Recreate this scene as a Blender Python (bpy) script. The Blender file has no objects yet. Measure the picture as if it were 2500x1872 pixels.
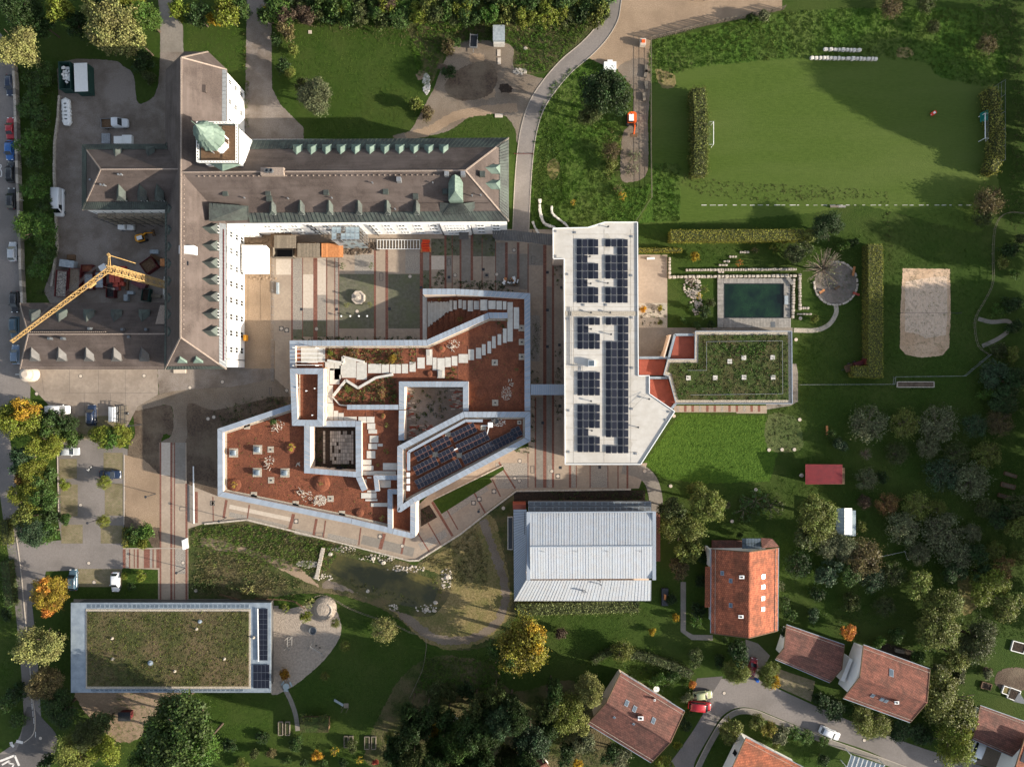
import bpy,bmesh,math,random
import numpy as np
from mathutils import Vector,Matrix
random.seed(7)
U=random.uniform
V=Vector
from math import cos,sin,pi,radians as RD
NO=bpy.data.objects.new
RC=random.choice
rng = np.random.default_rng(7)
SC = bpy.context.scene
COL = SC.collection
# ------------------------------------------------------------------ camera, sky, sun, exposure
H = 156.0            # height of the camera above the ground
S = 0.088            # metres per photograph pixel on the ground
CX,CY = 1250.0,936.0
cam = NO('camera',bpy.data.cameras.new('camera'))
COL.objects.link(cam)
cam.location = (0,0,H)
cam.data.sensor_width = 36.0
cam.data.lens = 36.0 * H / (2500 * S)
cam.data.clip_end = 2000
SC.camera = cam
SUN_EL,SUN_AZ = RD(18.0),RD(-14.0)   # azimuth counter-clockwise from +X
world = bpy.data.worlds.new('World')
SC.world = world
world.use_nodes = True
wn = world.node_tree.nodes
wn.clear()
sky = wn.new('ShaderNodeTexSky')
sky.sky_type = 'NISHITA'
sky.sun_disc = False
sky.sun_elevation = SUN_EL
sky.sun_rotation = RD(104.0)
sky.air_density = 1.0
sky.dust_density = 1.5
bg = wn.new('ShaderNodeBackground')
bg.inputs['Strength'].default_value = 0.13
wo = wn.new('ShaderNodeOutputWorld')
air = wn.new('ShaderNodeHueSaturation')   # hazy morning sky, paler than a clear one
air.inputs['Saturation'].default_value = .6
world.node_tree.links.new(sky.outputs[0],air.inputs['Color'])
world.node_tree.links.new(air.outputs[0],bg.inputs[0])
world.node_tree.links.new(bg.outputs[0],wo.inputs[0])
sun = NO('sun',bpy.data.lights.new('sun','SUN'))
COL.objects.link(sun)
sun.data.energy = 5.0
sun.data.angle = RD(0.5)
sun.data.color = (1.0,0.90,0.76)
SUN_DIR = V((cos(SUN_EL) * cos(SUN_AZ),cos(SUN_EL) * sin(SUN_AZ),sin(SUN_EL)))
sun.rotation_euler = SUN_DIR.to_track_quat('Z','Y').to_euler()
SC.view_settings.view_transform = 'Standard'
SC.view_settings.look = 'None'
SC.view_settings.gamma = 1.0
SC.view_settings.use_curve_mapping = False
SC.view_settings.exposure = 1.17
SC.render.engine = 'CYCLES'
SC.cycles.max_bounces = 5
SC.cycles.diffuse_bounces = 3
SC.cycles.use_denoising = True

# ------------------------------------------------------------------ helpers
def P(px,py,z=0.0):
    k = S * (H - z) / H
    return V(((px - CX) * k,(CY - py) * k,z))
def PP(pts,z=0.0):
    return [P(a,b,z) for a,b in pts]
def link(o):
    COL.objects.link(o)
    return o
def tag(o,label=None,cat=None,group=None,kind=None):
    if label: o['label'] = label
    if cat: o['category'] = cat
    if group: o['group'] = group
    if kind: o['kind'] = kind
    return o
def T(name,label,cat,loc=(0,0,0),group=None,rz=0.0):
    o = NO(name,None)
    o.empty_display_size = 0.2
    o.location = loc
    o.rotation_euler = (0,0,rz)
    return tag(link(o),label,cat,group)
def adopt(o,parent,local=False):
    """parent o; with local False its mesh is in world coordinates"""
    if parent is not None:
        o.parent = parent
        if not local:
            o.matrix_parent_inverse = Matrix.Translation(-Vector(WL(parent)))
    return o
def WL(o):
    return o.get('_w') or tuple(o.location)
def dup(root,loc,rz=0.0,label=None,group=None,scale=None,color=None):
    r = root.copy(); link(r); r.location = loc; r.rotation_euler = (0,0,rz)
    if label: r['label'] = label
    if group: r['group'] = group
    if scale: r.scale = (scale,) * 3 if not hasattr(scale,'__len__') else scale
    for ch in list(root.children):
        c = ch.copy(); link(c); c.parent = r
        if color is not None: c.color = color
        for g in list(ch.children):
            d = g.copy(); link(d); d.parent = c
    return r

class MB:
    def __init__(s): s.v = []; s.f = []; s.m = []; s.mi = 0
    def add(s,vs,fs):
        n = len(s.v); s.v += [tuple(p) for p in vs]
        for f in fs: s.f.append([i + n for i in f]); s.m.append(s.mi)
        return s
    def poly(s,pts): return s.add(pts,[list(range(len(pts)))])
    def prism(s,pts,z0,z1,cap=True,bottom=False):
        pts = [(p[0],p[1]) for p in pts]
        a = sum(pts[i - 1][0] * pts[i][1] - pts[i][0] * pts[i - 1][1] for i in range(len(pts)))
        if a < 0: pts = pts[::-1]
        n = len(pts)
        vs = [(x,y,z0) for x,y in pts] + [(x,y,z1) for x,y in pts]
        fs = [[i,(i + 1) % n,n + (i + 1) % n,n + i] for i in range(n)]
        if cap: fs.append([n + i for i in range(n)])
        if bottom: fs.append(list(range(n))[::-1])
        return s.add(vs,fs)
    def box(s,x0,x1,y0,y1,z0,z1):
        return s.prism([(x0,y0),(x1,y0),(x1,y1),(x0,y1)],z0,z1,True,True)
    def obox(s,c,u,v,z0,z1,hu,hv):
        """box about c with half sizes hu, hv along the horizontal unit vectors u, v"""
        c = V((c[0],c[1])); u = V((u[0],u[1])); v = V((v[0],v[1]))
        return s.prism([c - u * hu - v * hv,c + u * hu - v * hv,c + u * hu + v * hv,c - u * hu + v * hv],z0,z1,True,True)
    def bar(s,a,b,w,h=None,up=(0,0,1)):
        a = Vector(a); b = Vector(b); h = h or w; d = (b - a)
        if d.length < 1e-6: return s
        d.normalize(); up = Vector(up)
        if abs(d.dot(up)) > .98: up = V((1,0,0))
        x = d.cross(up).normalized() * (w / 2); y = x.cross(d).normalized() * (h / 2)
        vs = [a - x - y,a + x - y,a + x + y,a - x + y,b - x - y,b + x - y,b + x + y,b - x + y]
        return s.add(vs,[[3,2,1,0],[4,5,6,7],[0,1,5,4],[1,2,6,5],[2,3,7,6],[3,0,4,7]])
    def tube(s,pts,rs,n=6,cap=True):
        pts = [Vector(p) for p in pts]; rings = []
        if not hasattr(rs,'__len__'): rs = [rs] * len(pts)
        base = len(s.v)
        for i,p in enumerate(pts):
            d = (pts[min(i + 1,len(pts) - 1)] - pts[max(i - 1,0)]).normalized()
            up = V((0,0,1)) if abs(d.z) < .9 else V((1,0,0))
            x = d.cross(up).normalized(); y = d.cross(x).normalized()
            for k in range(n):
                t = 2 * pi * k / n
                s.v.append(tuple(p + (x * cos(t) + y * sin(t)) * rs[i]))
        for i in range(len(pts) - 1):
            for k in range(n):
                a = base + i * n + k; b = base + i * n + (k + 1) % n
                s.f.append([a,b,b + n,a + n]); s.m.append(s.mi)
        if cap:
            s.f.append([base + (len(pts) - 1) * n + k for k in range(n)]); s.m.append(s.mi)
            s.f.append([base + k for k in range(n)][::-1]); s.m.append(s.mi)
        return s
    def lathe(s,c,prof,n=16,start=0.0,cap=True):
        base = len(s.v)
        for r,z in prof:
            for k in range(n):
                t = start + 2 * pi * k / n
                s.v.append((c[0] + r * cos(t),c[1] + r * sin(t),c[2] + z))
        for i in range(len(prof) - 1):
            for k in range(n):
                a = base + i * n + k; b = base + i * n + (k + 1) % n
                s.f.append([a,b,b + n,a + n]); s.m.append(s.mi)
        if cap:
            s.f.append([base + (len(prof) - 1) * n + k for k in range(n)]); s.m.append(s.mi)
        return s
    def rock(s,c,r,sq=.7,n=7):
        """an irregular stone"""
        base = len(s.v); a0 = random.random() * 6
        for zi,rr in ((0,.85),(.45,1.0),(.85,.62)):
            for k in range(n):
                t = a0 + 2 * pi * k / n; q = rr * r * U(.78,1.12)
                s.v.append((c[0] + q * cos(t),c[1] + q * sin(t) * .85,c[2] + zi * r * sq * U(.85,1.1)))
        for i in range(2):
            for k in range(n):
                a = base + i * n + k; b = base + i * n + (k + 1) % n
                s.f.append([a,b,b + n,a + n]); s.m.append(s.mi)
        s.f.append([base + 2 * n + k for k in range(n)]); s.m.append(s.mi)
        return s
    def mesh(s,name,mats):
        me = bpy.data.meshes.new(name)
        me.from_pydata(s.v,[],s.f)
        mats = mats if isinstance(mats,(list,tuple)) else [mats]
        for m in mats: me.materials.append(MAT[m] if isinstance(m,str) else m)
        if len(mats) > 1: me.polygons.foreach_set('material_index',s.m)
        me.update()
        return me
    def bd(s,name,mats,parent=None,local=False,kind=None):
        o = NO(name,s.mesh(name,mats))
        link(o)
        if kind: o['kind'] = kind
        return adopt(o,parent,local)

def child(name,me,parent,loc=(0,0,0),rz=0.0,kind=None):
    """another object that shares mesh me, at world place loc under parent"""
    o = NO(name,me); link(o); o.location = loc; o.rotation_euler = (0,0,rz)
    if kind: o['kind'] = kind
    return adopt(o,parent)

MAT = {}
def sr(r,g,b):
    f = lambda c: (c / 255 / 12.92) if c <= 10 else ((c / 255 + .055) / 1.055) ** 2.4
    return (f(r),f(g),f(b))
def M(name,c1,c2=None,scale=2.0,rough=.85,bump=0.0,bscale=None,metal=0.0,c3=None,big=.06,bigamt=.6,detail=5.0,spec=.3,
      objcol=False,island=0.0,stretch=None,seam=None,rot=0.0,lo=.35,hi=.65):
    m = bpy.data.materials.new(name); m.use_nodes = True
    nt = m.node_tree; N = nt.nodes; L = nt.links
    b = N['Principled BSDF']
    b.inputs['Roughness'].default_value = rough
    b.inputs['Metallic'].default_value = metal
    b.inputs['Specular IOR Level'].default_value = spec
    geo = N.new('ShaderNodeNewGeometry')
    vec = geo.outputs['Position']
    if stretch or rot:
        mp = N.new('ShaderNodeMapping')
        mp.inputs['Rotation'].default_value = (0,0,rot)
        if stretch: mp.inputs['Scale'].default_value = stretch
        L.new(vec,mp.inputs['Vector']); vec = mp.outputs[0]
    col = None
    def mix(a,bb,fac,mode='MIX'):
        x = N.new('ShaderNodeMix'); x.data_type = 'RGBA'; x.blend_type = mode
        for sock,val in ((x.inputs[6],a),(x.inputs[7],bb)):
            if hasattr(val,'links'): L.new(val,sock)
            else: sock.default_value = (*val[:3],1)
        if hasattr(fac,'links'): L.new(fac,x.inputs[0])
        else: x.inputs[0].default_value = fac
        return x.outputs[2]
    def noise(sc,det=detail):
        n = N.new('ShaderNodeTexNoise'); n.inputs['Scale'].default_value = sc; n.inputs['Detail'].default_value = det
        n.inputs['Roughness'].default_value = .65
        L.new(vec,n.inputs['Vector']); return n.outputs[0]
    def rampf(x,lo,hi):
        r = N.new('ShaderNodeMapRange'); r.inputs['From Min'].default_value = lo; r.inputs['From Max'].default_value = hi
        L.new(x,r.inputs['Value']); return r.outputs[0]
    col = c1
    if c2 is not None:
        col = mix(c1,c2,rampf(noise(scale),lo,hi))
    if c3 is not None:
        f = rampf(noise(big,4),.42,.62)
        mm = N.new('ShaderNodeMath'); mm.operation = 'MULTIPLY'; mm.inputs[1].default_value = bigamt
        L.new(f,mm.inputs[0]); col = mix(col,c3,mm.outputs[0])
    if objcol:
        oi = N.new('ShaderNodeObjectInfo'); col = mix(col,oi.outputs['Color'],1.0,'MULTIPLY')
    if island:
        hv = N.new('ShaderNodeHueSaturation')
        r = N.new('ShaderNodeMapRange'); r.inputs['To Min'].default_value = 1 - island; r.inputs['To Max'].default_value = 1 + island
        L.new(geo.outputs['Random Per Island'],r.inputs['Value']); L.new(r.outputs[0],hv.inputs['Value'])
        if hasattr(col,'links'): L.new(col,hv.inputs['Color'])
        else: hv.inputs['Color'].default_value = (*col[:3],1)
        col = hv.outputs[0]
    if seam:   # (kind, pitch u, pitch v, colour, amount): thin courses of tiles or cobbles in relief
        u,v,sc_,amt = seam
        br = N.new('ShaderNodeTexBrick'); br.inputs['Scale'].default_value = 1.0
        br.inputs['Brick Width'].default_value = u; br.inputs['Row Height'].default_value = v
        br.inputs['Mortar Size'].default_value = .12 * min(u,v); br.inputs['Mortar Smooth'].default_value = .4
        br.inputs['Color1'].default_value = (1,1,1,1); br.inputs['Color2'].default_value = (.72,.72,.72,1); br.inputs['Mortar'].default_value = (*sc_,1)
        br.inputs['Bias'].default_value = .1
        L.new(vec,br.inputs['Vector'])
        col = mix(col,br.outputs['Color'],amt,'MULTIPLY')
    if hasattr(col,'links'): L.new(col,b.inputs['Base Color'])
    else: b.inputs['Base Color'].default_value = (*col[:3],1)
    if bump:
        bp = N.new('ShaderNodeBump'); bp.inputs['Strength'].default_value = bump; bp.inputs['Distance'].default_value = .2
        L.new(noise(bscale or scale * 2,3),bp.inputs['Height']); L.new(bp.outputs[0],b.inputs['Normal'])
    MAT[name] = m
    return m
def leafmat(name):
    """foliage: the object's colour varied per leaf, a second autumn tint on some clumps, light through the leaf"""
    m = bpy.data.materials.new(name); m.use_nodes = True
    nt = m.node_tree; N = nt.nodes; L = nt.links; N.clear()
    out = N.new('ShaderNodeOutputMaterial')
    oi = N.new('ShaderNodeObjectInfo'); geo = N.new('ShaderNodeNewGeometry'); at = N.new('ShaderNodeAttribute'); at.attribute_name = 'clump'
    hs = N.new('ShaderNodeHueSaturation')
    r1 = N.new('ShaderNodeMapRange'); r1.inputs['To Min'].default_value = .55; r1.inputs['To Max'].default_value = 1.5
    L.new(geo.outputs['Random Per Island'],r1.inputs['Value']); L.new(r1.outputs[0],hs.inputs['Value'])
    r2 = N.new('ShaderNodeMapRange'); r2.inputs['To Min'].default_value = .475; r2.inputs['To Max'].default_value = .515
    L.new(at.outputs['Fac'],r2.inputs['Value']); L.new(r2.outputs[0],hs.inputs['Hue'])
    r3 = N.new('ShaderNodeMapRange'); r3.inputs['To Min'].default_value = .65; r3.inputs['To Max'].default_value = 1.35
    L.new(at.outputs['Fac'],r3.inputs['Value'])
    mx = N.new('ShaderNodeMix'); mx.data_type = 'RGBA'; mx.blend_type = 'MULTIPLY'; mx.inputs[0].default_value = 1
    L.new(oi.outputs['Color'],mx.inputs[6]); L.new(r3.outputs[0],mx.inputs[7])
    L.new(mx.outputs[2],hs.inputs['Color'])
    d = N.new('ShaderNodeBsdfPrincipled'); d.inputs['Roughness'].default_value = .6; d.inputs['Specular IOR Level'].default_value = .25
    t = N.new('ShaderNodeBsdfTranslucent'); ms = N.new('ShaderNodeMixShader'); ms.inputs[0].default_value = .25
    L.new(hs.outputs[0],d.inputs['Base Color']); L.new(hs.outputs[0],t.inputs['Color'])
    L.new(d.outputs[0],ms.inputs[1]); L.new(t.outputs[0],ms.inputs[2]); L.new(ms.outputs[0],out.inputs['Surface'])
    MAT[name] = m
leafmat('leaf')
M('blade',(.085,.165,.020),(.050,.115,.014),.5,.6,c3=(.15,.17,.045),big=.06,bigamt=.6,island=.45,spec=.2)
M('blade_dry',(.17,.15,.075),(.11,.11,.04),.6,.8,island=.5,spec=.2)
M('bark',sr(92,78,64),sr(62,52,44),6,.95)
M('stem_pale',sr(128,116,100),sr(96,84,72),6,.95)
# ground
M('lawn',(.036,.064,.010),(.024,.046,.007),1.6,.95,.8,5,c3=(.056,.072,.018),big=.07,bigamt=.5,spec=.1)
M('lawn_worn',(.085,.105,.035),(.060,.088,.026),1.4,.95,.7,5,c3=(.12,.125,.055),big=.12,bigamt=.5,spec=.1)
M('meadow_bright',(.066,.116,.015),(.034,.072,.009),1.6,.95,1.0,2.5,spec=.1)
M('meadow',(.055,.105,.014),(.032,.066,.010),1.0,.95,1.0,2.2,c3=(.085,.105,.028),big=.09,bigamt=.6,spec=.1)
M('scrub',(.060,.070,.022),(.030,.045,.012),.9,.95,1.0,2.5,c3=(.13,.10,.055),big=.14,bigamt=.8,spec=.1)
M('dry_grass',sr(140,124,88),sr(98,88,56),2.2,.95,.8,4,c3=sr(88,92,48),big=.25,spec=.1)
M('mown',(.066,.100,.018),(.048,.078,.013),3.0,.95,.4,9,c3=(.086,.112,.030),big=.05,bigamt=.6,spec=.1,stretch=(.25,1,1))
M('soil',sr(96,82,70),sr(70,60,52),2.5,.95,.8,5,c3=sr(120,108,92),big=.18,spec=.1)
M('dark_soil',sr(66,56,48),sr(44,38,34),2.5,.95,.8,5,spec=.1)
M('gravel',sr(134,122,108),sr(104,94,84),5,.95,.5,9,c3=sr(96,82,68),big=.1,spec=.15)
M('gravel_dark',sr(142,132,124),sr(116,108,101),5,.95,.6,9,c3=sr(86,74,62),big=.15,spec=.15)
M('gravel_tan',sr(158,138,116),sr(132,112,92),5,.95,.5,9,c3=sr(118,100,82),big=.1,spec=.15)
M('asphalt',sr(128,121,116),sr(114,108,104),3,.9,.15,12,c3=sr(98,93,88),big=.1,spec=.2)
M('asphalt_dark',sr(96,92,90),sr(84,80,78),3,.9,.15,12,c3=sr(76,74,72),big=.1,spec=.2)
M('concrete_yard',sr(146,134,122),sr(130,119,108),1.2,.9,.1,8,c3=sr(116,105,95),big=.2,spec=.2)
M('paving_beige',sr(158,143,127),sr(144,130,115),2.0,.9,.1,8,c3=sr(134,120,106),big=.3,spec=.2)
M('paving_pale',sr(186,174,160),sr(172,160,146),2.0,.9,.08,8,spec=.2)
M('paving_grey',sr(134,127,118),sr(118,112,104),2.0,.9,.1,8,c3=sr(112,106,98),big=.3,spec=.2)
M('paving_green',sr(104,101,88),sr(84,84,70),1.5,.95,.4,8,c3=sr(92,96,70),big=.3,spec=.15)
M('cobble',sr(158,150,140),sr(116,110,102),6,.9,.5,8,spec=.2)
M('brick_band',sr(140,98,84),sr(112,76,66),4,.9,.2,8,spec=.2,seam=(.45,.22,(.5,.42,.38),.8))
M('kerb',sr(168,158,146),sr(146,138,128),3,.9)
M('paint_white',sr(214,210,204),sr(180,176,170),3,.8)
M('grid_paver',sr(140,126,106),sr(118,112,84),1.5,.95,.2,6,seam=(.5,.25,(.45,.48,.3),.7),c3=sr(104,96,70),big=.3)
M('sand',sr(200,172,144),sr(180,152,126),5,.95,.6,7,c3=sr(164,134,104),big=.15)
M('sand_pale',sr(200,178,156),sr(184,160,138),5,.95,.7,6,stretch=(1,.3,1))
M('sand_grey',sr(160,148,134),sr(136,124,112),2.0,.95,.9,4)
M('water_pool',(.007,.026,.010),(.002,.010,.006),.25,.06,.02,1.5,spec=.5,lo=.4,hi=.6)
M('water_pond',(.095,.080,.022),(.036,.036,.012),.16,.1,.03,1.5,spec=.5,lo=.4,hi=.6)
# building
M('plaster',(.80,.78,.74),(.76,.73,.69),.8,.85,spec=.2)
M('plaster_warm',(.62,.50,.40),(.56,.44,.35),.8,.85,spec=.2)
M('plaster_pink',(.52,.36,.30),None,1,.85)
M('roof_brown',sr(80,70,65),sr(64,56,52),5,.85,.2,14,c3=sr(98,88,83),big=.16,bigamt=.6,island=.1,spec=.25)
M('ridge_pale',sr(150,136,124),sr(120,106,96),5,.85)
M('copper_dark',sr(66,70,67),sr(52,55,53),3,.65,.1,5,c3=sr(84,94,86),big=.4,spec=.4,metal=.2)
M('copper_green',sr(112,128,117),sr(92,109,99),1.5,.7,.05,5,c3=sr(80,96,87),big=.4,spec=.3)
M('lead',sr(96,100,104),sr(80,84,88),3,.5,spec=.4,metal=.3)
M('zinc_coping',(.26,.295,.34),(.235,.27,.315),.5,.5,spec=.4,objcol=True)
M('gym_metal',(.38,.41,.44),(.37,.375,.38),.9,.6,.03,2,spec=.25,objcol=True)
M('zinc_grey',sr(140,150,158),sr(118,128,138),.8,.5,spec=.4,metal=.2)
M('zinc_dark',sr(92,90,88),sr(76,74,72),.8,.55,spec=.4,metal=.2)
M('membrane',sr(186,182,175),sr(174,169,161),.9,.8,.02,5,c3=sr(164,158,148),big=.09,detail=8,spec=.2)
M('gravel_roof',sr(182,172,156),sr(130,122,110),7,.95,.5,9)
M('chippings',sr(130,78,54),sr(98,56,40),3.0,.95,.9,6,c3=sr(92,54,38),big=.3,bigamt=.8)
M('slab',sr(188,184,176),sr(172,168,160),1.5,.85,.05,6,objcol=True)
M('rubber_red',sr(142,74,58),sr(126,64,50),1.0,.9)
M('tile_red',sr(186,110,78),sr(150,86,62),1.2,.85,.3,6,c3=sr(104,70,52),big=.3,bigamt=.6,island=.16,seam=(.36,.42,(.35,.28,.25),.8))
M('tile_dark',sr(146,92,76),sr(116,74,62),1.2,.85,.3,6,c3=sr(92,66,56),big=.3,bigamt=.6,island=.16,seam=(.36,.42,(.35,.28,.25),.8),rot=.55)
M('tile_brown',sr(134,90,78),sr(110,74,65),1.2,.85,.3,6,c3=sr(88,66,58),big=.3,bigamt=.6,island=.16,seam=(.36,.42,(.4,.32,.3),.8),rot=.42)
M('red_sheet',sr(142,46,50),sr(120,38,44),1.0,.5,spec=.4)
M('wood_deck',sr(150,145,138),sr(124,120,114),2.0,.85,.1,8,objcol=True)
M('wood_grey',sr(124,114,100),sr(104,96,84),3,.85,objcol=True)
M('membrane_dirty',sr(160,154,144),sr(172,167,158),1.5,.8)
M('wood_new',sr(196,134,86),sr(172,112,68),3,.8,objcol=True)
M('wood_brown',sr(104,82,60),sr(82,62,46),3,.85)
M('stone',sr(188,178,164),sr(146,136,124),2.5,.9,.4,5)
M('stone_white',sr(212,206,196),sr(180,174,164),2.5,.9,.3,5)
M('pv_cell',(.012,.014,.024),(.009,.011,.019),3,.35,spec=.22)
M('pv_frame',sr(140,144,150),None,1,.4,metal=.5)
M('glass_dark',(.012,.016,.020),None,1,.08,spec=.6)
M('glass_sky',(.10,.13,.16),(.07,.09,.11),1,.12,spec=.6)
M('black',(.012,.012,.013),None,1,.6)
M('steel',sr(150,152,154),sr(120,122,124),3,.45,metal=.5)
M('dark_steel',sr(60,62,66),sr(48,50,54),3,.5,metal=.3)
M('white_paint',(.72,.72,.70),(.66,.66,.64),2,.5)
M('crane_yellow',sr(176,146,96),sr(150,120,74),2,.5)
M('orange_paint',sr(226,96,30),sr(196,74,24),2,.5)
M('signal_red',sr(222,60,30),sr(190,44,24),2,.5)
M('machine_yellow',sr(226,158,34),sr(200,130,24),2,.5)
M('skip_red',sr(92,34,34),sr(70,26,28),2,.6)
M('skip_green',sr(40,72,66),sr(30,54,50),2,.6)
M('box_grey',sr(150,158,162),sr(126,134,140),2,.5)
M('teal',sr(26,120,108),None,1,.7)
M('brick_stack',sr(178,82,66),sr(150,64,52),3,.8)
M('rubble',sr(176,168,158),sr(70,66,62),3.5,.95,.8,5)
M('tarp_maroon',sr(104,62,66),sr(84,50,54),1.5,.7)
M('car_paint',(1,1,1),None,1,.25,spec=.6,objcol=True)
M('tyre',(.014,.014,.015),None,1,.8)
M('lamp_lens',(.75,.75,.72),None,1,.15,spec=.6)
M('tail_red',(.35,.02,.02),None,1,.3)
M('netting',sr(110,116,108),None,1,.8)
M('scaffold_sheet',(.30,.36,.38),(.24,.30,.32),1.5,.35,spec=.5)
M('leaf_litter',(.045,.055,.016),(.025,.030,.010),2,.95,.6,5)
M('sedum',(.070,.076,.026),(.034,.038,.014),.7,.95,1.0,3.5,c3=(.12,.088,.05),big=.13,bigamt=.8,spec=.1)
M('sedum_green',(.048,.075,.018),(.030,.042,.013),1.2,.95,1.0,3.5,c3=(.075,.060,.03),big=.25,bigamt=.7,spec=.1)
# ------------------------------------------------------------------ foliage builders
def leaf_mesh(name,C,N_,size,clump,mats=('leaf',)):
    """C centres, N_ facing normals, size per leaf, clump value per leaf -> one mesh of pointed leaf quads"""
    n = len(C)
    N_ = N_ / np.maximum(np.linalg.norm(N_,axis=1,keepdims=True),1e-6)
    a = rng.normal(size=(n,3)); t = a - (a * N_).sum(1,keepdims=True) * N_
    t /= np.maximum(np.linalg.norm(t,axis=1,keepdims=True),1e-6)
    b = np.cross(N_,t); s = size[:,None]
    v = np.empty((n,4,3),np.float32)
    v[:,0] = C - t * s * .62; v[:,1] = C - b * s * .42 + N_ * s * .1; v[:,2] = C + t * s * .62; v[:,3] = C + b * s * .42 + N_ * s * .1
    me = bpy.data.meshes.new(name)
    me.vertices.add(n * 4); me.vertices.foreach_set('co',v.reshape(-1))
    me.loops.add(n * 4); me.loops.foreach_set('vertex_index',np.arange(n * 4,dtype=np.int32))
    me.polygons.add(n); me.polygons.foreach_set('loop_start',np.arange(0,n * 4,4,dtype=np.int32))
    me.polygons.foreach_set('loop_total',np.full(n,4,np.int32))
    at = me.attributes.new('clump','FLOAT','FACE'); at.data.foreach_set('value',clump.astype(np.float32))
    for m in mats: me.materials.append(MAT[m])
    me.update(calc_edges=True)
    return me
def unit(n):
    d = rng.normal(size=(n,3)); return d / np.linalg.norm(d,axis=1,keepdims=True)
def crown_mesh(name,R,cz,vz,nlobe,nclump,per,leaf,spread=.14,hollow=.62,lobr=.55):
    """lobed crown: leaves in clumps over several overlapping lobes, gaps between them"""
    lob = unit(nlobe) * R * (1 - lobr) * rng.uniform(.6,1.05,(nlobe,1)); lob[:,2] *= vz
    lr = R * lobr * rng.uniform(.75,1.15,nlobe)
    li = rng.integers(0,nlobe,nclump)
    d = unit(nclump); d[:,2] = np.where(rng.random(nclump) < .7,np.abs(d[:,2]),d[:,2])
    c = lob[li] + d * (lr[li] * rng.uniform(hollow,1.0,nclump))[:,None] * np.array([1,1,vz])
    cl = rng.random(nclump)
    C = np.repeat(c,per,0) + rng.normal(size=(nclump * per,3)) * R * spread * np.array([1,1,.7])
    Nn = np.repeat(d,per,0) * .7 + rng.normal(size=(nclump * per,3)) * .75 + np.array([0,0,.25])
    C[:,2] += cz
    C[:,2] = np.maximum(C[:,2],.06 * R)
    keep = rng.random(len(C)) < .96
    return leaf_mesh(name,C[keep],Nn[keep],(leaf * rng.uniform(.6,1.35,len(C)))[keep],np.repeat(cl,per)[keep])
def airy_mesh(name,R,cz,vz,nbr,per,leaf,spread=.09):
    """thin crown of twigs that fan out, leaves along them"""
    d = unit(nbr); d[:,2] = np.abs(d[:,2]) * .9 + .05
    pts = []; nn = []; cl = []
    for i in range(nbr):
        t = np.sqrt(rng.uniform(.25,1.0,per)) * rng.uniform(.8,1.08)
        p = d[i][None] * t[:,None] * R * np.array([1,1,vz]) + rng.normal(size=(per,3)) * R * spread * t[:,None]
        pts.append(p); nn.append(rng.normal(size=(per,3)) + d[i]); cl.append(np.full(per,rng.random()))
    C = np.concatenate(pts); C[:,2] += cz
    return leaf_mesh(name,C,np.concatenate(nn),leaf * rng.uniform(.6,1.3,len(C)),np.concatenate(cl)),d
def trunk_mesh(name,h,r,R,vz,nlimb=6,mat='bark',dirs=None,reach=.75):
    b = MB()
    b.tube([(0,0,-.1),(r * .3,0,h * .35),(-r * .3,r * .3,h * .7),(0,0,h + R * .2)],[r * 1.25,r,r * .8,r * .4],7)
    ds = dirs if dirs is not None else unit(nlimb)
    for d in ds:
        e = V((d[0],d[1],abs(d[2]) * vz + .15)) * R * reach
        s0 = V((0,0,h * U(.7,1.0)))
        mid = s0.lerp(V((0,0,h)) + e,.5) + V((0,0,R * .06))
        b.tube([s0,mid,V((0,0,h)) + e],[r * .5,r * .33,r * .12],5,False)
    return b.mesh(name,mat)
# prototypes: (crown mesh, trunk mesh, R, height)
KIND = {}
for k in range(3):
    KIND['big%d' % k] = (crown_mesh('crown',5,6.4,.85,14,420,34,.25,.075,.8,.40),trunk_mesh('trunk',5.2,.3,5,.85,7),5.0,11.0)
for k in range(3):
    KIND['mid%d' % k] = (crown_mesh('crown',2.5,3.0,.9,9,170,26,.21,.08,.78,.42),trunk_mesh('trunk',2.4,.14,2.5,.9,6),2.5,5.4)
for k in range(3):
    KIND['bush%d' % k] = (crown_mesh('foliage',1.5,.75,.7,6,100,18,.16,.10,.7,.48),trunk_mesh('stem',.5,.06,1.5,.7,6),1.5,1.9)
for k in range(2):
    cm,dd = airy_mesh('crown',2.7,2.0,.75,70,52,.2,.12)
    KIND['airy%d' % k] = (cm,trunk_mesh('trunk',1.9,.11,2.5,.75,0,'stem_pale',dd[:30],.92),2.5,4.2)
cm,dd = airy_mesh('crown',2.5,2.0,.75,60,5,.16)
KIND['bare0'] = (cm,trunk_mesh('trunk',1.9,.13,2.5,.75,0,'stem_pale',dd,1.0),2.5,4.2)
for k in range(2):
    cm,dd = airy_mesh('foliage',1.0,.15,1.0,26,9,.13,.07)
    KIND['spray%d' % k] = (cm,trunk_mesh('stem',.12,.03,1.0,1.0,0,'stem_pale',dd[:14],.9),1.0,1.2)
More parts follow.
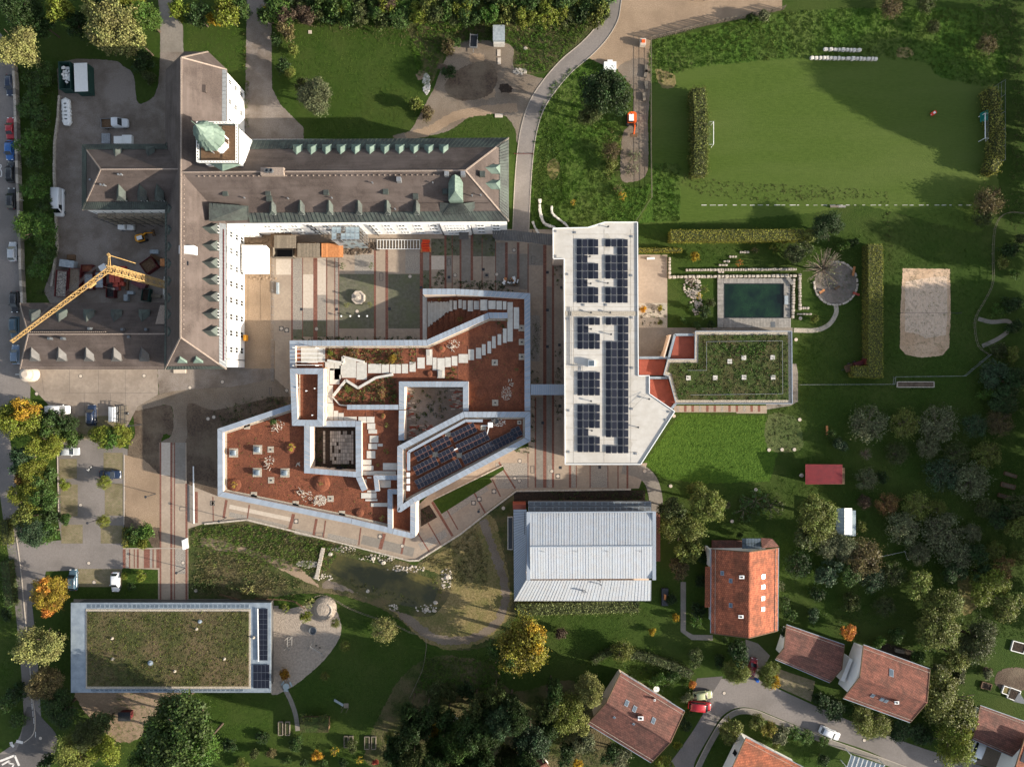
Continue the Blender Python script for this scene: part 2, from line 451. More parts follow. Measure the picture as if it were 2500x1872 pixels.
# conical conifer
def conifer():
    C = []; Nn = []; cl = []
    for i in range(150):
        z = rng.random() ** .8; a = rng.random() * 6.283; rr = (1 - z) * rng.uniform(.75,1.05); c0 = rng.random()
        for q in range(16):
            t = rng.uniform(.3,1.0)
            C.append((2.2 * rr * t * cos(a) + rng.normal() * .16,2.2 * rr * t * sin(a) + rng.normal() * .16,.8 + 9 * z - .5 * t * rr + rng.normal() * .12)); Nn.append((cos(a),sin(a),.8)); cl.append(c0)
    return leaf_mesh('crown',np.array(C),np.array(Nn) + rng.normal(size=(len(C),3)) * .6,.28 * rng.uniform(.6,1.3,len(C)),np.array(cl))
KIND['fir0'] = (conifer(),trunk_mesh('trunk',7.5,.2,.6,.5,3),2.2,10.0)
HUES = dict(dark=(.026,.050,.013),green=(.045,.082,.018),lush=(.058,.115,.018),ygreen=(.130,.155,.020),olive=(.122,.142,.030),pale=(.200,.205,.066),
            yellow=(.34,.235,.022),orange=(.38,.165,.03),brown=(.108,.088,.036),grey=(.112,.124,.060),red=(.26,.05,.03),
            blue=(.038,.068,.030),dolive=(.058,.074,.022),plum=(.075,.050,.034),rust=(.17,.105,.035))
FIRST = {}
def tree(px,py,r,h,hue,kind,label,cat='tree',group=None,name=None,zb=0.0):
    """px, py, r: crown centre and radius in the photograph; h metres"""
    if kind[-1].isdigit(): key = kind
    else:
        opts = [k for k in KIND if k[:-1] == kind]; key = RC(opts)
    cme,tme,R,h0 = KIND[key]
    zc = zb + .6 * h
    c = P(px,py,zc)
    rm = r * S * (H - zc) / H
    pn,qn = ('foliage','stem') if key[:-1] in ('bush','spray') else ('crown','trunk')
    root = T(name or {'bush': 'shrub','spray': 'shrub','fir': 'fir_tree'}.get(key[:-1],'tree'),label,cat,(c.x,c.y,zb),group,U(0,6.28))
    root.scale = (rm / R,rm / R,h / h0)
    col = HUES[hue] if isinstance(hue,str) else hue
    j = U(.88,1.12)
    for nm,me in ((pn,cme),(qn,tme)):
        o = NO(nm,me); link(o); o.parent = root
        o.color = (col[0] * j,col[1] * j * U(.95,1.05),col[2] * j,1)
    return root
def inside(poly,pts):
    x,y = pts[:,0],pts[:,1]; r = np.zeros(len(pts),bool); n = len(poly)
    for i in range(n):
        x0,y0 = poly[i - 1][:2]; x1,y1 = poly[i][:2]
        if abs(y1 - y0) < 1e-9: continue
        r ^= ((y0 > y) != (y1 > y)) & (x < (x1 - x0) * (y - y0) / (y1 - y0) + x0)
    return r
def rand_in(poly,n):
    a = np.array([(p[0],p[1]) for p in poly]); lo,hi = a.min(0),a.max(0)
    area = abs(sum(a[i - 1][0] * a[i][1] - a[i][0] * a[i - 1][1] for i in range(len(a)))) / 2
    m = int(n * ((hi - lo).prod() / max(area,.01))) + 8
    q = lo + rng.random((m,2)) * (hi - lo)
    return q[inside(a,q)][:n]
def area(poly):
    a = [(p[0],p[1]) for p in poly]
    return abs(sum(a[i - 1][0] * a[i][1] - a[i][0] * a[i - 1][1] for i in range(len(a)))) / 2
def planting(name,px_poly,hues,dens=3.0,r=.35,h=.4,per=12,leaf=.16,z=0.02,parent=None,label=None,lean=1.0):
    """low planting nobody could count: small clumps of leaves, one object of kind stuff per colour"""
    poly = PP(px_poly,z)
    hues = hues if isinstance(hues,(list,tuple)) and not isinstance(hues[0],float) else [hues]
    for hue in hues:
        n = max(3,int(area(poly) * dens / len(hues)))
        q = rand_in(poly,n); n = len(q)
        if not n: continue
        sc = rng.uniform(.5,1.3,n)
        d = unit(n * per); d[:,2] = np.abs(d[:,2])
        C = np.zeros((n * per,3)); C[:,:2] = np.repeat(q,per,0)
        C += d * np.array([r,r,h]) * np.repeat(sc,per)[:,None] * rng.uniform(.3,1,(n * per,1)); C[:,2] += z
        me = leaf_mesh(name,C,d + rng.normal(size=d.shape) * .5,leaf * rng.uniform(.6,1.4,n * per),np.repeat(rng.random(n),per))
        o = NO(name,me); link(o); o['kind'] = 'stuff'
        o.color = (*(HUES[hue] if isinstance(hue,str) else hue),1)
        if parent is not None: adopt(o,parent)
def hedge(px_pts,w_px,h,hue,label,dens=46,leaf=.16,group=None,z0=0.0,top_jit=.11):
    """clipped hedge along a centre line: leaves over the faces of a box, twiggy core inside"""
    pts = [P(a,b,h) for a,b in px_pts]; w = w_px * S * (H - h) / H
    root = T('hedge',label,'hedge',(pts[0].x,pts[0].y,z0),group)
    Cs = []; Ns = []; core = MB()
    for a,b in zip(pts[:-1],pts[1:]):
        d = V((b.x - a.x,b.y - a.y,0)); Lh = d.length; d.normalize(); nrm = V((-d.y,d.x,0))
        for kind,ar in (('top',Lh * w),('s1',Lh * h),('s2',Lh * h),('e1',w * h),('e2',w * h)):
            n = int(ar * dens); u,v = rng.random(n),rng.random(n); j = rng.normal(size=n) * top_jit
            D = np.array(d); NR = np.array(nrm); A = np.array((a.x,a.y,z0))
            if kind == 'top': c = A + D * (u * Lh)[:,None] + NR * ((v - .5) * w)[:,None]; c[:,2] += h + j; nn = np.tile((0,0,1.),(n,1))
            elif kind[0] == 's':
                sg = 1 if kind == 's1' else -1
                c = A + D * (u * Lh)[:,None] + NR * (sg * (w / 2 + j))[:,None]; c[:,2] += v * h; nn = np.tile(NR * sg,(n,1))
            else:
                sg = 1 if kind == 'e2' else -1
                c = A + D * ((Lh if sg > 0 else 0) + sg * j)[:,None] + NR * ((u - .5) * w)[:,None]; c[:,2] += v * h; nn = np.tile(D * sg,(n,1))
            Cs.append(c); Ns.append(nn)
        m = (a + b) / 2; core.obox((m.x,m.y),d,nrm,z0,z0 + h * .95,Lh / 2 - .08,w / 2 - .08)
    C = np.concatenate(Cs); Nn = np.concatenate(Ns)
    me = leaf_mesh('foliage',C,Nn + rng.normal(size=C.shape) * .55,leaf * rng.uniform(.6,1.4,len(C)),rng.random(len(C)))
    o = adopt(link(NO('foliage',me)),root); o.color = (*(HUES[hue] if isinstance(hue,str) else hue),1)
    core.bd('branches','leaf_litter',root)
    return root
# ------------------------------------------------------------------ ground builders
def curve(pts,n=6,closed=True):
    """Catmull-Rom through pixel points"""
    out = []; m = len(pts); rngi = range(m) if closed else range(m - 1)
    for i in rngi:
        if closed: p0,p1,p2,p3 = (pts[(i + k) % m] for k in (-1,0,1,2))
        else: p0,p1,p2,p3 = pts[max(i - 1,0)],pts[i],pts[i + 1],pts[min(i + 2,m - 1)]
        for k in range(n):
            t = k / n
            out.append(tuple(.5 * (2 * p1[j] + (p2[j] - p0[j]) * t + (2 * p0[j] - 5 * p1[j] + 4 * p2[j] - p3[j]) * t * t + (3 * p1[j] - p0[j] - 3 * p2[j] + p3[j]) * t ** 3) for j in (0,1)))
    if not closed: out.append(tuple(pts[-1]))
    return out
def ragged(pts,amp=1.5,step=4.0):
    """the outline broken into short pieces that wander a little (grass edges)"""
    out = []
    for i in range(len(pts)):
        a = pts[i]; b = pts[(i + 1) % len(pts)]; L_ = math.hypot(b[0] - a[0],b[1] - a[1]); n = max(1,int(L_ / step))
        for k in range(n):
            t = k / n; out.append((a[0] + (b[0] - a[0]) * t + U(-amp,amp),a[1] + (b[1] - a[1]) * t + U(-amp,amp)))
    return out
ZS = [0.0]
def sheet(name,pts,mat,z,parent=None,rag=0.0,kind='structure'):
    """a flat piece of ground; z in steps of a few millimetres keeps flush sheets apart"""
    if rag: pts = ragged(pts,rag)
    ZS[0] += .00004
    zz = z + ZS[0]
    v = PP(pts,0); a = sum(v[i - 1].x * v[i].y - v[i].x * v[i - 1].y for i in range(len(v)))
    if a < 0: v = v[::-1]
    o = MB().poly([(p.x,p.y,zz) for p in v]).bd(name,mat,parent)
    if parent is None: o['kind'] = kind
    return o
def ribbon(px_pts,w_px):
    """outline of a band of constant width along pixel points"""
    L_,R_ = [],[]
    n = len(px_pts)
    for i in range(n):
        a = px_pts[max(i - 1,0)]; b = px_pts[min(i + 1,n - 1)]
        d = math.hypot(b[0] - a[0],b[1] - a[1]) or 1; nx,ny = -(b[1] - a[1]) / d,(b[0] - a[0]) / d
        w = w_px[i] if hasattr(w_px,'__len__') else w_px
        L_.append((px_pts[i][0] + nx * w / 2,px_pts[i][1] + ny * w / 2)); R_.append((px_pts[i][0] - nx * w / 2,px_pts[i][1] - ny * w / 2))
    return L_ + R_[::-1]
def kerb(px_pts,w=.14,h=.1,mat='kerb',name='kerb'):
    b = MB(); v = PP(px_pts)
    for p,q in zip(v[:-1],v[1:]): b.bar((p.x,p.y,h / 2),(q.x,q.y,h / 2),w,h)
    o = b.bd(name,mat); o['kind'] = 'structure'; return o
def rect(x0,y0,x1,y1): return [(x0,y0),(x1,y0),(x1,y1),(x0,y1)]
# grass tufts: one small mesh scattered over the lawns with geometry nodes
def tuft(name,n,rad,h,col):
    v = []; f = []
    for i in range(n):
        a = U(0,6.28); r = rad * math.sqrt(random.random()); x,y = r * cos(a),r * sin(a)
        b = U(0,6.28); w = rad * .16; hh = h * U(.5,1.1); lx,ly = U(-.5,.5) * h,U(-.5,.5) * h
        v += [(x - w * cos(b),y - w * sin(b),0),(x + w * cos(b),y + w * sin(b),0),(x + lx,y + ly,hh)]; f.append([3 * i,3 * i + 1,3 * i + 2])
    me = bpy.data.meshes.new(name); me.from_pydata(v,[],f); me.materials.append(MAT[col]); me.update()
    return NO(name,me)
def scatter(name,polys,dens,src,smin=.6,smax=1.4,seed=1):
    b = MB()
    for pts in polys: b.poly([(p.x,p.y,.012) for p in PP(pts)])
    o = b.bd(name,'lawn'); o['kind'] = 'stuff'
    g = bpy.data.node_groups.new('scatter_' + name,'GeometryNodeTree')
    g.interface.new_socket('Geometry',in_out='INPUT',socket_type='NodeSocketGeometry'); g.interface.new_socket('Geometry',in_out='OUTPUT',socket_type='NodeSocketGeometry')
    N = g.nodes; L = g.links
    gi = N.new('NodeGroupInput'); go = N.new('NodeGroupOutput')
    d = N.new('GeometryNodeDistributePointsOnFaces'); d.inputs['Density'].default_value = dens; d.inputs['Seed'].default_value = seed
    oi = N.new('GeometryNodeObjectInfo'); oi.inputs['Object'].default_value = src
    ip = N.new('GeometryNodeInstanceOnPoints')
    rr = N.new('FunctionNodeRandomValue'); rr.data_type = 'FLOAT_VECTOR'; rr.inputs[1].default_value = (.15,.15,6.28)
    rs = N.new('FunctionNodeRandomValue'); rs.data_type = 'FLOAT'; rs.inputs[2].default_value = smin; rs.inputs[3].default_value = smax
    L.new(gi.outputs[0],d.inputs['Mesh']); L.new(d.outputs['Points'],ip.inputs['Points']); L.new(oi.outputs['Geometry'],ip.inputs['Instance'])
    L.new(rr.outputs[0],ip.inputs['Rotation']); L.new(rs.outputs[1],ip.inputs['Scale']); L.new(ip.outputs[0],go.inputs[0])
    md = o.modifiers.new('scatter','NODES'); md.node_group = g
    return o
# ------------------------------------------------------------------ the ground
g = MB().poly([(-420,-420,0),(420,-420,0),(420,420,0),(-420,420,0)]).bd('ground','lawn'); g['kind'] = 'structure'
# roads and yards
sheet('street',curve([(-40,130),(36,150),(44,300),(50,480),(54,640),(58,760),(70,880),(74,960),(60,1010),(-40,1020)],5),'asphalt',.012)
sheet('street',ribbon(curve([(-2,1040),(6,1090),(14,1150),(24,1230),(34,1300),(48,1400),(60,1500),(70,1600),(76,1690),(78,1760),(62,1815),(20,1850),(-40,1885)],4,False),42),'asphalt',.014)
sheet('street',curve([(66,1725),(110,1760),(140,1800),(128,1850),(100,1890),(-40,1900),(-40,1845),(40,1830)],4),'asphalt_dark',.017)
sheet('car_park',[(140,1078),(215,1070),(312,1096),(303,1285),(300,1300),(300,1388),(112,1394),(100,1470),(50,1480),(24,1330),(150,1318),(142,1270),(140,1100)],'asphalt',.020)
sheet('yard_gravel',curve([(143,235),(150,152),(272,148),(300,162),(326,182),(334,245),(352,252),(386,212),(391,60),(386,-20),(412,-20),(436,50),(447,64),(448,130),(470,250),(470,745),(128,748),(142,600),(136,400)],3),'gravel_dark',.012,rag=.7)
sheet('park_lane',ragged([(391,-20),(412,-20),(420,20),(446,62),(448,128),(392,128)],.8),'paving_grey',.020)
sheet('park_lane',ragged([(603,-20),(655,-20),(652,30),(663,60),(664,215),(684,255),(741,312),(741,350),(596,350),(601,120)],.8),'gravel_dark',.012)
sheet('north_yard',curve([(1018,292),(1040,252),(1060,215),(1085,150),(1120,104),(1205,100),(1252,116),(1254,165),(1300,185),(1336,200),(1318,250),(1300,300),(1264,350),(1258,318),(1226,280),(1150,286),(1090,322),(985,340),(960,332),(1000,320)],4),'gravel',.012,rag=1.0)
for q in range(9): x_,y_,r_ = U(1030,1240),U(140,310),U(8,24); sheet('earth_patch',ragged([(x_ + r_ * 1.5 * cos(t * .7),y_ + r_ * sin(t * .7)) for t in range(9)],3),RC(['soil','dark_soil','gravel_tan']),.016)
sheet('worn_path',ragged(ribbon(curve([(990,335),(1050,318),(1110,285),(1180,270),(1262,262)],5,False),22),2),'gravel_tan',.0175)
sheet('north_yard_dirt',curve([(1120,170),(1190,150),(1215,190),(1190,235),(1120,245),(1085,215)],5),'soil',.018,rag=1.5)
lane = curve([(1500,-20),(1496,10),(1489,45),(1465,85),(1430,122),(1385,160),(1345,205),(1312,255),(1293,310),(1283,372),(1276,460),(1271,575)],5,False)
sheet('lane',ribbon(lane,38),'asphalt',.024)
for sgn in (-1,1):
    e = ribbon(lane,39.5); n_ = len(lane); kerb(e[:n_] if sgn > 0 else e[n_:],.16,.10)
sheet('gravel_car_park',[(1508,-20),(1912,-20),(1908,26),(1700,68),(1588,98),(1584,150),(1566,150),(1500,172),(1436,142),(1470,92),(1500,40)],'gravel_tan',.012,rag=.8)
sheet('track',curve([(1508,165),(1584,150),(1582,300),(1580,420),(1540,445),(1515,430),(1520,330),(1540,300),(1545,220)],4),'gravel',.016,rag=1.0)
# lawns and meadows with their own growth
LAWNS = {'field': curve([(1592,105),(1700,80),(1900,35),(2140,60),(2400,160),(2420,330),(2440,500),(2400,560),(2340,560),(2100,500),(1990,520),(1640,545),(1560,540),(1590,470),(1588,300)],3),
         'north': curve([(700,50),(1000,45),(1040,140),(1030,250),(1000,300),(940,320),(790,335),(750,300),(830,260),(720,200)],4),
         'bank': curve([(1345,210),(1400,165),(1470,160),(1520,300),(1500,430),(1560,460),(1590,450),(1545,545),(1440,550),(1350,560),(1300,540),(1300,400),(1310,300)],4),
         'east': [(1555,560),(1640,600),(1980,600),(2110,560),(2400,480),(2420,700),(2420,900),(2180,935),(1950,940),(1950,800),(1990,790),(1990,650),(1630,640)],
         'south_meadow': [(1660,1010),(1870,1015),(1900,1100),(1880,1175),(1700,1180),(1610,1165),(1575,1130)],
         'orchard': [(1880,945),(2500,930),(2500,1560),(2080,1520),(1910,1480),(1900,1330),(1720,1320),(1620,1200),(1900,1185)],
         'kinder': [(740,1690),(830,1600),(850,1480),(1000,1550),(1020,1640),(1000,1740),(960,1830),(560,1830),(550,1700),(660,1694)],
         'gymlawn': [(1240,1500),(1600,1480),(1610,1600),(1490,1640),(1400,1620),(1230,1690),(1010,1690),(1020,1590),(1200,1560)]}
sheet('meadow',ragged(curve([(1592,105),(1700,80),(1900,35),(2140,20),(2440,40),(2440,200),(2300,190),(2240,150),(2000,140),(1700,165),(1640,190),(1592,200)],4),2),'meadow',.004)
sheet('sports_field',ragged(LAWNS['field'],2),'mown',.003)
sheet('meadow',ragged(LAWNS['bank'],2),'meadow',.004)
sheet('meadow',ragged([(1595,400),(1660,400),(1662,540),(1560,545),(1592,480)],2),'meadow',.006)
sheet('meadow',ragged(LAWNS['south_meadow'],2),'meadow_bright',.004)
sheet('dry_patch',curve([(1600,172),(1630,175),(1650,190),(1645,215),(1615,212)],4),'dry_grass',.008,rag=2)
sheet('dry_patch',curve([(2190,118),(2215,116),(2230,130),(2215,142),(2192,140)],4),'dry_grass',.008,rag=2)
sheet('bare_patch',curve([(1338,400),(1350,387),(1363,395),(1366,420),(1352,440),(1336,425)],4),'dry_grass',.008,rag=1.5)
sheet('dry_patch',curve([(1875,1015),(1935,1015),(1960,1060),(1950,1100),(1875,1095)],4),'lawn_worn',.008,rag=2)
sheet('rough_grass',curve([(1010,50),(1300,45),(1400,30),(1450,40),(1440,80),(1380,130),(1250,105),(1100,115),(1080,150),(1040,220),(1025,130)],4),'scrub',.004,rag=2)
sheet('rough_grass',curve([(1258,110),(1370,80),(1390,130),(1330,180),(1260,168)],4),'scrub',.008,rag=2)
sheet('rough_grass',curve([(1300,440),(1340,300),(1380,340),(1375,480),(1330,545)],4),'lawn',.007,rag=2)
# residential street, its pavement and drives
sheet('street',curve([(1628,1880),(1665,1822),(1700,1770),(1722,1722),(1702,1684),(1735,1656),(1775,1656),(1830,1650),(1872,1668),(1990,1722),(2120,1777),(2260,1828),(2420,1880),(2235,1880),(2120,1832),(2000,1792),(1900,1752),(1850,1732),(1805,1726),(1765,1745),(1735,1790),(1700,1850),(1685,1880)],4),'asphalt',.014)
pv = curve([(1702,1880),(1718,1845),(1742,1800),(1768,1760),(1800,1738),(1838,1738),(1890,1758),(2000,1802),(2130,1848),(2230,1885)],5,False)
sheet('pavement',ribbon(pv,13),'paving_grey',.05)
e = ribbon(pv,14); kerb(e[len(pv):],.14,.12,'kerb')
sheet('drive',[(1702,1655),(1765,1650),(1740,1690),(1725,1740),(1695,1725),(1690,1690)],'asphalt_dark',.020)
sheet('forecourt',[(1900,1632),(1990,1662),(1980,1712),(1890,1672)],'grid_paver',.022)
sheet('forecourt',[(1820,1560),(1850,1570),(1880,1600),(1850,1655),(1825,1650)],'paving_grey',.018)
sheet('forecourt',[(2370,1800),(2460,1835),(2450,1880),(2350,1855)],'gravel',.020)
sheet('garden_path',ribbon([(1668,1420),(1668,1540),(1690,1555),(1740,1556)],13),'paving_grey',.016)
sheet('terrace',[(2150,1565),(2235,1590),(2225,1620),(2140,1590)],'dark_soil',.014)
sheet('garden_bed',curve([(2340,1390),(2380,1430),(2385,1480),(2350,1500),(2340,1440)],4),'dry_grass',.010,rag=2)
sheet('garden_bed',curve([(2435,1640),(2500,1630),(2520,1680),(2440,1680)],4),'soil',.010,rag=2)
sheet('garden_path',ribbon(curve([(2388,778),(2420,786),(2460,784),(2468,800),(2440,825),(2398,845)],4,False),10),'paving_grey',.014)
# courtyard paving: a base sheet, bands of brick and slabs between
cp = sheet('courtyard_paving',[(666,560),(1380,560),(1392,620),(1392,1135),(1580,1130),(1560,1192),(1258,1196),(1186,1250),(1124,1302),(1022,1366),(1000,1366),(839,1325),(690,1285),(604,1267),(500,1277),(452,1268),(452,1180),(532,1211),(960,1290),(1130,1130),(1290,1090),(1290,720),(1030,720),(1030,835),(706,835),(668,832)],'paving_beige',.020)
sheet('court_edge',rect(671,826,712,968),'paving_beige',.0195)
walk = sheet('walkway_paving',[(389,1080),(455,1080),(456,1180),(500,1200),(500,1277),(460,1290),(460,1480),(386,1480),(386,1390),(300,1386),(300,1338),(392,1336)],'paving_beige',.022)
def band(x0,y0,x1,y1,par=cp):
    sheet('brick_band',rect(x0,y0,x1,y1),'brick_band',.032,par)
def panel(x0,y0,x1,y1,mat,par=cp):
    sheet('paving_panel',rect(x0,y0,x1,y1),mat,.027,par)
for x0,x1,y0,y1 in ((711,715,630,835),(738,740,630,835),(765,775,630,835),(796.5,799,630,835),(816.5,818.6,630,835),(826,828,630,835),(913,918,600,835),(941,947.5,608,835),
                       (1025,1033,612,835),(1048,1053,612,705),(1085,1090,572,705),(1103,1105,572,705),(1122,1126.5,572,705),(1149,1155,572,685),(1176,1178,580,706),(1209,1211,590,710),
                       (1233,1239.5,592,690),(1262,1268,592,690),(1288,1290.5,595,720),(1326,1334,598,1190),(1347.5,1352.8,640,1190),(1305.5,1309,970,1190),(1288,1290,1105,1190),
                       (1389,1394.5,1136,1190),(1406,1408,1136,1190),(1439.5,1442,1136,1190),(1483,1485,1136,1190),(1507.5,1510,1136,1192),(1529.5,1534,1136,1192)):
    band(x0,y0,x1,y1)
for q in ((674,630,711,671,'paving_pale'),(715,630,738,804,'cobble'),(715,804,738,828,'paving_green'),(740,670,765,752,'paving_pale'),(740,752,765,783,'cobble'),(740,783,765,822,'paving_green'),
          (775,630,796,720,'paving_pale'),(775,720,796,783,'cobble'),(775,783,796,822,'paving_green'),(818.6,630,826,822,'cobble'),(866,622,913,669,'cobble'),(828,669,913,802,'paving_green'),
          (990,610,1025,668,'cobble'),(948,669,1025,802,'paving_green'),(1033,612,1048,660,'paving_grey'),(1033,660,1048,706,'paving_green'),(1053,583,1085,624,'paving_green'),(1053,625,1085,658,'paving_pale'),
          (1090,573,1103,624,'paving_green'),(1090,626,1103,690,'paving_grey'),(1126.5,582,1149,690,'paving_grey'),(1105,573,1122,624,'paving_green'),(1155,573,1209,626,'paving_green'),(1211,593,1233,690,'paving_grey'),
          (1240,620,1262,692,'paving_grey'),(1268,620,1288,706,'paving_grey'),(1290.5,595,1326,648,'paving_grey'),(1334,700,1347,1190,'paving_grey'),(1353,1020,1374,1190,'paving_beige'),
          (1290.5,770,1318,882,'cobble'),(1309,970,1326,1190,'paving_grey'),(1337,1136,1353,1190,'cobble'),(1394.5,1136,1406,1190,'cobble'),(1442,1136,1483,1190,'cobble'),(1210,1130,1288,1192,'cobble')):
    panel(*q)
def angled(x0,y0,x1,y1,w,mat='brick_band',par=cp,z=.034):
    sheet('brick_band' if mat == 'brick_band' else 'paving_panel',ribbon([(x0,y0),(x1,y1)],w),mat,z,par)
for x0,y0,x1,y1,w in ((520,1212,521,1272,2.5),(553,1220,546,1264,6),(609,1232,604,1265,3),(717,1254,706,1297,8),(773,1266,765,1310,6),(795,1270,789,1314,3),(881,1288,876,1330,3),
                          (938,1302,928,1340,9),(988,1312,980,1352,5),(1018,1298,1048,1346,3),(1045,1276,1075,1328,3),(1055,1225,1105,1308,6),(1090,1242,1118,1292,3),(1155,1198,1186,1254,4),(1202,1170,1222,1212,3),(1218,1128,1258,1192,4)):
    angled(x0,y0,x1,y1,w)
for x0,y0,x1,y1,w,m in ((560,1255,700,1288,12,'cobble'),(720,1296,762,1305,12,'cobble'),(800,1308,872,1324,14,'cobble'),(884,1316,1010,1348,22,'paving_grey'),(560,1236,712,1268,10,'paving_pale'),(1082,1262,1190,1190,14,'cobble'),(1025,1335,1090,1300,18,'cobble')):
    angled(x0,y0,x1,y1,w,m,z=.029)
for x0,x1,y0,y1 in ((390,394,1080,1480),(416,421,1080,1480),(425,427.5,1080,1480),(453,458,1180,1480),(476,483,1200,1276),(300,307,1340,1386),(315.5,318,1340,1386),(327,329.5,1340,1386),(334.5,339,1340,1386),
                       (351.5,366,1340,1386),(372.5,375.5,1340,1386),(382,389.5,1340,1386)):
    band(x0,y0,x1,y1,walk)
for x0,y0,x1,y1,m in ((427.5,1080,453,1180,'paving_grey'),(458,1185,476,1272,'paving_grey'),(427.5,1338,453,1400,'cobble'),(307,1340,315,1386,'cobble'),(366,1340,372,1386,'cobble'),(394,1080,416,1160,'paving_pale')):
    panel(x0,y0,x1,y1,m,walk)
# yards, dirt and gravel west and south of the school
sheet('concrete_yard',[(60,895),(384,900),(387,962),(336,992),(300,1062),(206,1074),(140,1010),(92,960),(68,935)],'concrete_yard',.020)
jo = MB()
for a_,b_ in (((150,960),(386,959)),((170,903),(170,958)),((240,903),(241,958)),((306,903),(307,1000)),((100,905),(108,960)),((206,960),(206,1060)),((270,960),(268,1040))):
    p_,q_ = P(*a_),P(*b_); jo.bar((p_.x,p_.y,.022),(q_.x,q_.y,.022),.06,.012)
jo.bd('yard_joint','asphalt_dark',None)['kind'] = 'structure'
sheet('bare_soil',[(470,890),(712,890),(712,1040),(470,1060)],'soil',.006)
sheet('thicket_floor',ragged(curve([(940,1720),(1040,1605),(1200,1620),(1250,1690),(1400,1660),(1470,1780),(1500,1900),(930,1900)],3),2),'scrub',.004)
sheet('gravel_strip',ragged([(384,900),(470,895),(598,897),(670,900),(670,960),(560,945),(468,950),(388,962)],1.5),'gravel_dark',.012)
sheet('gravel_strip',ragged([(584,560),(672,560),(672,900),(598,900),(590,640)],.8),'gravel_tan',.012)
sheet('gravel_path',curve([(336,990),(390,962),(470,950),(560,945),(640,930),(672,925),(708,965),(672,968),(600,985),(520,1000),(470,984),(455,1000),(453,1080),(392,1080),(420,1060),(422,1000),(400,988),(336,1002)],4),'gravel',.018,rag=.8)
sheet('bare_soil',curve([(330,1002),(400,988),(421,1000),(421,1060),(392,1082),(391,1340),(345,1290),(303,1282),(312,1100),(330,1060)],4),'soil',.012,rag=1)
sheet('bare_soil',curve([(455,1000),(470,985),(520,1000),(600,1000),(640,960),(708,965),(708,1000),(540,1060),(536,1215),(455,1182)],3),'soil',.013,rag=1)
sheet('bare_soil',ragged([(305,1110),(352,1122),(392,1160),(391,1288),(340,1282),(306,1255)],1),'gravel_tan',.016)
for y0,y1,xa,xb in ((1120,1168,145,188),(1182,1260,148,190),(1280,1326,150,202),(1105,1168,253,300),(1180,1258,256,300),(1282,1326,246,300),(1388,1432,190,298),(1015,1070,190,306)):
    sheet('parking_bay',rect(xa,y0,xb,y1),'grid_paver',.026)
# scrub, pond and tracks south of the new building
sheet('meadow_scrub',ragged(curve([(458,1282),(604,1272),(839,1330),(1000,1374),(1030,1368),(1190,1258),(1256,1210),(1262,1500),(1180,1580),(1060,1575),(940,1490),(800,1448),(640,1460),(560,1475),(468,1470)],3),1.5),'scrub',.004)
sheet('worn_earth',ragged(curve([(1110,1300),(1190,1256),(1215,1290),(1240,1400),(1248,1490),(1190,1560),(1100,1585),(1030,1560),(960,1492),(880,1448),(905,1440),(1000,1480),(1070,1480),(1095,1420),(1100,1360)],4),3),'dry_grass',.008)
sheet('track',ragged(ribbon(curve([(1180,1268),(1196,1320),(1222,1390),(1234,1460),(1212,1520),(1150,1558),(1070,1560),(1010,1522),(950,1472),(870,1438),(790,1425)],5,False),20),3.2),'gravel',.010)
sheet('worn_path',curve([(498,1312),(560,1325),(640,1350),(720,1378),(780,1432),(750,1420),(690,1392),(600,1352),(500,1338)],4),'gravel_tan',.012,rag=2)
sheet('dry_grass_patch',curve([(1020,1390),(1120,1330),(1170,1370),(1190,1450),(1170,1530),(1100,1540),(1090,1440)],4),'dry_grass',.008,rag=2)
pond = [(792,1350),(840,1358),(900,1372),(960,1388),(1010,1399),(1060,1413),(1072,1432),(1060,1468),(1030,1484),(985,1478),(930,1458),(880,1436),(830,1408),(779,1386)]
sheet('pond_bank',curve([(780,1340),(840,1345),(960,1376),(1060,1396),(1100,1430),(1080,1480),(1040,1505),(960,1488),(860,1440),(790,1400)],4),'scrub',.012,rag=2)
w_ = sheet('pond_water',pond,'water_pond',.035)
# kindergarten grounds
sheet('playground',curve([(655,1500),(700,1488),(740,1478),(800,1470),(826,1500),(832,1548),(800,1600),(760,1640),(705,1680),(655,1682)],4),'sand_grey',.012,rag=.6)
sheet('garden_path',ribbon(curve([(690,1672),(708,1705),(722,1745),(727,1783)],4,False),11),'paving_grey',.016)
sheet('playground',curve([(200,1680),(430,1680),(420,1720),(360,1760),(340,1800),(290,1810),(230,1760),(195,1720)],4),'gravel_tan',.010,rag=2)
sheet('walk',rect(180,1462,560,1474),'paving_grey',.014)
sheet('trodden_strip',rect(545,1478,680,1500),'paving_grey',.010)
# pool garden and sand court
sheet('court',rect(1556,622,1629,740),'paving_beige',.016)
sheet('gravel_bed',rect(1556,740,1629,800),'gravel_roof',.014)
sheet('paved_court',[(1556,800),(1935,800),(1935,812),(1700,815),(1690,880),(1556,880)],'paving_grey',.018)
sheet('sand_court',[(2204,655),(2319,657),(2321,760),(2317,848),(2300,868),(2250,873),(2212,866),(2197,850),(2198,760)],'sand',.012,rag=.8)
sheet('sand_court',[(2210,688),(2250,680),(2312,674),(2313,760),(2309,818),(2262,826),(2240,815),(2209,810)],'sand_pale',.017,rag=1)
sheet('fire_pit_gravel',[(2040 + 52 * cos(t * .2618),692 + 52 * sin(t * .2618)) for t in range(24)],'gravel_dark',.012)
sheet('garden_path',ribbon(curve([(2040,742),(2041,765),(2024,792),(1992,806),(1938,806)],5,False),11),'gravel_roof',.018)
sheet('terrace_paving',[(1645,990),(1872,990),(1872,1009),(1798,1009),(1798,1006),(1645,1006)],'paving_beige',.016)
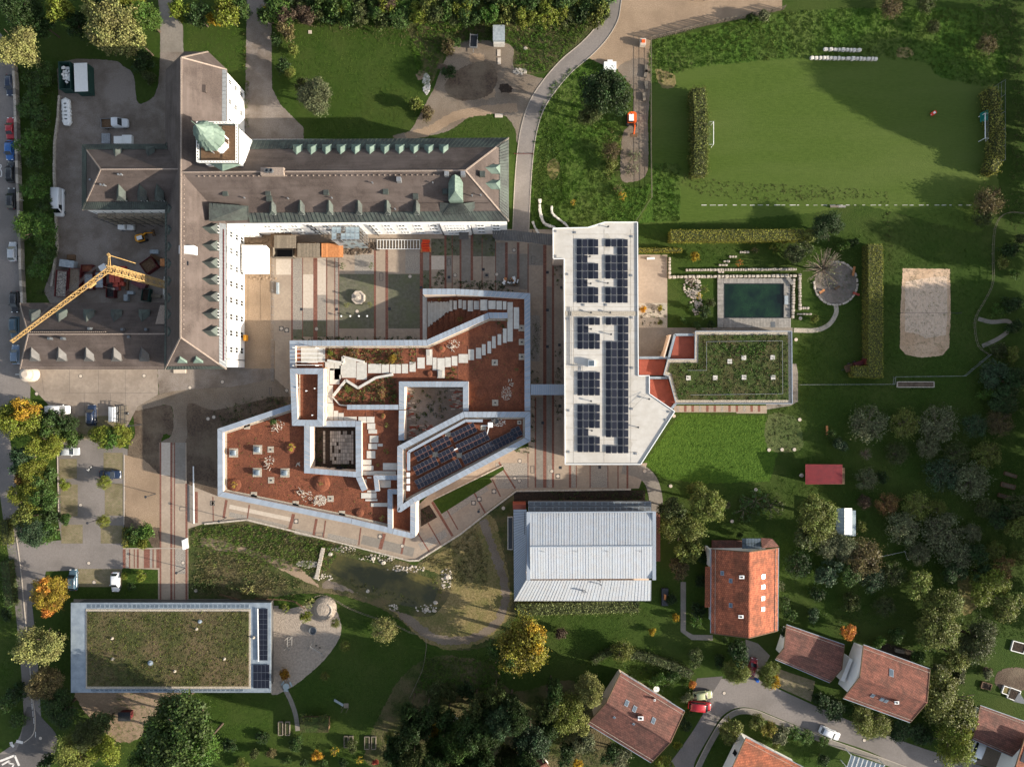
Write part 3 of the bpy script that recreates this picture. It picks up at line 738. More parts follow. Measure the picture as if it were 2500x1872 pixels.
sheet('terrace_paving',[(1930,888),(1944,888),(1948,910),(1948,980),(1930,990),(1870,1000),(1870,985),(1930,985)],'paving_grey',.014)
for q in range(12):
    sheet('paving_panel',rect(1652 + q * 18,990,1658 + q * 18,1005),'brick_band' if q % 3 else 'cobble',.024)
sheet('garden_path',ribbon(curve([(1520,1140),(1562,1150),(1588,1172),(1600,1210),(1602,1250)],5,False),33),'paving_grey',.022)
sheet('gym_path',rect(1592,1250,1612,1370),'brick_band',.012)
sheet('planting_soil',[(1255,1198),(1575,1196),(1575,1238),(1255,1238)],'dark_soil',.010)
sheet('lawn_panel',[(1056,1220),(1228,1136),(1231,1146),(1196,1168),(1202,1176),(1078,1254)],'lawn',.045)
sheet('planting_soil',[(1027,1243),(1048,1232),(1067,1262),(1028,1285)],'dark_soil',.045)
# markings
mk = MB()
def mark(b,a_,c_,w,z=.05):
    p_,q_ = P(*a_),P(*c_); b.bar((p_.x,p_.y,z),(q_.x,q_.y,z),w,.006)
for q in range(34):
    x0 = 1712 + q * 19.6 + U(-2,2); mark(mk,(x0,501.2 + U(-.3,.3)),(x0 + U(5,15),501),.12 * U(.5,1.2),.03)
mk.bd('pitch_line','paint_white',kind='structure')
mk = MB()
for a_,c_,w in (((40,1808),(56,1812),.6),((26,1815),(34,1822),.55),((24,1814),(31,1812),.5),((0,1857),(36,1843),.45),((36,1843),(47,1868),.45),((5,1866),(24,1855),.35),((24,1855),(22,1862),.3),((22,1862),(34,1864),.3),((34,1864),(30,1872),.3)):
    mark(mk,a_,c_,w,.03)
for k in range(6): mark(mk,(76 + 2.2 * k,1700 + k * 17),(77 + 2 * k,1714 + k * 17),.12,.03)
for a_,c_ in (((0,402),(4,405)),((4,405),(1,412)),((1,412),(4,420)),((4,420),(4,431)),((4,431),(0,431))): mark(mk,a_,c_,.25,.03)
mk.bd('road_marking','paint_white',kind='structure')
kerb(curve([(40,1310),(45,1345),(52,1400),(60,1490),(70,1590),(80,1700),(86,1750),(82,1790),(58,1812)],4,False),.2,.1)
kerb([(140,1090),(143,1250)],.14,.1); kerb([(303,1110),(303,1280)],.14,.1); kerb([(300,1338),(455,1338)],.14,.06)
kerb([(46,200),(50,480),(56,660),(60,740)],.14,.1)
# stone edging of the south path
kerb([(500,1278),(604,1268),(839,1326),(1000,1368),(1022,1367),(1124,1303),(1186,1254),(1260,1198),(1540,1194)],.35,.25,'stone')
kerb([(1056,1220),(1228,1136)],.25,.2,'stone')
# grass blades over the lawns
scatter('meadow_grass',[LAWNS['bank'],curve([(1592,105),(1700,80),(1900,35),(2140,20),(2440,40),(2440,200),(2300,190),(2240,150),(2000,140),(1700,165),(1640,190),(1592,200)],4),rect(1597,400,1660,540)],5.0,tuft('grass_tuft',14,.22,.22,'blade'),.5,1.6,1)
scatter('mown_grass',[LAWNS['south_meadow'],LAWNS['kinder'],LAWNS['gymlawn']],3.0,tuft('grass_tuft',12,.26,.05,'blade'),.5,1.4,6)
scatter('lawn_grass',[LAWNS['north'],LAWNS['east'],LAWNS['orchard'],rect(455,60,600,170),[(300,1395),(384,1390),(384,1460),(190,1460),(190,1434),(300,1434)],[(0,1320),(40,1330),(60,1600),(0,1700)],[(1090,325),(1150,288),(1225,282),(1256,320),(1240,340),(1050,345)],[(280,1680),(560,1690),(560,1870),(280,1870)],[(1740,1750),(1800,1735),(2000,1800),(2000,1870),(1720,1870)],[(1340,1700),(1430,1640),(1490,1640),(1430,1760)]],4.5,tuft('grass_tuft',14,.24,.08,'blade'),.5,1.4,2)
scatter('dry_grass',[curve([(1660,420),(1760,440),(1900,450),(2140,465),(2160,480),(1900,492),(1700,470)],4),curve([(2150,490),(2170,490),(2180,640),(2165,650),(2155,560)],4),curve([(1880,1015),(1935,1015),(1958,1060),(1950,1100),(1878,1095)],4),curve([(700,50),(1000,45),(1020,110),(960,110),(800,75)],4),curve([(1625,130),(1690,150),(1680,170),(1630,180)],4),
                      curve([(2360,0),(2480,0),(2500,500),(2460,520),(2470,200)],4)],3.0,tuft('grass_tuft',12,.22,.16,'blade_dry'),.5,1.3,3)
scatter('scrub_grass',[[(470,1290),(604,1280),(839,1335),(960,1372),(790,1340),(780,1400),(640,1380),(470,1330)],[(1030,1372),(1160,1290),(1190,1360),(1190,1440),(1110,1430),(1080,1400)],[(480,1345),(600,1370),(760,1430),(600,1450),(470,1440)]],4.0,tuft('grass_tuft',12,.28,.35,'blade_dry'),.5,1.5,4)
scatter('rough_grass',[curve([(1020,60),(1300,50),(1440,50),(1380,130),(1330,175),(1260,165),(1255,110),(1100,112),(1040,220)],3),[(470,1290),(604,1280),(839,1335),(790,1400),(640,1380),(470,1330)],[(1040,1600),(1230,1600),(1230,1690),(1010,1690)]],5.0,tuft('grass_tuft',12,.26,.40,'blade'),.5,1.5,5)
# ------------------------------------------------------------------ building helpers
def slab3(b,pts,th=.18):
    """a sloped slab: top face pts, same face th lower"""
    pts = [Vector(p) for p in pts]; n = len(pts)
    nz = sum((pts[i - 1].x * pts[i].y - pts[i].x * pts[i - 1].y) for i in range(n))
    if nz < 0: pts = pts[::-1]
    vs = pts + [p - V((0,0,th)) for p in pts]
    b.add(vs,[list(range(n)),list(range(n,2 * n))[::-1]] + [[i,i + n,(i + 1) % n + n,(i + 1) % n] for i in range(n)])
    return b
def roofpart(root,name,faces,mat,th=.2,parent=None):
    b = MB()
    for f in faces: slab3(b,f,th)
    return b.bd(name,mat,parent or root)
def courses(parent,A,B,C,D,row=.42,seg=2.6,mat='tile_red',name='tile_course'):
    """tile rows up the slope A B (eave) C D (ridge), in short runs that differ a little"""
    A,B,C,D = (Vector(p) for p in (A,B,C,D)); n = max(3,int(((D + C) - (A + B)).length / 2 / row)); b = MB()
    nn = (B - A).cross(D - A if (D - A).length > .1 else C - A).normalized(); nn = nn if nn.z > 0 else -nn
    for i in range(n):
        p0,p1,q1,q0 = A.lerp(D,i / n),B.lerp(C,i / n),B.lerp(C,(i + 1) / n),A.lerp(D,(i + 1) / n); k = max(1,int((p1 - p0).length / seg)); cut = sorted([0,1] + [(j + U(-.35,.35)) / k for j in range(1,k)])
        for t0,t1 in zip(cut[:-1],cut[1:]):
            z = U(.045,.06); b.add([p0.lerp(p1,t0) + nn * z,p0.lerp(p1,t1) + nn * z,q0.lerp(q1,t1) + nn * .012,q0.lerp(q1,t0) + nn * .012,p0.lerp(p1,t0),p0.lerp(p1,t1)],[[0,1,2,3],[4,5,1,0]])
    return b.bd(name,mat,parent,kind='stuff')
def panels(root,name,A,B,C,D,n,mat,th=.05,gap=.03,tint=.03):
    """the slope A B (eave) C D (ridge) laid in n sheets side by side, each an object"""
    A,B,C,D = (Vector(p) for p in (A,B,C,D)); w = (B - A).length
    for i in range(n):
        t0,t1 = i / n + gap / w / 2,(i + 1) / n - gap / w / 2
        lift = V((0,0,U(0,.025)))
        b = MB(); slab3(b,[A.lerp(B,t0) + lift,A.lerp(B,t1) + lift,D.lerp(C,t1) + lift,D.lerp(C,t0) + lift],th)
        o = b.bd(name,mat,root); q = 1 + U(-tint,tint); o.color = (q,q,q * U(.99,1.02),1)
def seams(root,A,B,C,D,n,mat,name='seam',w=.035,h=.05,kind='stuff'):
    A,B,C,D = (Vector(p) for p in (A,B,C,D)); b = MB(); up = V((0,0,h / 2))
    for i in range(n + 1): b.bar(A.lerp(B,i / n) + up,D.lerp(C,i / n) + up,w,h)
    return b.bd(name,mat,root,kind=kind)
def offset(pts,d,closed=False):
    """mitred parallel of a plan polyline (world coordinates)"""
    out = []; n = len(pts)
    for i in range(n):
        p = Vector(pts[i][:2])
        a = Vector(pts[i - 1][:2]) if (i > 0 or closed) else None
        c = Vector(pts[(i + 1) % n][:2]) if (i < n - 1 or closed) else None
        d1 = (p - a).normalized() if a is not None else (c - p).normalized(); d2 = (c - p).normalized() if c is not None else d1
        n1,n2 = V((-d1.y,d1.x)),V((-d2.y,d2.x)); m = (n1 + n2).normalized(); k = d / max(.35,m.dot(n1))
        out.append(p + m * k)
    return out
def parapet(root,px,z,zf,w=1.15,side=1,closed=False,step=.95,wallmat='plaster_warm',cop='zinc_coping',name='coping_sheet',margin=0):
    """wall from floor zf up to z along the outer pixel line, its coping laid in separate metal sheets"""
    o = [Vector(p[:2]) for p in PP(px,z)]; q = offset(o,w * side,closed); n = len(o)
    for i in range(n if closed else n - 1):
        a,b_,c,d = o[i],o[(i + 1) % n],q[(i + 1) % n],q[i]
        m = (a + b_ + c + d) / 4
        ins = [p + (m - p).normalized() * .07 for p in (a,b_,c,d)]
        wb = MB(); wb.prism(ins,zf,z - .05); wo_ = wb.bd('parapet_wall',wallmat,root)
        if margin: g_ = MB(); e_ = offset(o,(w + margin) * side,closed); g_.prism([d,c,e_[(i + 1) % n],e_[i]],zf,zf + .05); g_.bd('gravel_margin','gravel_roof',root)
        L_ = (b_ - a).length; k = max(1,round(L_ / step))
        for j in range(k):
            t0,t1 = j / k + .02 / L_,(j + 1) / k - .05 / L_
            zz = z + U(0,.012)
            s = MB(); s.prism([a.lerp(b_,t0),a.lerp(b_,t1),d.lerp(c,t1),d.lerp(c,t0)],zz - .05,zz)
            g_ = s.bd(name,cop,root); u = 1 + U(-.1,.1); g_.color = (u,u,u,1)
    return wo_
def walls(root,px,z0,z1,mat='plaster',name='wall',zp=0.0):
    b = MB(); b.prism([(p.x,p.y) for p in PP(px,zp)],z0,z1); return b.bd(name,mat,root)
WIN = {}
def window(root,c,nrm,w=1.1,h=1.6,frame='white_paint',name='window'):
    """a framed window standing in the wall at c, facing nrm: frame with two casements, dark panes as sub-parts"""
    key = (w,h,frame)
    if key not in WIN:
        f = MB()
        for a,b_,c_,d in ((-w / 2,w / 2,-h / 2,-h / 2 + .09),(-w / 2,w / 2,h / 2 - .09,h / 2),(-w / 2,-w / 2 + .09,-h / 2 + .09,h / 2 - .09),(w / 2 - .09,w / 2,-h / 2 + .09,h / 2 - .09),(-.045,.045,-h / 2 + .09,h / 2 - .09)):
            f.box(a,b_,-.06,.05,c_,d)
        f.box(-w / 2 - .08,w / 2 + .08,-.16,.02,-h / 2 - .1,-h / 2 - .02)
        p = MB(); p.box(-w / 2 + .08,-.03,-.005,.035,-h / 2 + .08,h / 2 - .08); p.box(.03,w / 2 - .08,-.005,.035,-h / 2 + .08,h / 2 - .08)
        WIN[key] = (f.mesh(name,frame),p.mesh('pane','glass_dark'))
    fm,pm = WIN[key]
    rz = math.atan2(nrm[0],-nrm[1])   # mesh faces -y
    o = NO(name,fm); link(o); o.parent = root
    o.matrix_parent_inverse = Matrix.Translation(-Vector(root.location)); o.location = Vector(c) + V((nrm[0],nrm[1],0)) * .02; o.rotation_euler = (0,0,rz)
    q = NO('pane',pm); link(q); q.parent = o
    return o
DM = {}
def dormer(roof,px,py,z,d,w=1.5,dep=2.2,h=1.2,rh=.95,mat='copper_green',wall='copper_dark',front='white_paint',name='dormer'):
    key = (w,dep,h,rh,mat,wall,front)
    if key not in DM:
        b = MB()   # faces -y; back runs into the roof
        b.mi = 1; b.box(-w / 2,w / 2,0,dep,-1.2,h)
        b.mi = 2; b.box(-w / 2 + .15,w / 2 - .15,-.04,.02,.15,h - .12)
        b.mi = 3; b.box(-w / 2 + .26,-.05,-.06,-.02,.26,h - .22); b.box(.05,w / 2 - .26,-.06,-.02,.26,h - .22)
        b.mi = 0; e = .18
        A,B_,C_,D_ = (-w / 2 - e,-e,h),(w / 2 + e,-e,h),(w / 2 + e,dep + 1.0,h),(-w / 2 - e,dep + 1.0,h)
        R0,R1 = (0,w * .45,h + rh),(0,dep + 1.0,h + rh)
        b.add([A,B_,C_,D_,R0,R1],[[0,1,4],[1,2,5,4],[3,0,4,5],[3,2,1,0],[2,3,5]])
        b.bar(R0,R1,.12,.1); b.bar(A,R0,.08,.08); b.bar(B_,R0,.08,.08)
        DM[key] = b.mesh(name,[mat,wall,front,'glass_dark'])
    o = NO(name,DM[key]); link(o); adopt(o,roof)
    c = P(px,py,z + h); o.location = (c.x,c.y,z); o.rotation_euler = (0,0,math.atan2(d[0],-d[1]))
    return o
# ------------------------------------------------------------------ the old white school with its tower
ZE,ZR = 10.5,17.0
sch = T('school_building','long white L-shaped old school with brown tiled roofs and green copper dormers','building',tuple(P(600,574)))
walls(sch,[(464,224),(464,897),(597,897),(597,224),(557,184),(505,184)],0,ZE - .1)
walls(sch,[(540,380),(540,574),(1238,571),(1238,379)],0,ZE - .1)
walls(sch,[(1086,574.5),(1152,574.2),(1152,566),(1086,566)],0,ZE - .15,name='projecting_bay')
walls(sch,[(597,573),(640,573),(640,580),(597,580)],0,ZE - .6,name='corner_bay')
e = {k: P(*v,ZE) for k,v in dict(sw=(402,902),se=(553,901),ne=(554,171),n2=(508,127),n1=(449,127),nw=(405,170)).items()}
RS,RN = P(441,823,ZR),P(443,141,ZR)
r1 = roofpart(sch,'roof',[(e['nw'],e['sw'],RS,RN),(e['se'],e['ne'],RN,RS),(e['sw'],e['se'],RS),(e['ne'],e['n2'],RN),(e['n2'],e['n1'],RN),(e['n1'],e['nw'],RN)],'roof_brown')
f = {k: P(*v,ZE) for k,v in dict(nw=(441,344),ne=(1242,337),se=(1242,540.5),sw=(441,546)).items()}
RE,RW = P(1137,417,ZR - .04),P(441,421,ZR - .04)
r2 = roofpart(sch,'roof',[(f['ne'],f['nw'],RW,RE),(f['sw'],f['se'],RE,RW),(f['se'],f['ne'],RE)],'roof_brown')
for q in ((e['nw'],e['sw'],RS,RN),(e['se'],e['ne'],RN,RS),(e['sw'],e['se'],RS,RS),(e['ne'],e['n2'],RN,RN),(e['n2'],e['n1'],RN,RN)): courses(r1,*q,.5,4,'roof_brown')
for q in ((f['ne'],f['nw'],RW,RE),(f['sw'],f['se'],RE,RW),(f['se'],f['ne'],RE,RE)): courses(r2,*q,.5,4,'roof_brown')
def eave_strip(A,B,RA,RB,t,mat,n,ia=0,ib=0,lift=.13,parent=r2,name='eave_sheeting'):
    """metal sheeting over the lowest part t of a slope, standing seams as relief"""
    A,B,RA,RB = (Vector(p) for p in (A,B,RA,RB)); up = V((0,0,lift))
    d = (B - A).normalized(); s = (RA - A) - d * (RA - A).dot(d)      # straight up the slope
    D,C = A + s * t + d * ia,B + s * t - d * ib
    b = MB(); slab3(b,[A + up,B + up,C + up,D + up],.05)
    for i in range(n + 1): b.bar(A.lerp(B,i / n) + up * 1.9,D.lerp(C,i / n) + up * 1.9,.05,.07)
    return b.bd(name,mat,parent)
eave_strip(P(612,545,ZE),f['se'],P(612,417,ZR),RE,.20,'copper_dark',60,0,1.5)
eave_strip(f['ne'],P(600,342,ZE),RE,P(600,420,ZR),.30,'copper_dark',62,1.9,0)
eave_strip(f['se'],f['ne'],RE,RE,.22,'copper_dark',26,1.6,1.6)
eave_strip(e['se'],P(553,548,ZE),RS,RS,.16,'lead',40,1.0,0,parent=r1)
eave_strip(P(553,338,ZE),e['ne'],RN,RN,.10,'lead',16,0,.3,parent=r1)
eave_strip(e['sw'],e['se'],RS,RS,.10,'copper_dark',20,.6,.6,parent=r1)
eave_strip(P(404,352,ZE),e['sw'],RN,RS,.12,'copper_dark',60,0,.5,parent=r1)
b = MB()
for A,B in ((RN,RS),(RS,e['se']),(RS,e['sw']),(RN,e['ne']),(RN,e['n2']),(RW,RE),(RE,f['se']),(RE,f['ne'])): b.bar(A + V((0,0,.06)),B + V((0,0,.06)),.28,.16)
b.bd('ridge_tiles','ridge_pale',r1,kind='stuff')
b = MB()
for k in range(48):
    for t in (.08,):
        p_ = (RW + V((0,0,.0))).lerp(RE,.06 + k / 52); s_ = (f['sw'] - RW); s_ = V((0,s_.y,s_.z)); b.bar(p_ + s_ * t + V((0,0,.05)),p_ + s_ * t + V((0,0,.3)),.2,.2)
for k in range(34):
    p_ = RN.lerp(RS,.42 + k / 60); s_ = (e['se'] - RS); s_ = V((s_.x,0,s_.z)); b.bar(p_ + s_ * .07 + V((0,0,.05)),p_ + s_ * .07 + V((0,0,.28)),.16,.16)
b.bd('roof_hook','ridge_pale',r1,kind='stuff')
# snow rail half way up the south slope
b = MB(); q0,q1 = P(606,495,13.0),P(1195,497,13.0); b.bar(q0,q1,.12,.2); b.bd('snow_rail','roof_brown',r2)
b = MB(); q0,q1 = P(546,560,11.1),P(546,880,11.1); b.bar(q0,q1,.1,.25); b.bd('snow_rail','skip_red',r1)
# projecting bays with copper roofs
b = MB(); A,B,C,D = P(1074,535,ZE + .15),P(1159,533,ZE + .15),P(1159,493,13.3),P(1074,494,13.3); E1,F1 = P(1100,497,13.6),P(1132,497,13.6)
slab3(b,[A,B,F1,E1],.15); slab3(b,[B,C,F1],.15); slab3(b,[D,A,E1],.15)
for i in range(15): b.bar(A.lerp(B,i / 14) + V((0,0,.05)),E1.lerp(F1,i / 14) + V((0,0,.05)),.06,.09)
b.bd('bay_roof','copper_dark',sch)
b = MB(); zz = 13.4; x0,x1 = P(1097,495,zz).x,P(1132,495,zz).x; y0,y1 = P(1100,497,zz).y,P(1100,430,16.2).y
b.mi = 1; b.box(x0 + .1,x1 - .1,y0 + .1,y1,12.0,15.5)
b.mi = 0; xm = (x0 + x1) / 2
b.add([(x0,y0,15.5),(x1,y0,15.5),(x1,y1,15.5),(x0,y1,15.5),(xm,y0 + 1.4,17.3),(xm,y1,17.3)],[[0,1,4],[1,2,5,4],[3,0,4,5],[2,3,5]])
for k in range(1,7): yy = y0 + (y1 - y0) * k / 7; b.bar((x0,yy,15.55),(xm,max(yy,y0 + 1.4),17.35),.06,.06); b.bar((x1,yy,15.55),(xm,max(yy,y0 + 1.4),17.35),.06,.06)
b.bd('copper_gable',['copper_green','copper_green'],sch)
b = MB(); A,B,C,D = P(511,540,14.0),P(606,537,10.9),P(606,503,13.7),P(511,496,14.6)
slab3(b,[A,B,C,D],.15)
for i in range(11): b.bar(A.lerp(B,i / 10) + V((0,0,.05)),D.lerp(C,i / 10) + V((0,0,.05)),.06,.1)
b.bar(A.lerp(B,.9),D.lerp(C,.55) + V((0,0,.1)),.1,.12); b.bar(A.lerp(D,.75) + V((0,0,.06)),B.lerp(C,.6) + V((0,0,.06)),.1,.1); b.bd('corner_bay_roof','copper_dark',sch)
# dormers
for y in (558,600,642,682.5,724,766,808): dormer(r1,529,y,11.7,(1,0),1.7,2.4,1.3,1.1,'copper_dark')
for y in (509,561,602,644,686,727,767,809): dormer(r1,411,y,11.2,(-1,0),1.5,2.2,1.2,.9,'copper_dark')
for x in (445,484): dormer(r1,x,884,11.2,(0,-1),1.6,2.2,1.1,1.0,'copper_green')
for k in range(11): dormer(r2,726.7 + k * 35.65,355,11.6,(0,1),1.5,2.0,1.2,.85,'copper_green')
for x in (666,735.5,805,876,946,1017): dormer(r2,x,522,11.8,(0,-1),1.0,1.5,1.0,.8,'copper_dark')
for y in (413,451): dormer(r2,1219,y,12.0,(1,0),1.5,2.2,1.2,.9,'copper_green')
for x,y,z in ((792,386,14.0),(864,385,14.0),(937,384,14.0),(1010,383,14.0)): dormer(r2,x,y,z - .2,(0,1),.9,1.0,.25,.35,'copper_green')
for x,y,z,w in ((551,472,14.3,.5),(655,471,14.3,.5),(658,485,13.7,.55),(797,470,14.4,.5),(942,468,14.5,.5),(1087,467,14.5,.5),(1178,425,15.5,.5),(1015,480,14.0,.5)):
    c = P(x,y,z); b = MB(); b.box(c.x - w,c.x + w,c.y - w,c.y + w,z - .6,z + .35); b.bd('roof_hatch','copper_dark',r2)
for x,y,z in ((973,437,17.0),(1090,423,17.6),(1130,423,17.6)):
    c = P(x,y,z); b = MB(); b.box(c.x - .42,c.x + .42,c.y - .42,c.y + .42,z - 2.2,z); b.bd('vent_stack','steel',r2)
for x,y,z in ((598,484,13.9),(704,485,13.9),(811,484,13.9),(910,447,15.8),(1057,447,15.8),(1153,478,14.3),(1174,477,14.3),(965,511,12.8)):
    c = P(x,y,z); b = MB(); b.lathe((c.x,c.y,z - .9),[(.09,0),(.09,1.2),(.15,1.22),(.15,1.4)],8); b.bd('vent_pipe','steel',r2)
b = MB(); c = P(664,418,ZR + .5); b.box(c.x - 2.2,c.x + 2.2,c.y - .75,c.y + .75,ZR - 1.2,ZR + .45)
b.mi = 1
for dx in (-.9,-.1): b.lathe((c.x + dx,c.y,ZR + .4),[(.42,0),(.42,.7),(.3,.7),(.3,.3)],14)
b.bd('chimney',['ridge_pale','lead'],r2)
c = P(494,219,13.6); b = MB(); b.box(c.x - .9,c.x + .9,c.y - .7,c.y + .7,12.6,14.2); b.bd('roof_box','roof_brown',r1)
c = P(456,610,16.3); b = MB(); b.box(c.x - 1.4,c.x + 1.4,c.y - .8,c.y + .8,14.8,16.6); b.bd('wrapped_chimney','white_paint',r1)
c = P(451,643,16.1); b = MB(); b.box(c.x - .7,c.x + .7,c.y - .4,c.y + .4,15,16.2); b.bd('open_hatch','glass_dark',r1)
# windows of the two courtyard fronts
yw = P(0,574).y
for x in (684,711,746.5,782.5,818,854,890,926,961,995,1031.5,1068,1177,1213):
    for z,h in ((2.1,1.5),(5.3,1.7),(8.4,1.7)): window(sch,(P(x,574).x,yw + (P(0,571).y - yw) * (x - 540) / 698,z),(0,-1),1.5,h)
for x in (1104,1119,1134):
    for z,h in ((2.2,1.2),(4.8,1.4),(7.0,1.4),(9.3,1.0)): window(sch,(P(x,574).x,P(0,574.35).y,z),(0,-1),1.2,h)
xw = P(597,0).x
for k in range(8):
    for z in (1.7,4.6,7.5,9.7): window(sch,(xw,P(0,580 + k * 39.3,4.4).y,z),(1,0),1.3,1.7 if z < 9 else .8)
for y in (240,285,330):
    for z in (2,5.2,8.3): window(sch,(xw,P(0,y).y,z),(1,0),1.0,1.7)
for x in (609,622):
    for z in (2.2,5.2,8.2): window(sch,(P(x,580).x,P(0,580).y,z),(0,-1),1.1,1.3)
b = MB()
for x in (640,782,792,925,1084,1156):
    c = P(x,575); b.tube([(c.x,c.y,0),(c.x,c.y - .05,10.2)],.09,6)
for y in (540,880): c = P(598.5,y); b.tube([(c.x,c.y,0),(c.x,c.y,10.2)],.09,6)
b.bd('downpipe','dark_steel',sch,kind='stuff')
b = MB(); c = P(1135,578); b.box(c.x - 1.0,c.x + 1.0,c.y - 1.2,c.y + 1.0,3.0,3.15); b.bd('porch_roof','zinc_dark',sch)
b = MB(); c = P(440,904); b.box(c.x - 1.3,c.x + 1.3,c.y - .6,c.y + .6,0,.3); b.bd('step','paving_pale',sch)
# tower
zb = 19.5; tc = P(533.5,350,zb); TX,TY = tc.x,tc.y
b = MB(); b.box(TX - 3.3,TX + 3.3,TY - 3.3,TY + 3.3,0,zb - .4); b.bd('tower_wall','plaster',sch)
for dx,z in ((1.2,16.5),(-1.2,16.5),(0,13.5)): window(sch,(TX + 3.3,TY + dx,z),(1,0),.6,1.0)
b = MB(); b.box(TX - 3.75,TX + 3.75,TY - 3.75,TY + 3.75,zb - .4,zb - .05); b.mi = 1; b.box(TX - 3.3,TX + 3.3,TY - 3.3,TY + 3.3,zb - .05,zb); bal = b.bd('tower_balcony',['copper_dark','wood_brown'],sch)
b = MB()
for s_ in (-1,1):
    for hz in (.12,1.05): b.bar((TX - 3.65,TY + s_ * 3.65,zb + hz),(TX + 3.65,TY + s_ * 3.65,zb + hz),.12,.1); b.bar((TX + s_ * 3.65,TY - 3.65,zb + hz),(TX + s_ * 3.65,TY + 3.65,zb + hz),.12,.1)
    for k in range(27):
        t = -3.65 + 7.3 * k / 26; u = t + .14 if k % 2 else t - .14
        b.bar((TX + t,TY + s_ * 3.65,zb + .1),(TX + u,TY + s_ * 3.65,zb + 1.05),.06); b.bar((TX + s_ * 3.65,TY + t,zb + .1),(TX + s_ * 3.65,TY + u,zb + 1.05),.06)
b.bd('railing','white_paint',bal)
dr = MB(); dr.lathe((TX,TY,zb),[(2.1,0),(2.1,3.0),(2.3,3.1),(2.3,3.25)],8,pi / 8); dr.bd('tower_drum','plaster',sch)
for a in range(4):
    an = a * pi / 2; window(sch,(TX + 1.95 * cos(an),TY + 1.95 * sin(an),zb + 1.5),(cos(an),sin(an)),.8,1.6,'wood_brown')
b = MB()
for z0,z1,ra,rb in ((zb + 3.2,zb + 4.9,2.65,1.9),(zb + 4.9,zb + 6.5,2.35,1.45),(zb + 6.5,zb + 8.0,1.95,.9)):
    b.lathe((TX,TY,0),[(ra * .9,z0 - .12),(ra,z0),(ra * .93,z0 + .5),(rb,z1)],8,pi / 8)
    for k in range(16):
        t = pi / 8 + k * pi / 8; b.bar((TX + ra * cos(t),TY + ra * sin(t),z0),(TX + rb * cos(t),TY + rb * sin(t),z1),.09,.1)
b.lathe((TX,TY,0),[(1.15,zb + 7.9),(.7,zb + 8.5),(.35,zb + 9.2),(.06,zb + 9.9)],8); b.tube([(TX,TY,zb + 9.8),(TX,TY,zb + 11.6)],.05,5)
b.bd('tower_dome','copper_green',sch)
b = MB(); A,B,C = P(512,400,17.6),P(590,402,17.6),P(543,418,17.4); M0 = P(543,398,19.0); slab3(b,[A,C,M0],.1); slab3(b,[C,B,M0],.1); b.bd('saddle_roof','copper_green',sch)
# west annexe
wa = T('school_annexe','hip-roofed brown annexe west of the old school with scaffolding along its yard side','building',tuple(P(300,460)))
walls(wa,[(276,395),(276,539),(466,539),(466,395)],0,ZE - .1)
g_ = {k: P(*v,ZE) for k,v in dict(nw=(201,353),sw=(201,513),se=(415,512),ne=(415,352)).items()}; R0,R1 = P(246,414,15.7),P(437,413,15.7)
r3 = roofpart(wa,'roof',[(g_['nw'],g_['sw'],R0),(g_['sw'],g_['se'],R1,R0),(g_['ne'],g_['nw'],R0,R1)],'roof_brown')
for q in ((g_['nw'],g_['sw'],R0,R0),(g_['sw'],g_['se'],R1,R0),(g_['ne'],g_['nw'],R0,R1)): courses(r3,*q,.5,4,'roof_brown')
eave_strip(g_['nw'],g_['sw'],R0,R0,.25,'copper_dark',30,1.2,1.2,parent=r3); eave_strip(g_['sw'],g_['se'],R0,R1,.2,'copper_dark',44,1.2,0,parent=r3); eave_strip(g_['ne'],g_['nw'],R1,R0,.22,'copper_dark',44,0,1.2,parent=r3)
b = MB()
for A in (g_['nw'],g_['sw']): b.bar(A,R0 + V((0,0,.05)),.24,.16)
b.bar(R0,R1,.24,.2); b.bd('ridge_tiles','ridge_pale',r3,kind='stuff')
for x in (296,347,389): dormer(r3,x,488,11.6,(0,-1),1.5,2.4,1.3,1.0,'copper_dark')
for x in (287,367): dormer(r3,x,360,11.3,(0,1),1.4,1.8,1.0,.8,'copper_dark')
for x,y,z in ((248,452,14),(256,453,14),(291,427,15.2),(298,427,15.2),(222,440,13)):
    c = P(x,y,z); b = MB(); b.lathe((c.x,c.y,z - .8),[(.13,0),(.13,1.0),(.2,1.05),(.2,1.25)],8); b.bd('vent_pipe','steel',r3)
sf = T('scaffold','wooden-decked scaffold along the dark yard wall of the annexe','scaffold',tuple(P(370,548)))
ya,yb = P(0,541).y,P(0,554).y; xa,xb = P(290,0).x,P(462,0).x
b = MB()
for k in range(9):
    x = xa + (xb - xa) * k / 8
    for y in (ya - .15,yb): b.tube([(x,y,0),(x,y,9.4)],.05,5)
    for z in (2,4,6,8): b.bar((x,ya - .15,z - .05),(x,yb,z - .05),.05)
for z in (3.0,5.0,7.0,9.0): b.bar((xa,yb,z),(xb,yb,z),.05)
b.bd('scaffold_frame','dark_steel',sf)
for z in (2,4,6,8):
    for k in range(8):
        for j in range(3):
            q = MB(); xx = xa + (xb - xa) * k / 8; q.box(xx + .05,xx + (xb - xa) / 8 - .05,yb + .03 + j * .34,yb + .34 + j * .34,z,z + .05); o = q.bd('plank','wood_grey',sf); t = U(.85,1.3); o.color = (t,t * .97,t * .92,1)
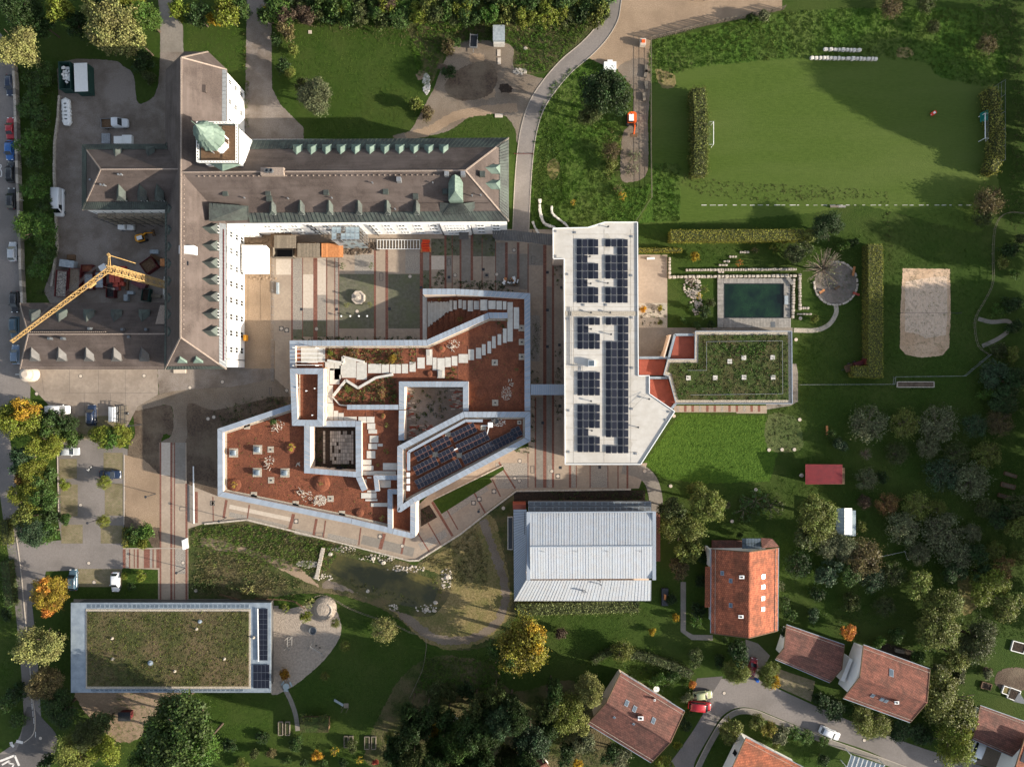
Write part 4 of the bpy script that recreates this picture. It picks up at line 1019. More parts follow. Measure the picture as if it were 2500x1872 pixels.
# low south-west wing
sw = T('school_annexe','low brown-roofed street wing at the lower left of the old school','building',tuple(P(230,830)))
walls(sw,[(99,752),(99,899),(460,899),(460,750)],0,5.9)
g_ = {k: P(*v,6) for k,v in dict(nw=(48.6,740),sw=(48.6,901),se=(432,901),ne=(432,739)).items()}; R0,R1 = P(69,816,10.8),P(430,815,10.8)
r4 = roofpart(sw,'roof',[(g_['nw'],g_['sw'],R0),(g_['sw'],g_['se'],R1,R0),(g_['ne'],g_['nw'],R0,R1)],'roof_brown')
b = MB()
for A in (g_['nw'],g_['sw']): b.bar(A,R0 + V((0,0,.05)),.24,.16)
b.bar(R0,R1,.24,.2); b.bar(g_['sw'].lerp(R0,.05),g_['se'].lerp(R1,.05) ,.1,.3); b.bd('ridge_tiles','ridge_pale',r4,kind='stuff')
for q in ((g_['nw'],g_['sw'],R0,R0),(g_['sw'],g_['se'],R1,R0),(g_['ne'],g_['nw'],R0,R1)): courses(r4,*q,.5,4,'roof_brown')
for x in (84,150,217,284,352): dormer(r4,x,880,6.9,(0,-1),1.7,2.6,1.2,1.0,'zinc_dark','zinc_dark','zinc_dark'); dormer(r4,x,757,6.9,(0,1),1.9,2.6,1.2,.9,'copper_dark')
b = MB()
for k in range(40): A = R0.lerp(R1,k / 75) + V((0,.45,-.22)); b.bar(A,A + V((0,0,.25)),.14,.14)
b.bd('roof_hook','ridge_pale',r4,kind='stuff')
for x,y,z in ((118,826,11.3),(150,826,11.3),(216,802,11),(297,804,11),(355,804,11),(313,822,11)):
    c = P(x,y,z); b = MB(); b.box(c.x - .25,c.x + .25,c.y - .25,c.y + .25,9.6,z); b.bd('vent_pipe','lead',r4)
b = MB(); slab3(b,[P(379,791,9.6),P(402,791,9.6),P(402,745,7.6),P(391,745,7.6)],.1); b.bd('patch_sheet','ridge_pale',r4)
# ------------------------------------------------------------------ the new building with planted roof terraces
ZP,ZF = 6.3,5.2
nb = T('terraced_building','new angular building with planted rust-red roof terraces edged by pale metal copings','building',tuple(P(880,1060)))
def floor(px,zf,zproj,mat='chippings',wall='plaster_warm',name='terrace_floor'):
    b = MB(); b.mi = 1; b.prism([(p.x,p.y) for p in PP(px,zproj)],0,zf - .01,False); b.mi = 0
    v = PP(px,zproj); a = sum(v[i - 1].x * v[i].y - v[i].x * v[i - 1].y for i in range(len(v)))
    v = v if a > 0 else v[::-1]
    b.poly([(p.x,p.y,zf) for p in v]); return b.bd(name,[mat,wall],nb)
floor([(532,1047),(713,986),(713,1039),(743,1039),(743,1153),(873,1164),(946,1199),(946,1299),(857,1277),(532,1210)],ZF,ZP)
floor([(791,899),(973.5,944),(973.5,1090),(970.5,1090),(970.5,1249),(946,1249),(946,1199),(873,1164),(868.5,1153),(868.5,1039),(791,1039)],ZF + .003,ZP)
floor([(708,832),(1041,831),(1192,764),(1294,764),(1294,1005),(1144,1005),(1144,931.5),(974,931.5),(974,946),(791,901),(708,899)],ZF + .006,ZP)
floor([(708,899),(791,899),(791,1039),(714,1039)],6.7,7.8)
floor([(971,1090),(1131,1006),(1294,1006),(1294,1076),(1012,1225),(976,1246),(971,1249)],6.2,7.2)
floor([(947,1195),(970,1195),(972,1249),(1011,1226),(1014,1311),(947,1299)],5.0,6.2)
# ramp of beds that climbs from the courtyard to the terrace
NST = 11
for k in range(NST):
    t0,t1 = k / NST,(k + 1) / NST; z = .45 + (ZF - .45) * (k + .5) / NST
    xa,xb = 1043 + t0 * 150,1043 + t1 * 150
    yb0 = 829 - max(0,(xa - 1043)) * .443; yb1 = 829 - max(0,xb - 1043) * .443
    b = MB(); q = PP([(xa,712),(xb,712 + 0),(xb,yb1),(xa,yb0)],z); b.prism([(p.x,p.y) for p in q],0,z); b.bd('planting_step','chippings',nb)
b = MB(); q = PP([(1193,712),(1290,716),(1290,766),(1193,766)],ZF); b.prism([(p.x,p.y) for p in q],0,ZF + .002); b.bd('terrace_floor',['chippings'],nb)
# parapets
parapet(nb,[(707,831),(1041,830),(1192,763),(1240,763)],ZP,ZF,1.18,-1,margin=.4)
parapet(nb,[(1032,705),(1113,705),(1294.5,716),(1295,1004)],ZP,0,1.2,-1)
parapet(nb,[(714,985),(531,1046.5),(531.5,1211),(857,1278.5),(958,1303),(1004,1314),(1014.5,1310),(1015,1227)],ZP,0,1.1,1)
parapet(nb,[(714,985),(531,1046.5),(531.5,1211),(857,1278.5),(940,1298)],ZP - .002,ZF,1.09,1,margin=.42,step=99)
parapet(nb,[(974,1000),(974,931),(1144,931),(1144,1004)],ZP + .01,0,1.15,-1,step=.75)
parapet(nb,[(973,1075),(974,1001)],ZP + .012,0,1.15,-1)
parapet(nb,[(847,988),(973,988)],ZP + .014,ZF,1.0,-1)
parapet(nb,[(742.5,1155),(742.5,1027),(868,1027)],ZP + .01,0,1.25,-1)
parapet(nb,[(744,1154.5),(872,1165)],ZP + .012,0,1.1,1)
parapet(nb,[(868,1027.5),(869,1166),(884,1200)],ZP + .014,0,1.2,1)
parapet(nb,[(970,1160),(911.5,1160),(916,1200)],ZP + .012,ZF,.95,1)
parapet(nb,[(969.5,1194),(946,1194),(946.5,1300)],ZP + .016,ZF - .3,1.0,1)
parapet(nb,[(707,832),(707.5,898)],ZP + .012,ZF,1.15,1)
parapet(nb,[(707.5,899),(713,1039),(789,1039.5),(790.5,899)],7.8,0,1.2,1,True)
pvb = parapet(nb,[(970,1089.5),(970,1249),(978,1250),(1012,1227),(1295,1077),(1295,1005),(1131,1005)],7.2,6.2,1.15,1,True,margin=.4)
# stepping slabs of pale concrete on the terraces; seams of pavers beside some
def slab(x0,y0,x1,y1,z=ZF,th=.09,t=1.0,name='slab',par=nb):
    b = MB(); q = PP(rect(x0,y0,x1,y1),z); b.prism([(p.x,p.y) for p in q],z - .02,z + th)
    o = b.bd(name,'slab',par); u = t * U(.92,1.04); o.color = (u,u,u * .99,1); return o
def joint(x,y0,y1,z=ZF,w=1.6):
    b = MB(); n = int((y1 - y0) / 2.2)
    for k in range(n):
        y = y0 + (y1 - y0) * k / n; q = PP(rect(x - w / 2,y,x + w / 2,y + 1.4),z); b.prism([(p.x,p.y) for p in q],z - .02,z + .07)
    b.bd('paver_joint','brick_band',nb,kind='stuff')
ox,oy,s_ = 1030,700,2212 / 270
def S4(x0,y0,x1,y1,z=ZF): slab(ox + x0 / s_,oy + y0 / s_,ox + x1 / s_,oy + y1 / s_,z)
rz_ = lambda x: .5 + (ZF - .5) * min(1,max(0,(ox + x / s_ - 1043) / 150))
for q in ((550,270,612,488),(632,280,702,455),(732,262,800,430),(815,275,888,455),(918,275,1025,492),(1040,285,1150,455),(1168,262,1312,475),(1330,278,1475,448),(1492,285,1600,458),(1618,292,1690,458)):
    S4(*q,z=rz_((q[0] + q[2]) / 2) + .25)
for q in ((1710,310,1818,1096),(1836,412,1944,842),(1620,835,1695,1122),(1514,950,1588,1165),(1403,990,1476,1230),(1312,1092,1386,1334),(1202,1150,1276,1368),(1082,1220,1188,1436),(930,1252,1044,1466)): S4(*q)
for k in range(26):
    x = 1044 + k * 2.05; yb = 797 - k * 1.5 + U(-3,3); slab(x,738 + U(-3,2),x + 1.8,yb,.45 + 4.75 * (x - 1043) / 150 + .3,.06,.95,'decking_plank')
slab(1032,722,1042.5,830,.1,.06,.95)
o2,p2 = 1000,748; s2 = 4.424
for q in ((530,515,630,610),(455,537,516,640),(385,550,446,655),(300,558,380,775),(250,552,292,690),(182,463,245,632),(85,552,163,670),(0,600,66,705)): slab(o2 + q[0] / s2,p2 + q[1] / s2,o2 + q[2] / s2,p2 + q[3] / s2)
slab(1070,905,1081,921,ZF + .1,.5,.7,'bench'); slab(1041,853,1050,868,ZF + .1,.45,.7,'bench')
for x,y0,y1 in ((1000 + 72 / s2,846,905),(1039,850,888),(1066.5,870,910),(1086,868,912),(1102,865,900),(1118,866,928),(1143,845,888),(1160,840,875),(1176,836,882),(1189,832,860),(1201,820,850),(1211.5,780,850),(1226,805,840),(1237,735,851),(1254,770,800),(1267,748,806),(1171,728,765),(1191,728,765),(1210,728,765),(1228,728,760)): joint(x,y0,y1)
o3 = 500
for q in ((1300,600,1395,690),(1400,600,1470,790),(1480,560,1635,770),(1640,605,1750,790),(1765,620,1905,720),(1912,625,1990,722),(2000,625,2060,722),(2065,625,2120,722),(2130,622,2195,722),(1300,690,1345,850),(1350,670,1455,840),(1455,640,1480,740),
          (1300,850,1385,1040),(1305,1045,1390,1230),(1395,1125,1440,1230),(1445,1150,1500,1230),(1505,1190,1640,1232),(1660,1190,1745,1255),(1750,1190,1832,1255),(1755,1262,1840,1325),(1768,1330,1860,1372),(1782,1395,1875,1470),(1768,1482,1862,1540),(1868,1482,1922,1510),(1750,1560,1842,1640),
          (1040,440,1220,610),(1225,440,1300,600)):
    slab(o3 + q[0] / s2,748 + q[1] / s2,o3 + q[2] / s2,748 + q[3] / s2)
for q in ((1705,0,1800,55),(1700,65,1822,112),(1700,122,2065,165),(1925,35,2075,110),(1700,210,1745,325),(1755,185,1800,200),(1690,358,1855,415),(1755,330,1850,350),(1735,425,1865,445),(1795,465,1975,505),(1885,222,2010,300)):
    slab(o3 + q[0] / s2,1122 + q[1] / s2,o3 + q[2] / s2,1122 + q[3] / s2)
for x,y0,y1 in ((804,895,950),(832,892,945),(870,888,945),(897,890,925),(932,888,915),(951,888,915),(967,888,915),(980,850,912),(815,1002,1028),(826,1008,1028),(840,1000,1028),(894,1005,1030),(914,1000,1032),(793,940,1025)): joint(x,y0,y1)
# planting beds with kerbs, seen between the slabs
planting('terrace_planting',[(800,851),(985,851),(985,890),(900,888),(845,870),(838,886),(798,880)],['brown','rust','dolive','olive'],5.0,.45,.35,12,.17,ZF,nb)
planting('terrace_planting',[(816,980),(846,932),(872,948),(930,915),(965,920),(970,985),(850,985)],['brown','dolive','olive','dark'],5.0,.45,.35,12,.17,ZF,nb)
planting('terrace_planting',[(1088,898),(1116,898),(1116,924),(1088,924)],['olive','brown'],5,.35,.3,12,.15,ZF,nb)
planting('terrace_planting',[(1000,846),(1014,846),(1014,890),(1000,890)],['olive','brown'],5,.35,.3,12,.15,ZF,nb)
planting('terrace_planting',[(1215,785),(1235,785),(1235,810),(1215,815)],['brown','dolive'],4,.35,.3,12,.15,ZF,nb)
b = MB()
def edge(pts,z,w=.18,h=.45):
    v = PP(pts,z)
    for p_,q_ in zip(v[:-1],v[1:]): b.bar((p_.x,p_.y,z + h / 2),(q_.x,q_.y,z + h / 2),w,h)
edge([(814,966),(845,928),(875,947),(918,922),(960,914)],ZF,.5); edge([(800,880),(838,886),(838,871),(890,884)],ZF,.5); edge([(812,968),(830,988),(848,990)],ZF,.2)
b.bd('bed_edging','slab',nb)
for q in ([(545,1060),(700,1010),(735,1130),(860,1180),(930,1280),(550,1205)],[(1150,800),(1275,790),(1275,990),(1150,990)],[(1020,850),(1130,800),(1140,920),(1110,925)]): planting('terrace_sprouts',q,['brown','olive'],.5,.2,.12,8,.1,ZF,nb)
# roof lights, drains, boulders and driftwood heaps
def rooflight(x,y,h=.75,w=22):
    c = P(x,y,ZF + h); hw = w / 2 * S * .96
    b = MB(); b.box(c.x - hw,c.x + hw,c.y - hw,c.y + hw,ZF - .02,ZF + .06); o = b.bd('rooflight','gravel_roof',nb)
    d = MB(); k = hw * .55; d.box(c.x - k,c.x + k,c.y - k,c.y + k,ZF + .06,ZF + h); d.bd('rooflight_kerb','zinc_grey',o)
    d = MB(); d.lathe((c.x,c.y,ZF + h),[(k * .9,0),(k * .75,.14),(k * .35,.22)],12); d.bd('dome','glass_sky',o)
for x,y in ((567,1106),(626,1098),(625,1154),(693,1155)): rooflight(x,y)
def drain(x,y,w=15,z=ZF):
    c = P(x,y,z); hw = w / 2 * S * .96; b = MB(); b.mi = 0; b.box(c.x - hw,c.x + hw,c.y - hw,c.y + hw,z - .02,z + .05); b.mi = 1; b.box(c.x - .16,c.x + .16,c.y - .16,c.y + .16,z + .05,z + .12); b.bd('roof_drain',['gravel_roof','dark_steel'],nb)
for x,y in ((661,1097),(662,1172),(807,1217),(1208,885),(1209,983),(603,1040),(620,1208),(722,1230),(835,1254),(1273,801),(1274,835),(1274,871)): drain(x,y)
drain(1268,1031,10,6.2)
def mound(x,y,r,z=ZF,h=.35,mat='chippings'):
    c = P(x,y,z); b = MB(); rr = r * S * .96; b.lathe((c.x,c.y,z - .02),[(rr,0),(rr * .8,h * .6),(rr * .5,h),(rr * .2,h)],18); b.bd('planting_mound',mat,nb)
for x,y,r in [(573,1183,17),(785,1180,22),(1077,851,11),(1049,912,9),(1258,905,15),(1172,960,17),(710,1093,16),(877,1251,12),(933,1264,10),(935,1016,8)]: mound(x,y,r,h=.55 if r > 14 else .4)
def heap(x,y,r,n=9):
    c = P(x,y,ZF); b = MB()
    for k in range(n):
        a = random.random() * 6.28; q = random.random() * r * S; L_ = U(.4,.95); an = random.random() * 3.14
        p0 = V((c.x + q * cos(a),c.y + q * sin(a),ZF + U(.1,.5))); d = V((cos(an),sin(an),U(-.2,.4))) * L_ / 2
        b.tube([p0 - d,p0 + d],[.08,.04],5)
    b.bd('driftwood','stone',nb)
def stones(x,y,rx,ry,n,z,root=nb,mat='stone',smin=.06,smax=.15,name='pebble_patch'):
    c = P(x,y,z); b = MB()
    for k in range(n):
        a = random.random() * 6.28; q = math.sqrt(random.random())
        b.rock((c.x + rx * S * q * cos(a),c.y + ry * S * q * sin(a),z - .03),U(smin,smax))
    return b.bd(name,mat,root,kind='stuff')
heap(736,1200,11,14); heap(655,1135,12,12); heap(1102,848,9,12); heap(1246,933,8,8); heap(673,1045,10,8); heap(770,1228,8,8); heap(730,1133,6,6)
stones(781,1221,15,13,260,ZF); stones(1108,840,15,11,60,ZF,mat='stone'); stones(750,1212,14,13,40,ZF,mat='stone'); stones(1236,960,13,17,150,ZF,mat='stone',smin=.06,smax=.12); stones(680,1037,14,12,40,ZF,mat='stone'); stones(657,1123,12,10,40,ZF,mat='stone')
b = MB()
for x0,y0,x1,y1 in ((735,912,735,1026),):
    q = PP(rect(730,911,733,1022),6.7); b.prism([(p.x,p.y) for p in q],6.68,6.76)
b.bd('gravel_edge','gravel_roof',nb)
for x,y in ((749,954),(764,1013),(770,948),(727,946)): c = P(x,y,7.4); b = MB(); b.lathe((c.x,c.y,6.7),[(.05,0),(.05,1.2),(.14,1.22),(.14,1.35)],8); b.bd('vent_pipe','white_paint',nb)
# pergola over the terrace corner
pg = T('pergola','white steel pergola bars over the north-west terrace corner','pergola',tuple(P(750,870,ZF)))
for x in (723,778):
    for y in (850,893): c = P(x,y,ZF); b = MB(); b.box(c.x - .06,c.x + .06,c.y - .06,c.y + .06,ZF,ZF + 2.5); b.bd('post','white_paint',pg)
for y in (853,863,873,883,891):
    b = MB(); p_,q_ = P(721,y,ZF + 2.5),P(787,y,ZF + 2.5); b.bar(p_,q_,.1,.16); b.bd('beam','white_paint',pg)
# solar field on the raised roof: double rows that run with the long south-east edge
PVM = {}
def pv_mesh(w,l,th=.06):
    k = (w,l)
    if k not in PVM:
        b = MB(); b.mi = 1; b.box(-w / 2,w / 2,-l / 2,l / 2,0,th); b.mi = 0; b.box(-w / 2 + .016,w / 2 - .016,-l / 2 + .016,l / 2 - .016,th - .01,th + .004)
        PVM[k] = b.mesh('solar_panel',['pv_cell','pv_frame'])
    return PVM[k]
def pv(root,c,w,l,rz,tilt):
    o = NO('solar_panel',pv_mesh(w,l)); link(o); o.parent = root; o.matrix_parent_inverse = Matrix.Translation(-Vector(root.location))
    o.matrix_basis = Matrix.Translation(c) @ Matrix.Rotation(rz,4,'Z') @ Matrix.Rotation(tilt,4,'X'); return o
k6 = 2147 / 350.0
def Q(x,y,z=6.5): return P(960 + x / k6,990 + y / k6,z)
rows = [((895,435),(1185,295),6),((610,585),(800,490),4),((350,720),(525,630),4),((330,935),(612,795),6),((700,745),(882,655),4),((975,605),(1375,415),8),((355,1140),(960,830),13),((1050,775),(1780,415),15),((1800,375),(1865,345),2)]
nv = (Q(0,50) - Q(0,0)); rz0 = math.atan2((Q(1780,415) - Q(1050,775)).y,(Q(1780,415) - Q(1050,775)).x)
perp = V((sin(rz0),-cos(rz0),0))
for a_,b_,n in rows:
    A,B = Q(*a_),Q(*b_); L_ = (B - A).length; w = L_ / max(1,n - 1)
    for i in range(n):
        c = A.lerp(B,i / max(1,n - 1))
        l_ = .98 if n > 2 else 1.05
        c1 = c + V((0,0,.18)); pv(nb,c1,w - .09,.95,rz0,RD(10)); c2 = c + perp * 1.06 + V((0,0,.18)); pv(nb,c2,w - .09,.95,rz0,RD(-10))
bx = MB()
def rail(pts,z,w,h,mat,name):
    b = MB(); v = [Q(x,y,z) for x,y in pts]
    for p_,q_ in zip(v[:-1],v[1:]): b.bar(p_,q_,w,h)
    return b.bd(name,mat,nb)
rail([(1340,225),(1085,225),(230,690),(230,970)],6.75,.55,.5,'zinc_coping','cable_duct')
rail([(225,1000),(225,1065)],6.7,.6,.5,'white_paint','duct_box'); rail([(225,1090),(225,1165)],6.7,.6,.5,'white_paint','duct_box'); rail([(225,1195),(225,1272)],6.7,.6,.5,'white_paint','duct_box')
c = Q(1540,232,7.3); b = MB(); b.lathe((c.x,c.y,6.2),[(.62,0),(.62,1.1),(.5,1.1),(.5,.9)],20); b.bd('vent_stack','zinc_dark',nb)
c = Q(1455,290,7.2); b = MB(); b.box(c.x - .5,c.x + .5,c.y - .5,c.y + .5,6.2,7.3); b.bd('vent_box','white_paint',nb)
rail([(1320,300),(1440,300),(1405,430)],6.6,.18,.18,'white_paint','duct'); rail([(905,665),(965,640)],6.6,.25,.2,'white_paint','duct')
stones(960 + 1560 / k6,990 + 250 / k6,20,10,80,6.2,mat='stone_white',smin=.08,smax=.16)
for x,y in ((820,430),(630,730),(990,745),(1350,330)): c = Q(x,y,6.2); b = MB(); b.box(c.x - .55,c.x + .55,c.y - .5,c.y + .5,6.18,6.26); b.bd('roof_drain','gravel_roof',nb)
# floors of the two open courts
ZC_ = 2.4
def court(px,mat,name): b = MB(); v = PP(px,ZC_); b.prism([(p.x,p.y) for p in v],0,ZC_); b.bd(name,mat,nb)
court(rect(752,1034,876,1158),'dark_soil','court_floor'); court([(980,938),(1138,938),(1138,1004),(1128,1008),(980,1088)],'gravel_dark','court_floor')
for q,hu in ((rect(764,1050,786,1142),['dark','dolive','plum']),(rect(800,1132,868,1143),['dark','dolive'])): planting('court_planting',q,hu,2,.5,.5,14,.18,ZC_,nb)
def paver(x0,y0,x1,y1,mat,t): b = MB(); v = PP(rect(x0,y0,x1,y1),ZC_); b.prism([(p.x,p.y) for p in v],ZC_ - .02,ZC_ + U(.03,.05)); o = b.bd('paver',mat,nb); o.color = (t,t * .93,t * .88,1)
for i in range(11):
    for j in range(9):
        if random.random() < .95: x0,y0 = 806 + i * 5.2,1052 + j * 9; paver(x0,y0,x0 + 4.7,y0 + 8.3,'slab',U(.5,1))
for i in range(8): paver(789,1052 + i * 10,794,1061 + i * 10,'slab',U(.5,.9))
planting('court_planting',[(1000,955),(1090,955),(1090,1020),(1010,1060)],['dark','dolive','green'],.8,.6,.5,16,.2,ZC_,nb)
for i in range(110):
    x0,y0 = RC([(U(1095,1126),U(948,998)),(U(990,1006),U(948,1066)),(U(1000,1060),U(1036,1050))])
    paver(x0,y0,x0 + U(6,12),y0 + 2.6,RC(['slab','rubber_red']),.8)
for y in (1060,1085,1110,1132): window(nb,(P(756,0,3.9).x,P(0,y,3.9).y,3.9),(1,0),1.4,1.8,'black')
for x in (770,800,830): window(nb,(P(x,1146,3).x,P(0,1146.5,4).y + .3,3.9),(0,1),1.4,1.8,'black')
for y in (905,925,950,975,1000): window(nb,(P(790.5,0,7.8).x - .05,P(0,y,6).y,6.3),(1,0),1.2,1.2,'wood_new')
# footbridge to the long building
br = T('footbridge','pale metal roofed footbridge between the terraced building and the long flat roof','bridge',tuple(P(1336,951,0)))
A,B,C,D = P(1296,964,6.2),P(1378,964,6.2),P(1378,938,6.2),P(1296,938,6.2)
b = MB(); b.prism([(p.x,p.y) for p in (A,B,C,D)],3.2,6.1,True,True); b.bd('bridge_body','plaster_warm',br)
panels(br,'roof_sheet',A,B,C,D,18,'zinc_coping',.06)
# ------------------------------------------------------------------ long flat-roofed building with solar rows
ZL = 11.5
lb = T('long_building','long building with pale flat roof carrying rows of dark solar panels','building',tuple(P(1460,840)))
rp = [(1350,558),(1435,556),(1476,543),(1556,543),(1558,917),(1585,917),(1585,961),(1647,1004),(1564,1133),(1379.5,1133),(1377,632),(1350.5,632)]
q = PP(rp,ZL); q2 = offset(q,-.5 if sum(q[i - 1].x * q[i].y - q[i].x * q[i - 1].y for i in range(len(q))) < 0 else .5,True)
b = MB(); b.prism([(p.x,p.y) for p in q2],0,ZL - .5,False); b.bd('wall','plaster_warm',lb)
b = MB(); b.prism([(p.x,p.y) for p in q],ZL - .5,ZL,True,True); rf = b.bd('roof','membrane',lb)
for k in range(16):
    x_,y_,r_ = U(1400,1545),U(570,1115),U(5,13); b = MB(); b.poly([P(x_ + r_ * U(.7,1.2) * cos(-t * .52),y_ + 1.5 * r_ * U(.7,1.2) * sin(-t * .52),ZL + .004 + k * .0004) for t in range(12)]); b.bd('puddle_stain','membrane_dirty',rf)
b = MB()
for i in range(len(q)):
    a_,c_ = q[i],q[(i + 1) % len(q)]; b.bar(a_ + V((0,0,.1)),c_ + V((0,0,.1)),.16,.24)
b.bd('roof_edge','white_paint',rf)
b = MB()
v = PP(rect(1380,760,1557,771),ZL); b.prism([(p.x,p.y) for p in v],ZL,ZL + .08); b.bd('gravel_strip','gravel_roof',rf)
b = MB()
for k in range(19):
    y = 572 + k * 29.5; p_,q_ = P(1380,y,ZL + .01),P(1556,y,ZL + .01); b.bar(p_,q_,.06,.012)
for x in (1400,1475,1540): p_,q_ = P(x,560,ZL + .012),P(x,1130,ZL + .012); b.bar(p_,q_,.06,.012)
b.bd('membrane_seam','gravel_roof',rf,kind='stuff')
cols = [1414,1428.2,1442,1454.5,1484,1498.5,1513,1526.5]
cols2 = [1415.9,1430.3,1444.2,1458.4,1485.3,1499.8,1514.4,1528.1]
def pvrow(cx,y,tilt): c = P(cx,y,ZL + .25); pv(lb,c,1.0,1.47,0.0,0).matrix_basis = Matrix.Translation(c) @ Matrix.Rotation(tilt,4,'Y')
def tl(i): return RD(-8 if i % 2 == 0 else 8)
pit = 19.55
for r in range(8):
    y = 593.5 + r * pit
    for i in range(8):
        if i in (2,3) and r in (2,5): continue
        if i in (4,5) and r in (1,5): continue
        pvrow(cols[i],y,tl(i))
for r in range(17):
    y = 748 + 160 / s2 + r * pit
    for i in (6,7): pvrow(cols2[i],y,tl(i))
    if r == 0 or 3 <= r <= 14 or r == 16:
        for i in (4,5): pvrow(cols2[i],y,tl(i))
for y0,rows_ in ((118,((0,1,2,3),(0,1),(0,1,2,3),(0,1,2,3))),(705,((0,1,2,3),) * 3),(1057,((0,1,2,3),) * 3 + ((0,1),) + ((0,1,2,3),) * 2)):
    for r,cs in enumerate(rows_):
        for i in cs: pvrow(cols2[i],748 + (y0 + 43 + r * 86.5) / s2,tl(i))
c = P(1444.5,887,ZL + .9); b = MB(); b.box(c.x - .65,c.x + .65,c.y - .65,c.y + .65,ZL,ZL + .9); o = b.bd('skylight','white_paint',lb); b = MB(); b.box(c.x - .52,c.x + .52,c.y - .52,c.y + .52,ZL + .9,ZL + .98); b.bd('pane','glass_sky',o)
for x,y in ((1485,553),(1440,626),(1442,692),(1484,691),(1443,763),(1490,763),(1443,803),(1492,816),(1443,979),(1445,1051),(1558,1043),(1585,974)):
    c = P(x,y,ZL + .7); b = MB(); b.lathe((c.x,c.y,ZL),[(.09,0),(.09,.55),(.2,.57),(.2,.75)],8); b.bd('vent_pipe','dark_steel',lb)
for x,y in ((1356,564),(1404,567),(1356,625),(1385,669),(1386,778),(1388,1002),(1388,1103),(1543,577),(1542,672),(1543,775),(1544,898),(1543,998),(1634,1005),(1627,1025),(1553,1107),(1425,744),(1480,744)):
    c = P(x,y,ZL + .3); b = MB(); b.box(c.x - .22,c.x + .22,c.y - .22,c.y + .22,ZL,ZL + .12); b.tube([(c.x,c.y,ZL),(c.x,c.y,ZL + .5)],.03,5); b.bd('anchor_point','steel',lb)
b = MB()
for x in (1390,1395): b.bar(P(x,750,ZL + .15),P(x,890,ZL + .15),.07,.07)
for k in range(30): y = 752 + k * 4.7; b.bar(P(1390,y,ZL + .15),P(1395,y,ZL + .15),.05,.05)
b.bar(P(1388,891,ZL + .15),P(1422,893,ZL + .15),.15,.1); b.bar(P(1418,893,ZL + .15),P(1418,905,ZL + .15),.07,.07); b.bar(P(1422,893,ZL + .15),P(1422,905,ZL + .15),.07,.07)
b.bd('roof_ladder','steel',lb)
b = MB(); b.bar(P(1546,975,ZL + .4),P(1580,960,ZL + .4),.03); b.bar(P(1543,998,ZL + .4),P(1580,960,ZL + .4),.03); b.bd('safety_wire','dark_steel',lb)
# covered way to the old school
cw = T('covered_way','dark standing-seam roof over the passage between old school and long building','roof',tuple(P(1280,578)))
za = 3.6; pl = [((1201,556),(1203,579)),((1222,560),(1212,586)),((1257,563),(1262,589)),((1300,568),(1305,594)),((1349,572),(1348,600))]
for (a0,b0),(a1,b1) in zip(pl[:-1],pl[1:]):
    n = max(2,int(abs(a1[0] - a0[0]) / 5.5))
    panels(cw,'roof_sheet',P(*b0,za),P(*b1,za),P(*a1,za + .35),P(*a0,za + .35),n,'zinc_dark',.08)
for x,y in ((1208,584),(1260,587),(1300,592),(1340,597),(1250,566),(1300,571)): c = P(x,y); b = MB(); b.box(c.x - .08,c.x + .08,c.y - .08,c.y + .08,0,za); b.bd('post','dark_steel',cw)
# ------------------------------------------------------------------ pavilion with green roof
pa = T('pavilion_building','flat pavilion with a wild green roof beside the pool','building',tuple(P(1800,900)))
zp = 4.2; gp = [(1697,809),(1932,809),(1933.5,985),(1650,985),(1632,918),(1620,915),(1630,877),(1696,877)]
q = PP(gp,zp); sgn = -1 if sum(q[i - 1].x * q[i].y - q[i].x * q[i - 1].y for i in range(len(q))) < 0 else 1
b = MB(); b.prism(offset(q,.2 * sgn,True),0,zp - .3,False); b.bd('wall','plaster_warm',pa)
b = MB(); b.prism([(p.x,p.y) for p in q],zp - .3,zp,True,True); rf = b.bd('roof','gravel_roof',pa)
qi = offset(q,.75 * sgn,True); b = MB(); b.prism(qi,zp,zp + .12); b.bd('sedum_bed','sedum_green',rf)
b = MB()
for i in range(len(q)): b.bar(q[i] + V((0,0,.1)),q[(i + 1) % len(q)] + V((0,0,.1)),.14,.3)
b.bd('roof_edge','zinc_coping',rf)
ip = [(1707,817),(1924,817),(1924,976),(1656,976),(1638,920),(1640,886),(1706,886)]
planting('sedum_plants',ip,['dolive','green','lush','brown'],3.0,.4,.25,10,.16,zp + .1,rf)
planting('sedum_plants',[(1760,840),(1880,835),(1860,875),(1780,870)],['lush'],2.5,.5,.3,14,.2,zp + .1,rf)
for x,y in ((1782,882),(1816.5,873),(1887,872.5),(1681,922.5),(1746.5,922),(1817,921),(1888,921)):
    c = P(x,y,zp + .3); b = MB(); b.box(c.x - .47,c.x + .47,c.y - .47,c.y + .47,zp + .05,zp + .22); b.mi = 1; b.tube([(c.x,c.y,zp + .2),(c.x,c.y,zp + .75)],.06,6); b.bd('anchor_slab',['slab','dark_steel'],rf)
b = MB()
for l_ in ([(1679,904),(1725,904),(1725,834),(1910,832),(1911,961),(1686,964)],):
    for a_,c_ in zip(l_[:-1],l_[1:]): b.bar(P(*a_,zp + .3),P(*c_,zp + .3),.06,.06)
b.bd('lightning_wire','steel',rf)
for nm,pts,z,edge_ in (('red_terrace',[(1650,821),(1694,821),(1694,877),(1637,877)],3.4,[(1645,816),(1695,816)]),('red_terrace',[(1561,877),(1626,877),(1618,916),(1561,916)],3.3,None),('red_terrace',[(1586,926),(1631,926),(1649,984),(1640,996),(1586,961)],3.3,None)):
    b = MB(); v = PP(pts,z); b.prism([(p.x,p.y) for p in v],0,z); b.bd(nm,'rubber_red',pa)
